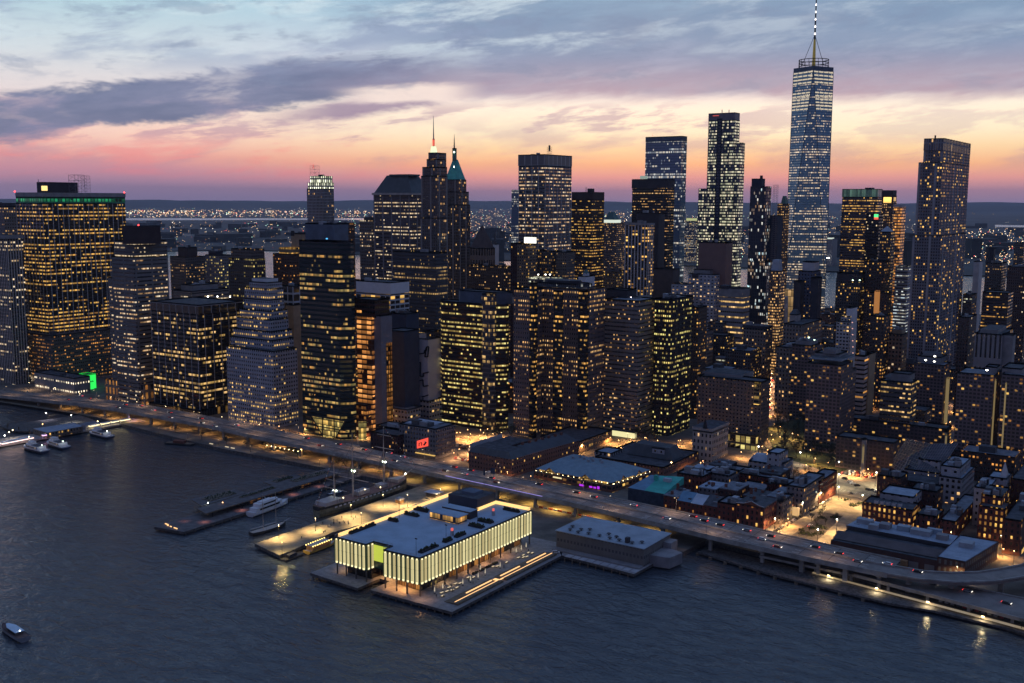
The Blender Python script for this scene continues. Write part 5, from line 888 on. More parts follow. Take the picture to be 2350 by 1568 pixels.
# ============ elevated highway ============
near=[(-700,158),(-640,164),(-554,171),(-470,175),(-378,176),(-301,171),(-177,166),(-61,162),(21,155.5),(98,147),(150,143.5),(190,143)]
far=[(-700,182),(-640,187),(-562,195),(-480,200),(-407,200),(-281,194),(-171,188),(-72,185.5),(11,182.5),(82,178),(116,174),(166,169),(190,168)]
def at_(pl,x):
    for a,b_ in zip(pl,pl[1:]):
        if a[0]<=x<=b_[0]: t=(x-a[0])/(b_[0]-a[0]); return a[1]+(b_[1]-a[1])*t
    return pl[0][1] if x<pl[0][0] else pl[-1][1]
def dz_(x): return 12 if x>-520 else max(4.,12-(-520-x)*.03)
hw=thing('elevated_highway','elevated highway running along the whole waterfront above the water edge','highway',(-250,180,2.6))
xs=[-700+i*10 for i in range(90)]
def strip(f0,f1,zo,th=0,mi=0):
    mb=MB()
    for a,b_ in zip(xs,xs[1:]):
        p0,p1,q1,q0=(a,f0(a),dz_(a)+zo),(b_,f0(b_),dz_(b_)+zo),(b_,f1(b_),dz_(b_)+zo),(a,f1(a),dz_(a)+zo)
        mb.face([p0,p1,q1,q0],mi)
        if th:
            lo=lambda p:(p[0],p[1],p[2]-th)
            mb.face([lo(p0),lo(p1),p1,p0],mi); mb.face([q0,q1,lo(q1),lo(q0)],mi); mb.face([lo(q0),lo(q1),lo(p1),lo(p0)],mi)
    return mb
N_=lambda x:at_(near,x); F_=lambda x:at_(far,x); M_=lambda x:(N_(x)+F_(x))/2
strip(N_,F_,0,1.5).build('deck','asphalt',hw)
strip(lambda x:N_(x)-.5,N_,.95,2.8).build('parapet','concrete',hw); strip(F_,lambda x:F_(x)+.5,.95,2.8).build('parapet','concrete',hw); strip(lambda x:M_(x)-.3,lambda x:M_(x)+.3,.9,.9).build('median_barrier','concrete',hw)
mb=MB()
for k in range(6):
    fr=[.17,.335,.66,.83,.03,.97][k]
    fy=lambda x:N_(x)+(F_(x)-N_(x))*fr
    for x in range(-690,180,12 if k<4 else 10):
        e=x+4.5 if k<4 else x+10
        mb.face([(x,fy(x)-.14,dz_(x)+.02),(e,fy(e)-.14,dz_(e)+.02),(e,fy(e)+.14,dz_(e)+.02),(x,fy(x)+.14,dz_(x)+.02)])
for x in range(10,120,11):  # painted chevrons
    y=fy(x)-5 if False else N_(x)+6.5
    for s_ in (-1,1): mb.bar((x,y,dz_(x)+.03),(x+2.6,y+s_*1.3,dz_(x)+.03),.12)
mb.build('lane_markings','lane_paint',hw)
mb=MB()
for x in range(-690,180,16): mb.face([(x,N_(x)+.3,dz_(x)+.03),(x+.35,N_(x)+.3,dz_(x)+.03),(x+.35,F_(x)-.3,dz_(x)+.03),(x,F_(x)-.3,dz_(x)+.03)])
mb.build('expansion_joints','dark',hw)
for x in range(-615,195,32):
    for fy in (lambda x:N_(x)+4.5,lambda x:F_(x)-4.5):
        mb=MB(); y=fy(x); mb.box(x-.9,x+.9,y-.9,y+.9,-1,dz_(x)-1.5); mb.build('pillar','concrete',hw)
    mb=MB(); mb.box(x-1,x+1,N_(x)+1,F_(x)-1,dz_(x)-3,dz_(x)-1.5); mb.build('cross_beam','concrete',hw)
# curving ramp and lower carriageway at the right
rn=[(190,143),(207,145),(222,151),(237,163),(250,182),(262,206),(272,236)]; rf=[(190,157),(205,158),(216,163),(228,173),(241,192),(252,212),(261,238)]
mb=MB()
for (a,b_),(c_,d_) in zip(zip(rn,rn[1:]),zip(rf,rf[1:])):
    mb.face([(*a,12),(*b_,12),(*d_,12),(*c_,12)]); mb.face([(*a,10.5),(*b_,10.5),(*b_,12),(*a,12)]); mb.face([(*c_,12),(*d_,12),(*d_,10.5),(*c_,10.5)])
mb.build('curved_ramp','asphalt',hw)
mb=MB()
for pl in (rn,rf):
    for a,b_ in zip(pl,pl[1:]): mb.bar((*a,12.4),(*b_,12.4),.55)
mb.build('ramp_parapet','concrete',hw)
for x,y in ((199,150),(218,157),(238,176),(252,200),(168,146),(144,148)): mb=MB(); mb.box(x-1.2,x+1.2,y-1.2,y+1.2,0,10.5); mb.build('pillar','concrete',hw)
lw=thing('lower_carriageway','lower roadway passing under the curved ramp with a cream lit edge','road',(230,150,2.6))
mb=MB(); mb.prism([(120,148),(172,147.5),(233,137),(300,126),(360,112),(360,150),(300,158),(251,162),(200,164),(120,166)],5.4,6.6,1,0,bottom=True); mb.build('deck',['asphalt','concrete'],lw)
for a,b_ in (((172,147.5),(233,137)),((233,137),(300,126)),((300,126),(360,112)),((200,164),(251,162)),((251,162),(300,158))): mb=MB(); mb.bar((*a,7),(*b_,7),.4); mb.build('parapet','concrete',lw)
mb=MB(); mb.face([(150,146.5,3.2),(233,133.5,3.2),(300,122,3.2),(300,125.4,3.2),(233,136.6,3.2),(150,149,3.2)]); mb.build('lit_path','path_lamp_glow',lw) if pmat('path_lamp_glow',(.6,.5,.33),.9,em=(1,.72,.36),st=.2) else 0  # lamp light on the path put into its colour and faint glow
for x in range(150,330,20): mb=MB(); y=142-(x-200)*.16+3; mb.box(x-.7,x+.7,y-.7,y+.7,0,5.4); mb.build('pillar','concrete',lw)
mb=MB()
for a,b_ in zip(xs,xs[1:]):
    if a<60: mb.face([(a,N_(a)-3,2.66),(b_,N_(b_)-3,2.66),(b_,F_(b_)+6,2.66),(a,F_(a)+6,2.66)])
struct('roadway',mb,'lot')
# deck lamps hung under the highway
ul=None
def under(x,y,z,w,c,lb,gp,st='em_lampo'):
    o=thing('underdeck_lamp',lb,'lamp',(x,y,z),group=gp); mb=MB(); mb.box(x-.6,x+.6,y-.2,y+.2,z-.15,z+.15); mb.build('fixture',st,o); plight(x,y,z-.7,w*(1.6 if x>150 else 1),c,o,cone=(174 if x>150 else 150))
for x in range(-600,60,24): under(x+rq.uniform(-4,4),N_(x)+rq.uniform(3,9),9.2,rq.uniform(900,2000)*(1.1 if -140<x<60 else .5),(1,.5,.15) if x<-150 else (1,.62,.16),'amber lamp hung below the elevated highway deck','amber lamps under the highway')
for x in range(160,345,26): under(x,137-(x-200)*.16,4.9,380,(1,.78,.42),'cream lamp under the edge of the lower carriageway','cream lamps under the lower carriageway','em_lamp')
pl0=None
E('em_added_lamp',(1,.7,.4),1.2)  # dim heads and spots added to the poles to brighten the deck
for k,x in enumerate(range(-660,185,34)):
    sd=k%2; y=N_(x)+.2 if sd==0 else F_(x)-.2; sg=1 if sd==0 else -1
    if k<2:
        o=thing('highway_pole','slim pole with an added lamp on the parapet of the elevated highway','lamp',(x,y,dz_(x)),group='poles with added lamps along the highway')
        mb=MB(); mb.cyl(x,y,dz_(x),dz_(x)+9,.14,.08,6); mb.build('pole','steel',o); mb=MB(); mb.bar((x,y,dz_(x)+9),(x,y+sg*2.4,dz_(x)+9.5),.07); mb.build('arm','steel',o)
        mb=MB(); mb.box(x-.2,x+.2,y+sg*2.4-.5,y+sg*2.4+.5,dz_(x)+9.3,dz_(x)+9.5); mb.build('lamp_head','em_added_lamp',o)
        if k==0: pl0=o
        else: pl1=o; POLES=[list(p.children) for p in (pl0,pl1)]
    else:
        src=(pl0,pl1)[sd]; o=src.copy(); COL.objects.link(o); o.location=(x,y,dz_(x))
        for ch in POLES[sd]:
            if ch.type=='MESH': c_=ch.copy(); COL.objects.link(c_); c_.parent=o
    plight(x,y+sg*2.4,dz_(x)+9.1,800,(1,.6,.3),o,.3,cone=150)
mb=MB(); mb.bar((-112,N_(-112)-.6,12.6),(-30,N_(-30)-.6,12.6),.16); mb.build('violet_light_line','em_vline',hw) if E('em_vline',(.45,.38,1),.9) else 0
gs=thing('sign_gantry','dark roadside sign boards on posts beside the highway, left of the market hall','sign',(-74,160.5,12))
for x,z0,z1,w in ((-77,19,23,1.2),(-70,21,25,3.6)):
    mb=MB(); mb.cyl(x,160.5,12,z1,.15,n=6); mb.build('post','steel',gs); mb=MB(); mb.box(x-w*.5,x+w*.5,160.2,160.5,z0,z1); mb.build('sign_board','navy_plain',gs)
b0=None
for i in range(12):
    x=-40+i*3.6
    if b0 is None:
        b0=MB(); b0.prism([(x,164.6),(x+3.2,164.6),(x+3.2,165.2),(x,165.2)],2.6,3.7,0,0,inset=.12); b0=b0.build('road_barrier','white_paint',origin=(x,165,2.6),label='white plastic road barrier below the highway behind the shed',category='barrier',group='white barriers behind the shed'); b1=b0.copy(); b1.data=b0.data.copy(); b1.data.materials[0]=MATS['red_paint']; COL.objects.link(b1); b1.location=(x+3.6,165,2.6); b1['label']='red plastic road barrier below the highway behind the shed'; b1['group']='red barriers behind the shed'
    elif i>1:
        o=(b0 if i%2==0 else b1).copy(); COL.objects.link(o); o.location=(x,165,2.6)
# ============ low buildings with their own roof shapes ============
mk=thing('market_hall','market hall with a broad blue grey gabled roof and strings of lit clerestory windows','building',(-46,247,2.6))
mb=MB(); mb.prism([(-80,225),(-15,223),(-9,271),(-78,273)],2.6,7.4,0,1,bay=4,par=.4); mb.build('brick_wall',['market_brick','roof_mid'],mk)
mb=MB(); mb.prism([(-77,227.5),(-17.5,225.6),(-12,268),(-75,270)],7.2,9.4,0,0,bay=2); mb.build('clerestory',facade('clerestory',2.,2.4,.85,.8,1.,0,(.2,.12,.08),A=CREAM,B=YEL,st=.8,bl=0),mk)
ev=[(-79,225.5),(-15.6,223.4),(-10,270.4),(-77,272)]; ri=[(-68,240),(-29,238.5),(-26,256),(-67,258)]
mb=MB()
for i in range(4):
    a,b_=ev[i],ev[(i+1)%4]; c_,d_=ri[(i+1)%4],ri[i]; mb.face([(*a,9.4),(*b_,9.4),(*c_,15.5),(*d_,15.5)])
mb.face([(*p,15.5) for p in ri]); mb.build('roof','market_roof',mk)
def gable(x,y,nx,ny,w,h,dep,root):
    tx,ty=-ny,nx; z=8.2
    A_=(x-tx*w/2,y-ty*w/2); B_=(x+tx*w/2,y+ty*w/2)
    mb=MB(); mb.face([(*A_,z),(*B_,z),(x,y,z+h)],0,[(0,z),(w,z),(w/2,z+h)]); mb.face([(*B_,z),(*A_,z),(x,y,z+h)],0,[(0,z),(w,z),(w/2,z+h)]); mb.build('gable_window','gable_glass',root)
    bk=(x-nx*dep,y-ny*dep,z+h+.6); mb=MB()
    k=.9
    mb.face([(A_[0]+nx*k-tx*.8,A_[1]+ny*k-ty*.8,z+.3),(x+nx*k,y+ny*k,z+h+.6),bk,(A_[0]-nx*dep*.1,A_[1]-ny*dep*.1,z+.3)]); mb.face([(x+nx*k,y+ny*k,z+h+.6),(B_[0]+nx*k+tx*.8,B_[1]+ny*k+ty*.8,z+.3),(B_[0]-nx*dep*.1,B_[1]-ny*dep*.1,z+.3),bk]); mb.build('gable_roof','market_roof',root)
    mb=MB(); mb.bar((A_[0]+nx*k,A_[1]+ny*k,z+.4),(x+nx*k,y+ny*k,z+h+.7),.22); mb.build('gable_trim','red_paint',root)
facade('gable_glass',1.5,9.,.8,.95,1.,0,(.15,.1,.07),A=CREAM,B=YEL,st=.65,bl=0,mul=.05)
gable(-66,224.8,0,-1,9.5,3.4,10,mk); gable(-36,223.9,0,-1,9.5,3.4,10,mk); gable(-14.3,237,1,0,9,3.2,10,mk); gable(-12.2,256,1,0,9,3.2,10,mk)
for i in range(15):
    x=-78+i*4.5; mb=MB(); mb.ball(x,224.9,8.3,.28); mb.build('eave_lamp','em_lamp',mk)
for i in range(9):
    y=226+i*5.4; x=-14.9+i*.62; mb=MB(); mb.ball(x,y,8.3,.28); mb.build('eave_lamp','em_lamp',mk)
for x0,x1 in ((-41,-37.5),(-33,-30.5),(-29.6,-27.5),(-26.6,-24.6),(-23.8,-21.8)): mb=MB(); mb.box(x0,x1,223.3,223.7,3.4,5.4 if x0>-28 else 4.6); mb.build('purple_window','em_purple',mk)
mb=MB(); mb.box(-15,-14.6,229,230.6,3.4,5.4); mb.build('purple_window','em_purple',mk)
mb=MB(); mb.box(-63,-56,223.8,224.4,5.6,6.5); mb.build('lit_sign','em_market',mk)
for x,y in ((-52,248),(-48,252),(-44,247),(-40,251),(-57,251),(-36,246),(-60,246),(-46,244)): mb=MB(); mb.cyl(x,y,15.5,17.2,1.1,n=8); mb.build('roof_fan','roof_unit',mk)
for y_ in range(1): plight(-46,219,6,220,(.6,.35,1),mk)
sc=thing('brick_row','long brick row with a dark mansard roof and chimneys left of the market hall','house',(-114,257,2.6))
mb=MB(); mb.prism([(-134,219),(-94,217),(-86,297),(-112,299),(-116,240),(-134,241)],2.6,15.5,0,1,bay=2.7); mb.build('wall','brick_row_w' if 0 else 'brick_lit',sc); 
mb=MB()
mb.prism([(-134,219),(-94,217),(-93,240),(-134,241)],15.5,20,0,1,inset=.22); mb.build('mansard_roof',['slate','roof_dark'],sc)
mb=MB(); a,b_,c_,d_=(-94,238),(-86,297),(-112,299),(-116,240)
mb.face([(*a,15.5),(*b_,15.5),(-98,296,20),(-105,240,20)]); mb.face([(*c_,15.5),(*d_,15.5),(-105,240,20),(-98,296,20)]); mb.face([(*b_,15.5),(*c_,15.5),(-98,296,20)]); mb.build('pitched_roof','slate',sc)
for t_ in range(7): mb=MB(); x,y=-104+t_*1.0,246+t_*7.5; mb.box(x-.6,x+.6,y-1.2,y+1.2,18,21.6); mb.build('chimney','brick',sc)
mb=MB(); mb.box(-134.4,-133.9,221,262,2.6,21); mb.build('party_wall','conc_light',sc); mb=MB(); mb.prism([(-134,241),(-116,240),(-113,270),(-134,272)],2.6,17.5,0,1,bay=2.8); mb.build('rear_wing',['brick_dark','roof_dark'],sc)
tl=thing('teal_roofed_building','building wrapped in dark blue netting with a bright teal gable and roof','building',(18,225,2.6))
mb=MB(); mb.prism([(5,209),(31,209),(31,238),(5,238)],2.6,12.6,0,1); mb.build('netted_wall',['netting','roof_mid'],tl)
mb=MB(); mb.face([(17,209,12.7),(31.4,209,12.7),(31.4,238,12.7+5),(17,232,17.7)]); mb.face([(31.4,209,12.7),(31.4,209,12.7),(31.4,238,17.7),(31.4,238,12.7)]); mb.build('teal_roof','teal_paint',tl)
mb=MB(); mb.face([(5,209,12.7),(17,209,12.7),(17,232,17.7),(8,236,16)]); mb.build('grey_roof','blue_sheet',tl)
mb=MB(); mb.box(16,18.4,224,226.4,12.6,19.5); mb.build('chimney','teal_paint',tl)
mb=MB(); mb.box(22,27,226,229,14,18); mb.build('dormer','pale_roof',tl)
def house(label,x0,x1,y0,y1,h,wall,roofm,kind='flat',**k):
    o=thing(k.get('name','brick_house'),label,'house',(x1,y0,2.6))
    mb=MB(); mb.prism([(x0,y0),(x1,y0),(x1,y1),(x0,y1)],2.6,2.6+h,0,1,bay=MATS[wall].get('bay')); mb.build('wall',[wall,'roof_dark'],o)
    z=2.6+h; mb=MB(); ym=(y0+y1)/2
    if kind=='ridge':   # ridge along X
        mb.face([(x0-.3,y0-.4,z),(x1+.3,y0-.4,z),(x1+.3,ym,z+4.2),(x0-.3,ym,z+4.2)]); mb.face([(x0-.3,ym,z+4.2),(x1+.3,ym,z+4.2),(x1+.3,y1,z),(x0-.3,y1,z)]); mb.face([(x1,y0,z),(x1,y1,z),(x1,ym,z+4.2)]); mb.face([(x0,y1,z),(x0,y0,z),(x0,ym,z+4.2)]); mb.build('pitched_roof',roofm,o)
    else:
        mb.box(x0-.2,x1+.2,y0-.2,y1+.2,z,z+.6); mb.build('roof',roofm,o)
    for _ in range(ru.randint(2,5)):
        a_,b__=ru.uniform(x0+1,x1-3),ru.uniform(y0+2,y1-4); mb=MB(); mb.box(a_,a_+ru.uniform(.8,3),b__,b__+ru.uniform(.8,4),z,z+ru.uniform(.8,2)); mb.build('roof_unit',ru.choice(['roof_unit','conc','roof_unit_dark','roof_dark']),o)
    for _ in range(ru.randint(1,3)):
        x,y=ru.uniform(x0+2,x1-2),ru.uniform(y0+3,y1-2); mb=MB(); mb.box(x-.8,x+.8,y-.6,y+.6,z,z+ru.uniform(1.5,5)); mb.build('chimney','brick',o)
    return o
house('narrow brick house right of the teal roofed building',31.6,41,208,228,9.5,'brick_low','roof_mid')
house('brick house with a steep blue metal roof beside the highway',41.4,51,208,226,8,'brick_low','blue_sheet','ridge')
house('brick house with a narrow pale blue pitched roof beside the highway',51.4,59.5,207,225,8,'brick_low','pale_roof','ridge')
house('brick house with a black pitched roof left of the blue flat roofed house',60,69,206.5,228,8.5,'brick_low','roof_dark','ridge')
pd=house('corner brick house with a curved white edged pediment facing the highway',83,101,203,226,14,'brick_orange2','roof_dark')
mb=MB(); pp=[(83,16.8),(88,17.2),(91,18.4),(93,19.2),(95,18.4),(98,17.2),(101,16.8)]
for p,q in zip(pp,pp[1:]): mb.bar((p[0],202.6,p[1]+.6),(q[0],202.6,q[1]+.6),.28)
for p,q in zip(pp,pp[1:]): mb.face([(p[0],202.8,16.5),(q[0],202.8,16.5),(q[0],202.8,q[1]+.5),(p[0],202.8,p[1]+.5)],1)
mb.build('pediment',['conc_light','brick'],pd)
for (lb,x0,x1,y0,y1,h,wl_,rf_) in (
 ('dim brick house with a pale blue flat roof behind the netted building',22,34,262,282,13,'brick_low','roof_blue'),
 ('brown brick house two rows behind the pitched blue roofs',58,70,236,256,12,'brick_dark','roof_mid'),
 ('brick house with a dark flat roof behind the pedimented corner house',76,90,232,250,11,'brick_low','roof_dark'),
 ('slim brick house with a blue roof in the second row of the brick quarter',44,56,234,252,11,'grey_low','roof_blue'),
 ('brick house below the white barrel roofed school',62,78,290,312,12,'brick_dark','roof_dark'),
 ('low brick wing with a grey roof left of the brick quarter car street',90,104,236,262,12,'brick_low','roof_mid'),
 ('dark brick house at the back corner of the brick quarter',26,40,290,308,12,'brick_dark','roof_dark')): house(lb,x0,x1,y0,y1,h,wl_,rf_)
wh=thing('warehouse','long low brick warehouse with blue roofs and rooftop machines beside the highway','building',(185,208,2.6))
mb=MB(); mb.prism([(147,187),(205,185.5),(207,229),(150,231)],2.6,10.2,0,1,bay=8,par=.3); mb.build('wall',['ware_wall','roof_dark'],wh)
mb=MB(); mb.prism([(205,184),(219,184),(227,230),(207,230)],2.6,13,0,1,bay=3,par=.5); mb.build('end_block',['ware_end','roof_blue'],wh) if facade('ware_end',3.,4.2,.42,.6,.03,0,(.12,.06,.05),(.2,.18,.17)) else 0
mb=MB()
mb.face([(147,199,12.6),(205,197.5,12.6),(205,189,10.4),(147,190,10.4)]); mb.face([(147,199,10.2),(205,197.5,10.2),(205,197.5,12.6),(147,199,12.6)]); mb.build('shed_roof','slate_brown',wh)
mb=MB(); mb.prism([(148,212),(206,210),(206,229),(150,230)],10.2,12.4,0,1); mb.build('upper_roof',['dark_plain','roof_blue'],wh)
for x,y,a,b_ in ((156,222,9,5),(168,220,6,6),(178,222,7,5),(188,220,11,6),(200,218,6,5),(163,214,5,4),(194,226,8,3),(214,212,7,7)): mb=MB(); mb.box(x-a/2,x+a/2,y-b_/2,y+b_/2,12.4,15.2); mb.build('roof_machine',ru.choice(['roof_unit','steel_blue','conc']),wh)
for x in (153,160,167): pass
mb=MB(); mb.box(153,156,210,211,14.6,15); mb.build('duct','steel_blue',wh)
mb=MB(); mb.prism([(184,182.9),(190,182.9),(190,184.6),(184,184.6)],2.6,7.5,0,0); mb.build('rust_door','wood_warm',wh)
# infill blocks behind the front rows, kept below what already shows
taken=[(o.location.x,o.location.y) for o in TH.values()]
rf2=random.Random(21); nfill=0; FW=['punch_dim','punch_dim2','punch_brown','punch_stone','punch_warm3','punch_brown2','bands_dim','punch_tan']
FN={'punch_dim':'grey','punch_dim2':'dark slate','punch_brown':'dark brown','punch_stone':'pale stone','punch_warm3':'brown orange lit','punch_brown2':'umber','bands_dim':'banded dark','punch_tan':'tan'}
def projx(x,y,z):
    d=Vector((x,y,z))-CAM; k=d.dot(fw); return 1175+2415.2*d.dot(rt)/k,784-2415.2*d.dot(up)/k
used=set()
for gy in range(340,1250,62):
    for gx in range(-760,330,58):
        x=gx+rf2.uniform(-10,10)+ (gy-340)*-.25; y=gy+rf2.uniform(-10,10); d=math.hypot(x-CAM.x,y-CAM.y)
        if min(math.hypot(x-20-a,y-b_) for a,b_ in taken)<34: continue
        if not (-20<projx(x,y,3)[0]<2370): continue
        if any(math.hypot(x-a,y-b_)<42 for a,b_ in ((20,480),(40,430),(-60,640),(-100,760),(20,700),(110,330),(120,380),(-170,280),(60,390),(80,370),(70,450))): continue
        sx,sy=projx(x,y,3)
        h=rf2.uniform(22,48) if d<1000 else rf2.uniform(35,70) if sx<1750 else rf2.uniform(30,60)
        if sx>1780: h=min(h,rf2.uniform(20,42))
        stl=rf2.choice(FW); best=min(TH.items(),key=lambda kv:math.hypot(kv[1].location.x-x,kv[1].location.y-y))[0]
        lb=f'{FN[stl]} infill block beside the '+' '.join(best.split()[:9]).rstrip(' with of a and on in the')
        if lb in used: continue
        used.add(lb); nfill+=1
        w,dp=rf2.uniform(24,38),rf2.uniform(22,34)
        o=thing('infill_block',lb,'building',(x,y,2.6)); mb=MB(); mb.prism([(x-w,y),(x,y),(x,y+dp),(x-w,y+dp)],2.6,h,0,1,bay=MATS[stl].get('bay'),par=1); mb.build('wall',[stl,rf2.choice(['roof_dark','roof_dark','roof_mid'])],o)
        mb=MB(); mb.box(x-w*.7,x-w*.4,y+dp*.3,y+dp*.6,h-1,h+3.2); mb.build('roof_unit','roof_unit_dark',o)
print('infill',nfill)

# ============ boats ============
def hull(L,B,H,z0,mi=0,bow=.35,stern=.75,sheer=.8,n=14):
    mb=MB(); rows=[]
    for i in range(n+1):
        t=i/n; x=-L/2+L*t
        w=B/2*(stern+(1-stern)*min(1,t/.25)) if t<.25 else B/2
        if t>1-bow: w=B/2*max(.02,max(0,math.cos((t-(1-bow))/bow*math.pi/2))**.7)
        zt=z0+H+sheer*(2*t-1)**2*(1 if t>.5 else .5)
        rows.append([(x,-w*.55,z0),(x,-w,z0+H*.45),(x,-w,zt),(x,w,zt),(x,w,z0+H*.45),(x,w*.55,z0)])
    for r0,r1 in zip(rows,rows[1:]):
        for k in range(5): mb.face([r0[k],r1[k],r1[k+1],r0[k+1]] if k!=2 else [(r0[2][0],r0[2][1],r0[2][2]-.3),(r1[2][0],r1[2][1],r1[2][2]-.3),(r1[3][0],r1[3][1],r1[3][2]-.3),(r0[3][0],r0[3][1],r0[3][2]-.3)],mi if k!=2 else 1)
    mb.face(list(reversed(rows[0])),mi); return mb
def vessel(name,label,cat,x,y,rz,group=None): return thing(name,label,cat,(x,y,0),rz,group)
def child(mb,name,mats,root):  # mesh already in the thing's own frame
    l=root.location.copy(); root.location=(0,0,0); o=mb.build(name,mats,root); root.location=l; return o
pmat('ship_hull',(.24,.22,.15),.7,var=.4,scale=.4); pmat('ship_deck',(.24,.13,.11),.8); pmat('ship_house',(.4,.36,.36),.6)
# square rigged ship along +Y
shp=vessel('tall_ship','three masted square rigged ship with lit masts and a dark and white striped hull','ship',-143.5,115,math.radians(89))
child(hull(86,12.4,6.2,.2,0,.22,.5,2.2,22),'hull',['ship_hull','ship_deck'],shp)
mb=hull(86.2,12.7,1.5,4.6,0,.22,.5,2.2,22); child(mb,'black_band',['hull_dark','spar'],shp)
for i in range(16):
    for s_ in (-1,1):
        x=-32+i*4; mb=MB(); mb.box(x-1.1,x+1.1,s_*6.42-.06,s_*6.42+.06,5.,5.9); child(mb,'gunport','white_paint',shp)
mb=MB(); mb.prism([(-40,-5),(-24,-5.4),(-24,5.4),(-40,5)],7,9.4,0,0,inset=.08); child(mb,'poop_deck','ship_house',shp)
mb=MB(); mb.box(-8,3,-3,3,6.6,9.2); child(mb,'deckhouse','ship_house',shp)
mb=MB(); mb.box(14,21,-3,3,6.8,9); child(mb,'deckhouse','ship_house',shp)
mb=MB(); mb.prism([(29,-4.5),(40,-1),(40,1),(29,4.5)],7.4,9.6,0,0); child(mb,'forecastle','spar',shp)
for nm,x,h,ys in (('mizzen',-27,30,(9,14.5,20)),('main',-10,43,(12,19,27,35)),('fore',20,42,(12,19,27,36))):
    mb=MB(); mb.cyl(x,0,6,6+h*.6,.62,.5,8); mb.cyl(x,0,6+h*.58,6+h,.36,.14,6); mp=child(mb,'mast','spar',shp)
    for k,yy in enumerate(ys):
        w=13.5-k*2.4-(3 if nm=='mizzen' else 0); mb=MB(); mb.bar((x+.6,-w,6+yy),(x+.6,0,6+yy),.2,r1=.36); mb.bar((x+.6,0,6+yy),(x+.6,w,6+yy),.36,r1=.2); child(mb,'yard','spar',shp)
    mb=MB()
    for s_ in (-1,1):
        for q in (-3,-1,1): mb.bar((x+q,s_*6.1,7.2),(x,0,6+h*.62),.08)
        for q in (-4,0): mb.bar((x+q,s_*6.1,7.2),(x,0,6+h*.9),.04)
    child(mb,'shrouds','dark',shp)
    for s_ in (-1,1):
        mb=MB(); mb.ball(x+.6,s_*(1.1),6+(ys[1]-1.5 if nm!='mizzen' else ys[0]-1),.75); child(mb,'work_lamp','em_lampg',shp)
    l_=plight(0,0,0,2200,(1,.8,.68)); l_.parent=shp; l_.location=(x+1.6,-1.5,6+ys[1]); l_.data.name='work_lamp_light'
mb=MB(); mb.bar((38,0,9),(54,0,14),.35,r1=.12); child(mb,'bowsprit','spar',shp)
mb=MB()
for p,q in (((54,0,14),(20,0,47)),((50,0,12.8),(20,0,33)),((44,0,11),(20,0,24)),((20,0,40),(-10,0,22)),((-10,0,42),(-27,0,20)),((-27,0,34),(-42,0,8))): mb.bar(p,q,.09)
child(mb,'stays','dark',shp)
mb=MB()
for i in range(22):
    t=i/21; p=Vector((-43,0,9)).lerp(Vector((-27,0,38)),t); mb.face([(p.x,p.y,p.z),(p.x+.7,p.y,p.z),(p.x+.6,p.y+.1,p.z-.8),(p.x,p.y+.1,p.z-.8)],i%3)
for i in range(24):
    t=i/23; p=Vector((20,0,48)).lerp(Vector((52,0,14)),t); mb.face([(p.x,p.y,p.z),(p.x+.8,p.y,p.z),(p.x+.7,p.y+.1,p.z-.9),(p.x,p.y+.1,p.z-.9)],i%3)
child(mb,'signal_flags',['white_paint','gold_paint','red_paint'],shp)
for x,y,z in ((41,-1,11),(-4,-5,10.5),(10,-6,9),(-24,-5,9.5)):
    mb=MB(); mb.ball(x,y,z,.65 if x>40 else .4); child(mb,'deck_lamp','em_lampw' if x>40 else 'em_lamp',shp)
    l_=plight(0,0,0,900,(1,.72,.55)); l_.parent=shp; l_.location=(x-1.5,y,z+1.2)
# yacht
ya=vessel('motor_yacht','white three deck yacht moored beside the two level pier','yacht',-181,66,math.radians(96))
child(hull(36,7.4,2.6,.2,0,.4,.9,.9),'hull',['white_paint','white_paint'],ya)
mb=MB(); mb.prism([(-15,-3),(6,-3.1),(11,-1.4),(11,1.4),(6,3.1),(-15,3)],2.7,5.1,0,1); child(mb,'main_deck',['white_paint','white_paint'],ya)
mb=MB(); mb.prism([(-12,-3.16),(6,-3.2),(9,-2),(9,2),(6,3.2),(-12,3.16)],3.4,4.5,0,0); child(mb,'window_band','glass_dark',ya)
mb=MB(); mb.prism([(-12,-2.7),(3,-2.7),(7,-1.2),(7,1.2),(3,2.7),(-12,2.7)],5.1,7.2,0,0); child(mb,'upper_deck','white_paint',ya)
mb=MB(); mb.prism([(-8,-2.76),(3,-2.76),(6,-1.5),(6,1.5),(3,2.76),(-8,2.76)],5.8,6.7,0,0); child(mb,'window_band','glass_dark',ya)
mb=MB(); mb.box(-9,2,-2,2,7.2,7.9); mb.bar((-3,0,7.9),(-4,0,10),.15); child(mb,'flybridge','white_paint',ya)
# schooner and small craft
sn=vessel('schooner','dark two masted schooner at the outer end of the ship pier','sailboat',-149,36,math.radians(88))
child(hull(27,6,1.9,.1,0,.4,.7,.9),'hull',['hull_dark','spar'],sn)
for x,h in ((-4,24),(6,23)): mb=MB(); mb.cyl(x,0,1.5,h,.2,.09,6); child(mb,'mast','spar',sn)
mb=MB(); mb.bar((-4,0,4),(-14,0,4.4),.35); mb.bar((6,0,4),(-3,0,4.2),.35); mb.bar((12,0,2.8),(18,0,4),.18); child(mb,'furled_boom','cloth',sn)
mb=MB()
for x in (-4,6):
    for s_ in (-1,1): mb.bar((x,s_*2.8,2),(x,0,19),.04)
mb.bar((17,0,3.8),(6,0,20),.04); child(mb,'rigging','dark',sn)
dk=vessel('small_launch','small blue launch between the two level pier and the tall ship','boat',-172,118,math.radians(80))
child(hull(13,4,1.3,.1,0),'hull',['hull_navy','white_paint'],dk); mb=MB(); mb.box(-3,2,-1.3,1.3,1.2,3); child(mb,'cabin','white_paint',dk)
bg_=vessel('lit_excursion_boat','small excursion boat glowing with yellow bulbs beside the lit hall','boat',-99,30,math.radians(92))
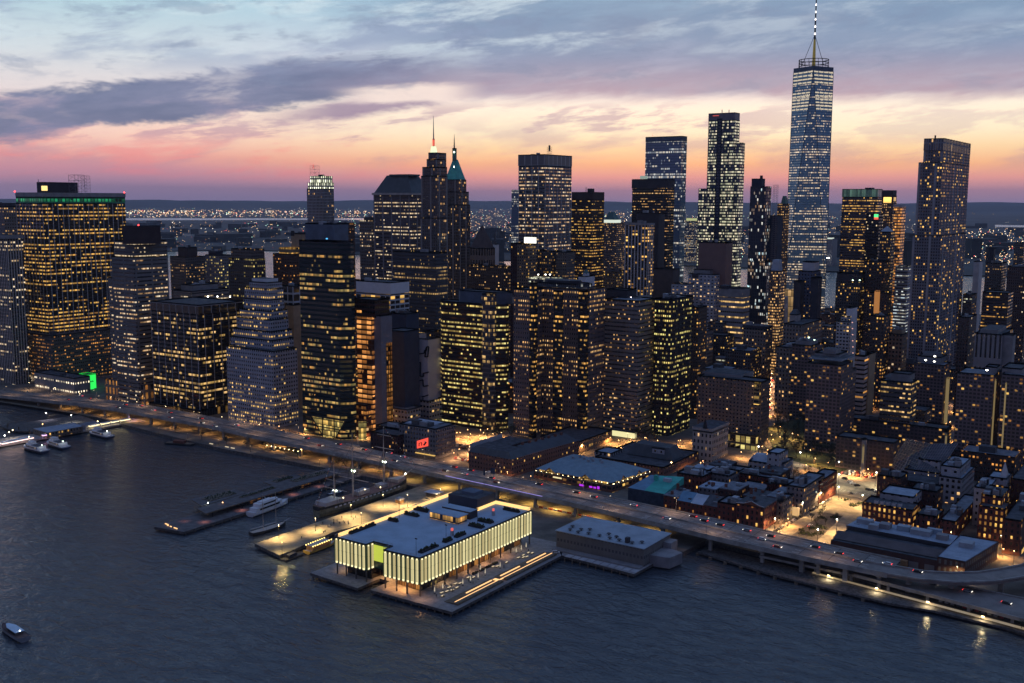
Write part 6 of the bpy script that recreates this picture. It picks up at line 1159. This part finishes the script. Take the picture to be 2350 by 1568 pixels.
child(hull(23,6,1.8,.1,0,.3,.9,.4),'hull',['gold_paint','spar'],bg_)
mb=MB(); mb.box(-9,6,-2.5,2.5,1.9,4.4,0,1); child(mb,'cabin',['wood_warm','cloth'],bg_)
for i in range(9):
    for s_ in (-2.7,2.7): mb=MB(); mb.ball(-9+i*1.9,s_,4.5,.42); child(mb,'bulb','em_bulb',bg_) if E('em_bulb',(1,.72,.2),5) else 0
l_=plight(0,0,0,1500,(1,.62,.15)); l_.parent=bg_; l_.location=(-2,-3.6,4.2)
l_=plight(0,0,0,900,(1,.62,.15)); l_.parent=bg_; l_.location=(-12,0,4.5)
bp_=vessel('barge','low dark work barge moored between the lit boat and the ship pier','boat',-101,10,math.radians(92)); child(hull(15,5,1.1,.1,0,.1,1,.1),'hull',['pier_wood','hull_dark'],bp_); mb=MB(); mb.box(-4,2,-1.4,1.4,1.1,2.8); child(mb,'cabin','dark_plain',bp_)
def ferry(label,x,y,rz):
    f_=vessel('ferry',label,'ferry',x,y,rz,'white harbour ferries at the left landing')
    child(hull(31,8.4,2.4,.2,0,.35,.95,.6),'hull',['hull_navy','white_paint'],f_)
    mb=hull(31.1,8.6,.7,2.,0,.35,.95,.6); child(mb,'white_band',['white_paint','white_paint'],f_)
    mb=MB(); mb.prism([(-11,-3.7),(6,-3.7),(11,-1.2),(11,1.2),(6,3.7),(-11,3.7)],2.8,5.2,0,0,inset=.04); child(mb,'main_cabin','white_paint',f_)
    mb=MB(); mb.prism([(-10,-3.72),(6,-3.74),(10,-1.8),(10,1.8),(6,3.74),(-10,3.72)],3.5,4.6,0,0,bay=2); child(mb,'window_band','ferry_win',f_)
    mb=MB(); mb.prism([(1,-2.4),(6,-2.2),(8,0),(6,2.2),(1,2.4)],5.2,7.5,0,0,inset=.1); child(mb,'wheelhouse','white_paint',f_)
    mb=MB(); mb.box(-10,0,-3,3,5.2,5.5); child(mb,'top_deck','roof_unit_dark',f_)
    mb=MB(); mb.ball(-11,0,6.4,.4); child(mb,'stern_lamp','em_lampg',f_)
    mb=MB(); mb.bar((-2,0,5.5),(-3,0,9.5),.12); child(mb,'mast','white_paint',f_)
    l_=plight(0,0,0,260,(.9,.95,1)); l_.parent=f_; l_.location=(-13,0,7); l_.data.energy=110
    return f_
facade('ferry_win',1.4,1.1,.8,.95,.3,.2,(.6,.6,.62),A=CREAM,B=WHITE,st=.5)
ferry('white ferry nearest the left frame edge with a lit stern lamp',-456,70,math.radians(178)); ferry('white ferry between its two sister boats at the lit landing',-454,88,math.radians(174)); ferry('white ferry moored alone nearest the shore of the lit landing',-459,131,math.radians(177))
pmat('hull_grey',(.2,.22,.26),.5); pmat('deck_dark',(.12,.08,.08),.8); pmat('boat_roof',(.5,.65,.8),.5,var=.1)
cb_=vessel('cabin_cruiser','blue white cabin cruiser alone on open water in the lower left corner','boat',-128,-139,math.radians(172))
child(hull(24,6,2.1,.1,0,.4,.9,.5),'hull',['hull_grey','deck_dark'],cb_)
mb=MB(); mb.prism([(-6,-1.9),(2,-1.9),(6,-.5),(6,.5),(2,1.9),(-6,1.9)],1.9,3.4,0,1,inset=.06); child(mb,'cabin',['glass_dark','boat_roof'],cb_)
mb=MB(); mb.prism([(-7,-2.1),(2.4,-2.1),(7,-.6),(7,.6),(2.4,2.1),(-7,2.1)],3.4,3.65,0,0); child(mb,'cabin_roof','boat_roof',cb_)
mb=MB(); mb.ball(-7,0,4.1,.28); child(mb,'stern_lamp','em_lampw',cb_)
bx=vessel('moored_barge','dark flat barge below the left esplanade','boat',-380,152,math.radians(20)); child(hull(26,7,1.4,.1,0,.1,1,.1),'hull',['hull_dark','pier_wood'],bx); mb=MB(); mb.box(-6,4,-2,2,1.4,3.4); child(mb,'deck_cargo','brick',bx)

# ferry landing at the left
fl=thing('ferry_landing','long ferry landing with glowing canopies reaching out from the highway at left','pier',(-482,110,0))
mb=MB(); mb.prism([(-510,20),(-490,22),(-478,178),(-488,180),(-500,120),(-512,70)],.9,2.3,0,0,bottom=True); mb.build('deck','pier_deck',fl)
mb=MB(); mb.prism([(-560,100),(-530,96),(-500,110),(-500,160),(-545,168)],.9,2.2,0,0,bottom=True); mb.build('side_platform','pier_edge',fl)
def canopy(p,q,w,z,em,part='canopy'):
    a=math.atan2(q[1]-p[1],q[0]-p[0]); L=math.hypot(q[0]-p[0],q[1]-p[1]); mb=MB(); mb.obox((p[0]+q[0])/2,(p[1]+q[1])/2,L,w,z,z+.4,a,0); mb.build(part,'cloth',fl)
    mb=MB(); mb.obox((p[0]+q[0])/2-math.sin(a)*-w*.52,(p[1]+q[1])/2-math.cos(a)*w*.52,L,.4,z-.9,z+.3,a,0); mb.build('light_strip',em,fl)
E('em_canopy',(1,.82,.42),2.6); E('em_canopyp',(1,.68,.6),2.6)
for (p,q,e) in (((-483,137),(-482.6,146),'em_canopy'),((-482.6,148.5),(-482.2,156),'em_canopy'),((-482.1,158),(-481.8,165),'em_canopy'),((-481.6,167),(-481.2,176),'em_canopy'),((-486,24),(-484,56),'em_canopyp'),((-484,57),(-481,84),'em_canopyp'),((-499,98),(-499,113),'em_violet'),((-482,93),(-482,105),'em_violet')):
    mb=MB(); mb.box(min(p[0],q[0])-1.2,max(p[0],q[0])+1.2,p[1],q[1],4.6,5.4); mb.build('light_canopy',e,fl)
    mb=MB(); mb.box(min(p[0],q[0])-1.8,max(p[0],q[0])+1.8,p[1]-.3,q[1]+.3,5.4,5.7); mb.build('canopy_roof','white_paint',fl)
    plight((p[0]+q[0])/2+2.6,(p[1]+q[1])/2,4,650,(1,.85,.6),fl); mb=MB(); mb.box(p[0]-.2,p[0]+.2,p[1]-.2,p[1]+.2,2.2,4.6); mb.build('post','white_paint',fl)
mb=MB(); mb.prism([(-504,98),(-480,96),(-479,128),(-498,132)],2.3,7,0,1,bay=3); mb.build('terminal',['punch_tan','roof_blue'],fl)
mb=MB(); mb.prism([(-497,134),(-484,134),(-484,150),(-497,150)],2.3,5.5,0,1); mb.build('office',['cloth','roof_mid'],fl)
for x,y,w,e,c in ((-548,137,900,'em_lampw',(.95,.85,1)),(-520,144,900,'em_lampw',(1,.95,.8)),(-490,65,500,'em_lampw',(.95,.8,1)),(-504,80,500,'em_lamp',(1,.8,.5)),(-499,74,500,'em_lamp',(1,.8,.5)),(-470,74,300,'em_lamp',(1,.8,.5)),(-482,180,700,'em_violet',(.8,.5,1)),(-478,142,500,'em_lamp',(1,.8,.5)),(-508,50,500,'em_lamp',(1,.8,.5)),(-506,108,350,'em_lampo',(1,.6,.3))):
    mb=MB(); mb.ball(x,y,9,.55 if w<2000 else .9); mb.build('lamp_globe',e,fl); mb=MB(); mb.cyl(x,y,2,8.6,.12,n=6); mb.build('lamp_post','dark',fl); plight(x,y,8,w*.9,c,fl,cone=150)
for x in (-560,-548,-530,-512): mb=MB(); mb.cyl(x,95+rq.random()*6,-2,5,.5,n=6); mb.build('dolphin_pile','pier_wood',fl)

# ============ street lamps, trees, cars, people ============
lamp0={}
def lamp(x,y,z,h,w,c,st,label,group,rgl=.3):
    key=(st,h)
    if key not in lamp0:
        o=thing('street_lamp',label,'lamp',(x,y,z),group=group); mb=MB(); mb.cyl(x,y,z,z+h,.13,.07,6); mb.cyl(x,y,z,z+.6,.3,.2,6); mb.build('pole','dark',o)
        mb=MB(); mb.ball(x,y,z+h,rgl,rz=rgl*.8); mb.build('lamp_head',st,o); lamp0[key]=o
    else:
        src=lamp0[key]; o=src.copy(); COL.objects.link(o); o.location=(x,y,z); o['label']=label; o['group']=group
        for ch in src.children:
            if ch.type=='MESH': c_=ch.copy(); COL.objects.link(c_); c_.parent=o
    if w: plight(x,y,z+h-.5,w*(4.2 if c[1]<.7 else 2.2),c,o,.35,cone=(136 if group in ('lamps on the ship pier','low lamps on the esplanade') else 168))
AM=(1,.5,.16); CR=(1,.76,.4)
for x,y in ((-127,24),(-119,46),(-121,79),(-120,108),(-107,117),(-104,70),(-98,140)): lamp(x,y,2.75,8,1500,(1,.66,.26),'em_lamp','tall lamp post on the ship pier','lamps on the ship pier')
for x,y in ((-197,291),(-199,304),(-187,292),(-177,291),(-167,287),(-164,299),(-190,310),(-161,274)): lamp(x,y,2.6,6,650,(1,.48,.15),'em_lampo','amber lamp around the orange lit car park','amber lamps round the orange car park',.45)
for x,y in ((-162,244),(-161,256),(-158,232)): lamp(x,y,2.6,6,600,(1,.5,.2),'em_lampo','amber lamp beside the red billboard building','amber lamps beside the red billboard building',.4)
for x,y in ((-142,237),(-136,246),(-90,206),(-70,206),(-90,310),(-60,318),(-30,316),(-8,300),(10,316)): lamp(x,y,2.6,7,650,AM,'em_lampo','amber street lamp between the brick rows','amber street lamps between the brick rows',.35)
for x,y in ((108,203),(136,197),(139,223),(110,246),(112,275),(117,296),(136,285)): lamp(x,y,2.6,9,1900,(1,.6,.24),'em_lampg','white street lamp on the wide lit street beside the warehouse','white street lamps on the wide street',.5)
for x,y,w in ((97,360,2600),(128,345,1800),(108,325,1500),(64,372,1200),(31,372,900)): lamp(x,y,2.6,10,w,(1,.82,.48),'em_lampw','white lamp over the open car park','white lamps over the open car park',.6)
for x,y in ((25,419),(26,432),(56,404),(30,450),(27,390),(40,470),(12,470),(44,510),(62,401),(75,436),(9,314),(80,415),(95,425)): lamp(x,y,2.6,6,420,(1,.62,.25),'em_lampo','amber lamp among the bare trees of the small park','amber lamps in the small park',.35)
for x,y in ((-26,544),(-36,570),(-45,595),(-56,625),(-67,657),(-80,690),(-91,720),(-104,755),(-118,792),(-135,846),(-150,900),(-170,965),(-195,1030),(-220,1101)): lamp(x,y,2.6,9,2300,(1,.5,.22),'em_lampo','orange lamp in the long avenue canyon','orange lamps down the long avenue',.8)
for x,y in ((-274,1494),(-245,1400),(-220,1320),(-197,1252),(26,717),(33,673),(14,767),(40,640),(100,721),(92,760),(81,802),(108,690)): lamp(x,y,2.6,9,2000,(1,.48,.2),'em_lampo','orange lamp glowing in a far side street','orange lamps in the far side streets',.8)
for x,y in ((-823,256),(-820,266),(-773,241),(-786,253),(-762,242),(-800,235)): lamp(x,y,2.6,7,1500,(1,.85,.6),'em_lampw','white lamp by the foot of the ribbed tower','white lamps at the foot of the ribbed tower',.6)
for x,y in ((-184,312),(-170,300),(-215,262),(-240,262),(-80,366),(-60,360),(-34,366),(-12,372)): lamp(x,y,2.6,7,900,(1,.52,.17),'em_lampo','amber lamp at the foot of the office towers','amber lamps at the tower feet',.4)
for x,y in ((200,240),(225,250),(236,225),(216,180)): lamp(x,y,2.6,8,420,(1,.7,.3),'em_lamp','yellow lamp in the street behind the warehouse','yellow lamps behind the warehouse',.35)
for x in range(-420,-150,38): lamp(x,161,2.6,4.5,45,(1,.7,.4),'em_lamp2','low lamp along the dim esplanade','low lamps on the esplanade',.22) if E('em_lamp2',(1,.7,.4),3) else 0
for x,y in ((-600,205),(-650,210),(-700,212),(-560,212),(-520,212),(-480,214),(-440,214),(-400,212),(-350,210)): lamp(x,y,2.6,8,500,(1,.6,.3),'em_lamp','warm lamp in the road at the feet of the left towers','warm lamps at the left tower feet',.4)

for x,y in [(-226, 307), (-202, 293), (-185, 286), (-184, 306), (-172, 315), (-137, 282), (-148, 257), (-91, 288), (-93, 304), (-88, 351), (-78, 347), (-74, 361), (-65, 368), (-52, 365), (-37, 376), (-34, 394), (-9, 356), (19, 367), (30, 366), (33, 386), (16, 439), (2, 482), (22, 454), (34, 452), (48, 433), (-23, 534), (-45, 597), (-10, 666), (-15, 709), (43, 620), (37, 670), (28, 725), (126, 582), (113, 657), (95, 743), (144, 521), (109, 359), (85, 373), (73, 380), (74, 357), (115, 371), (132, 375), (105, 250), (110, 220), (232, 256), (229, 235), (226, 266), (-264, 249), (-241, 245), (-317, 231), (-341, 224), (-379, 219), (-419, 213), (-467, 214), (-504, 212), (-581, 224), (-282, 197), (-96, 921), (-139, 1042), (-182, 1193), (47, 330), (34, 321), (21, 319)]: lamp(x,y,2.6,5,950,(1,.44,.12),'em_lampo','amber street lamp in the gaps between the city blocks','amber street lamps between the city blocks',.45)
lamp(-104,5,2.75,7,900,(1,.72,.25),'em_lampo','bright yellow lamp at the outermost corner of the ship pier','lamp at the outer end of the ship pier',.5)
def tree(label,x,y,h,w,seed,group,mat='foliage',z=2.6,dens=420):
    r_=random.Random(seed); o=thing('tree',label,'tree',(x,y,z),group=group)
    mb=MB(); mb.cyl(x,y,z,z+h*.45,.28,.16,6)
    tips=[]
    for k in range(9):
        a=r_.uniform(0,6.28); e=(x+math.cos(a)*w*r_.uniform(.3,.8),y+math.sin(a)*w*r_.uniform(.3,.8),z+h*r_.uniform(.6,.97)); s_=(x,y,z+h*r_.uniform(.25,.45)); mb.bar(s_,e,.13,r1=.03); tips.append(e)
        for j in range(3): f2=tuple(e[i]+r_.uniform(-w*.3,w*.3) for i in range(3)); mb.bar(tuple((e[i]+s_[i])/2 for i in range(3)),f2,.06,r1=.02); tips.append(f2)
    mb.build('trunk','bark',o); mb=MB()
    for _ in range(dens):
        t_=r_.choice(tips); c_=[t_[i]+r_.gauss(0,w*.16) for i in range(3)]; s=r_.uniform(.2,.5); a=r_.uniform(0,3.1); b_=r_.uniform(-1,1)
        ux,uy,uz=math.cos(a)*s,math.sin(a)*s,b_*s*.5; mb.face([(c_[0]-ux,c_[1]-uy,c_[2]-uz),(c_[0]+uy*.8,c_[1]-ux*.8,c_[2]+.1),(c_[0]+ux,c_[1]+uy,c_[2]+uz),(c_[0]-uy*.8,c_[1]+ux*.8,c_[2]-.1)])
    mb.build('crown',mat,o); return o
pts=[(-5,511),(9,497),(27,466),(36,440),(46,446),(39,405),(54,392),(20,505),(71,383),(86,371),(2,488),(60,420),(50,465),(66,440),(30,485),(14,460),(80,396),(44,425),(35,470),(22,488),(10,478),(58,432),(48,452),(68,410),(76,404),(30,505),(16,515),(52,412),(36,418),(60,398),(40,455),(26,442)]
protos=[tree('bare spring tree in the small lamp lit park',x,y,12,5,i,'trees in the small park') for i,(x,y) in enumerate(pts[:3])]
for i,(x,y) in enumerate(pts[3:]): dup(protos[i%3],(x,y,2.6),i*1.3)
for i,(x,y) in enumerate(((-184,322),(-181,330),(-170,308),(-160,312),(-192,318),(-66,374),(-69,367),(-57,371),(-78,376))): dup(protos[i%3],(x,y,2.6),i*.9,'thin tree in the amber light at the tower feet','thin trees at the tower feet')
for i,(x,y) in enumerate(((-372,167),(-340,166),(-318,168),(-300,170),(-260,168),(-216,166),(-205,163),(-190,162),(-410,170))): o=dup(protos[i%3],(x,y,2.6),i*1.7,'small dark tree on the esplanade below the highway','dark trees on the esplanade'); o.scale=(.6,.6,.55)
for i,(x,y) in enumerate(((118,240),(121,248),(119,258),(124,231),(128,236),(117,268),(125,215),(131,250))): o=dup(protos[i%3],(x,y,2.6),i*1.1,'young tree in the planted strip of the wide lit street','young trees in the wide lit street'); o.scale=(.45,.45,.4)
for i,(x,y) in enumerate(((96,300),(98,292),(88,325),(84,316),(92,308),(74,330),(66,336),(80,340),(88,348),(48,352),(60,350),(36,356))): o=dup(protos[i%3],(x,y,2.6),i*1.4,'dark tree between the brick quarter and the small park','dark trees behind the brick quarter'); o.scale=(.8,.8,.75)
for i,(x,y) in enumerate(((300,122),(285,125),(318,118),(272,128),(335,116),(255,131))): o=dup(protos[i%3],(x,y,2.6),i*1.1,'small tree on the riverside strip below the lower carriageway','trees on the riverside strip'); o.scale=(.5,.5,.4)
mb=MB(); mb.prism([(-8,478),(40,392),(96,360),(98,400),(60,470),(30,530),(0,530)],2.6,2.66,0,0); struct('park_lawn',mb,'lawn')
mb=MB(); mb.prism([(108,190),(146,188),(146,303),(136,303),(106,303)],2.6,2.64,0,0); struct('street',mb,'lot')
mb=MB(); mb.prism([(118,196),(134,196),(131,262),(119,262)],2.64,2.76,0,0); struct('path',mb,'paving_dark')
mb=MB(); mb.prism([(96,312),(136,308),(142,385),(88,385)],2.6,2.65,0,0); struct('car_park',mb,'lot')
mb=MB(); mb.prism([(-192,262),(-136,236),(-136,262),(-160,300),(-196,308)],2.6,2.65,0,0); struct('car_park_orange',mb,'lot')
rs=random.Random(4)
for i in range(16):
    x,y=rs.uniform(119,132),rs.uniform(200,298)
    mb=MB()
    for _ in range(26): mb.ball(x+rs.gauss(0,1.1),y+rs.gauss(0,1.1),3+rs.random(),rs.uniform(.25,.6))
    mb.build('shrub','foliage',origin=(x,y,2.6),label='dark shrub in the planted middle strip of the wide lit street',category='shrub',group='shrubs in the wide lit street')
mb=MB()
for i in range(14): mb.box(100+i*2.7,100.15+i*2.7,318,323,2.655,2.66); mb.box(96+i*2.9,96.15+i*2.9,372,377,2.655,2.66)
struct('parking_markings',mb,'lane_paint')
mb=MB(); mb.prism([(-40,540),(-26,540),(-215,1110),(-232,1110)],2.6,2.65,0,0); struct('avenue',mb,'asphalt')

def car(paint,label,group,x,y,z,tall=0):
    o=thing('car',label,'car',(x,y,z),group=group)
    mb=MB(); mb.prism([(x-2.2,y-.85),(x+2.0,y-.85),(x+2.25,y-.6),(x+2.25,y+.6),(x+2.0,y+.85),(x-2.2,y+.85)],z+.3,z+.88,0,0,inset=.03,bottom=True); mb.prism([(x-1.9,y-.78),(x+1.1,y-.78),(x+1.1,y+.78),(x-1.9,y+.78)],z+.88,z+1.42+tall,0,0,inset=.2); mb.build('body',paint,o)
    mb=MB(); mb.prism([(x-1.86,y-.8),(x+1.14,y-.8),(x+1.14,y+.8),(x-1.86,y+.8)],z+.92,z+1.3+tall,0,0,inset=.17); mb.build('window','glass_dark',o)
    for s_ in (-1,1):
        mb=MB(); mb.box(x+2.18,x+2.34,y+s_*.6-.15,y+s_*.6+.15,z+.58,z+.78); mb.build('headlight','em_head',o)
        mb=MB(); mb.box(x-2.3,x-2.16,y+s_*.62-.2,y+s_*.62+.2,z+.6,z+.85); mb.build('taillight','em_tail',o)
        for q in (-1.35,1.35): mb=MB(); mb.bar((x+q,y+s_*.72,z+.32),(x+q,y+s_*.88,z+.32),.33,n=8); mb.build('wheel','dark',o)
    return o
for n,c in (('car_black',(.03,.03,.035)),('car_grey',(.22,.23,.25)),('car_white',(.65,.65,.67)),('car_red',(.25,.03,.03))): pmat(n,c,.3,var=0,spec=.5)
hc=[(-590,200),(-568,195),(-582,181),(-501,179),(-508,191),(-493,197),(-465,190),(-445,192),(-426,178),(-402,191),(-387,180),(-367,177),(-356,191),(-273,190),(-246,178),(-238,190),(-210,188),(-187,191),(-171,188),(-168,175),(-122,186),(-121,174),(-107,186),(-104,175),(-93,188),(-83,177),(-74,170),(-48,183),(-17,180),(-3,178),(27,176),(56,163),(67,176),(76,172),(87,170),(104,169),(117,159),(119,167),(129,151),(146,163),(160,160),(172,153),(186,158),(202,155)]
ORD='first second third fourth fifth sixth seventh eighth ninth tenth eleventh twelfth thirteenth fourteenth fifteenth sixteenth seventeenth eighteenth nineteenth twentieth twenty-first twenty-second twenty-third twenty-fourth twenty-fifth twenty-sixth twenty-seventh twenty-eighth twenty-ninth thirtieth thirty-first thirty-second thirty-third thirty-fourth thirty-fifth thirty-sixth'.split()
CP={}; cnt={'near':0,'far':0}
CN=['car_black','car_black','car_grey','car_white','car_black','car_red']; CW={'car_black':'black','car_grey':'grey','car_white':'white','car_red':'dark red'}
for i,(x,y) in enumerate(sorted(hc)):
    side='far' if y>M_(x) else 'near'; cnt[side]+=1; mat=CN[(i*7+3)%6] if x not in (56,-104) else 'car_white'
    lb=f'{CW[mat]} car in the {"landward" if side=="far" else "river side"} lanes of the highway, {ORD[cnt[side]-1]} from the left'
    rz=math.radians(180-2.5 if side=='far' else -2.5); z=dz_(x)+.02
    if mat not in CP: CP[mat]=car(mat,lb,'cars on the elevated highway',x,y,z); CP[mat].rotation_euler.z=rz; 
    else: dup(CP[mat],(x,y,z),rz,lb,'cars on the elevated highway')
for i,(x,y) in enumerate(((209,158),(226,156),(245,150),(268,146))): dup(CP[('car_black','car_grey')[i%2]],(x,y,6.65),-.15,('black','grey')[i%2]+f' car on the lower carriageway, {ORD[i]} past the curved ramp','cars on the lower carriageway')
# parked cars: lamps off
def parked(src,x,y,rz,lb,gp,z=2.66):
    r_=src.copy(); COL.objects.link(r_); r_.location=(x,y,z); r_.rotation_euler=(0,0,rz); r_['label']=lb; r_['group']=gp; r_.name='parked_car'
    for ch in list(src.children):
        if ch.name.startswith(('headlight','taillight')): continue
        c_=ch.copy(); COL.objects.link(c_); c_.parent=r_
CL=[CP[k] for k in ('car_black','car_grey','car_white','car_white','car_grey','car_red')]
rp=random.Random(9)
for i in range(14): parked(rp.choice(CL),101.4+i*2.7,374+rp.uniform(-.4,.4),math.pi/2,'parked car in the back row of the open car park','cars in the open car park, back row')
for i in range(9): parked(rp.choice(CL),98+i*2.9,366,math.pi/2,'parked car in the second row of the open car park','cars in the open car park, second row')
for x,y in ((110,345),(113,341),(117,338),(126,332),(130,333),(133,331),(119,315),(104,352)): parked(rp.choice(CL),x,y,rp.uniform(0,3),'car standing loose in the middle of the open car park','cars loose in the open car park')
for i in range(17): parked(rp.choice(CL),107.5+i*.32,206+i*5.4,math.pi/2,'car parked along the brick side of the wide lit street','cars along the wide lit street')
for x,y,l_ in ((121,228,'silver car driving up the wide lit street'),(134,192,'yellow lit taxi at the highway end of the wide lit street')): dup(CP['car_white'],(x,y,2.66),math.pi/2,l_,'cars driving in the wide lit street')
for i in range(16): parked(rp.choice(CL),-186+(i%8)*2.9,274-(i//8)*7,math.pi/2,'parked car in the orange lit car park','cars in the orange lit car park')
for i in range(12): parked(rp.choice(CL),-160+i*2.6,238-i*.4,math.pi/2+.2,'car parked on the orange lit street by the red billboard','cars parked by the red billboard building')
for i in range(12): parked(rp.choice(CL),216+i*2.9,146-i*.5,math.pi/2,'car parked in the dim row below the lower carriageway','cars parked below the lower carriageway')
k=0
for (x0,y0),(x1,y1),n in (((-36,560),(-130,840),26),((-150,880),(-215,1090),10),((-200,1252),(-270,1480),8)):
    for i in range(n):
        t_=i/n; x,y=x0+(x1-x0)*t_+rp.uniform(-5,5),y0+(y1-y0)*t_; o=dup(CP[rp.choice(list(CP))],(x,y,2.68),math.atan2(y1-y0,x1-x0)+(0 if i%2 else math.pi),'car with lights on in the long avenue between the towers','cars in the avenue canyon'); o.scale=(1.3,1.3,1.3)
parked(CP['car_white'],20,96,.4,'white car parked alone on the lit hall pier','car alone on the pier',2.78)
# people as one continuous body each
def person_mesh(nm,st):
    r_=random.Random(st); me=bpy.data.meshes.new(nm); sw=r_.uniform(.08,.3)
    V=[(0,0,.95),(0,0,1.2),(0,0,1.45),(0,0,1.56),(0,0,1.72),(.1,0,.9),(.12,sw,.48),(.12,sw*.8,.05),(-.1,0,.9),(-.12,-sw,.48),(-.12,-sw*1.2,.05),(.2,0,1.42),(.26,-sw*.6,1.12),(.25,-sw*.9,.86),(-.2,0,1.42),(-.26,sw*.6,1.12),(-.25,sw*.9,.86)]
    Ed=[(0,1),(1,2),(2,3),(3,4),(0,5),(5,6),(6,7),(0,8),(8,9),(9,10),(2,11),(11,12),(12,13),(2,14),(14,15),(15,16)]
    Rr=[.15,.14,.16,.06,.11,.1,.07,.055,.1,.07,.055,.07,.05,.04,.07,.05,.04]
    me.from_pydata(V,Ed,[]); o=bpy.data.objects.new('tmp',me); COL.objects.link(o); mo=o.modifiers.new('s','SKIN')
    for v_,q in zip(me.skin_vertices[0].data,Rr): v_.radius=(q,q)
    me.skin_vertices[0].data[0].use_root=True
    dg=bpy.context.evaluated_depsgraph_get(); out=bpy.data.meshes.new_from_object(o.evaluated_get(dg)); bpy.data.objects.remove(o); out.name=nm; out.materials.append(MATS['person_dark']); return out
PM=[person_mesh('person',i) for i in range(3)]
for i,(x,y) in enumerate([(-118+rp.gauss(0,5),62+rp.gauss(0,16)) for _ in range(26)]+[(-100+rp.gauss(0,4),128+rp.gauss(0,10)) for _ in range(12)]+[(rp.uniform(4,11),rp.uniform(4,90)) for _ in range(8)]):
    o=bpy.data.objects.new('person',PM[i%3]); COL.objects.link(o); o.location=(x,y,2.75); o.rotation_euler=(0,0,rp.uniform(0,6.28)); 
    o['label']='person in dark clothes walking on the '+('ship pier' if i<38 else 'pier deck beside the lit hall'); o['category']='person'; o['group']='people on the ship pier' if i<38 else 'people beside the lit hall'
ki=thing('kiosk','small lit wooden kiosk on the ship pier','kiosk',(-117,121,2.75)); mb=MB(); mb.box(-119,-115,119,123,2.75,5.2); mb.build('body','wood_warm',ki); mb=MB(); mb.prism([(-119.6,118.4),(-114.4,118.4),(-114.4,123.6),(-119.6,123.6)],5.2,6.3,0,0,inset=.4); mb.build('roof','cloth',ki)
ki=thing('kiosk','flat roofed ticket booth near the shore end of the ship pier','kiosk',(-108,146,2.75)); mb=MB(); mb.box(-113,-104,143,149,2.75,5.6,0,bay=2); mb.build('body','punch_tan',ki); mb=MB(); mb.box(-114,-103,142,150,5.6,5.9); mb.build('roof','pale_roof',ki)
ct=thing('cafe_tent','open cafe shelter with warm lights under the highway','shelter',(-285,183,2.6))
mb=MB(); mb.box(-305,-265,177,182,5.2,5.5); mb.build('roof','lot',ct)
for x in range(-304,-264,5): mb=MB(); mb.ball(x,176.5,5,.35); mb.build('string_light','em_lamp',ct); mb=MB(); mb.box(x-.1,x+.1,177,177.2,2.6,5.2); mb.build('post','dark',ct)
for x in (-300,-285,-270): plight(x,176,4.6,420,(1,.42,.12),ct)
gd=thing('gate_strip','three glowing planters on the dim esplanade','planter',(-330,160,2.6))
for x in (-352,-333,-326): mb=MB(); mb.box(x-2,x+2,160,160.8,2.6,3.1); mb.build('glow_bench','em_bench2',gd)

# ============ haze ============
m=bpy.data.materials.new('haze'); m.use_nodes=True; nt=m.node_tree; nt.nodes.clear(); vp=nt.nodes.new('ShaderNodeVolumePrincipled'); o=nt.nodes.new('ShaderNodeOutputMaterial'); nt.links.new(vp.outputs[0],o.inputs['Volume'])
vp.inputs['Color'].default_value=(.72,.8,1,1); vp.inputs['Density'].default_value=.000022; vp.inputs['Anisotropy'].default_value=.1
MATS['haze']=m
if HAZE:
    mb=MB(); mb.box(-33000,33000,-2500,40000,-4,620); o=mb.build('haze','haze',label='thin blue dusk haze over the whole city',category='haze',kind='stuff')
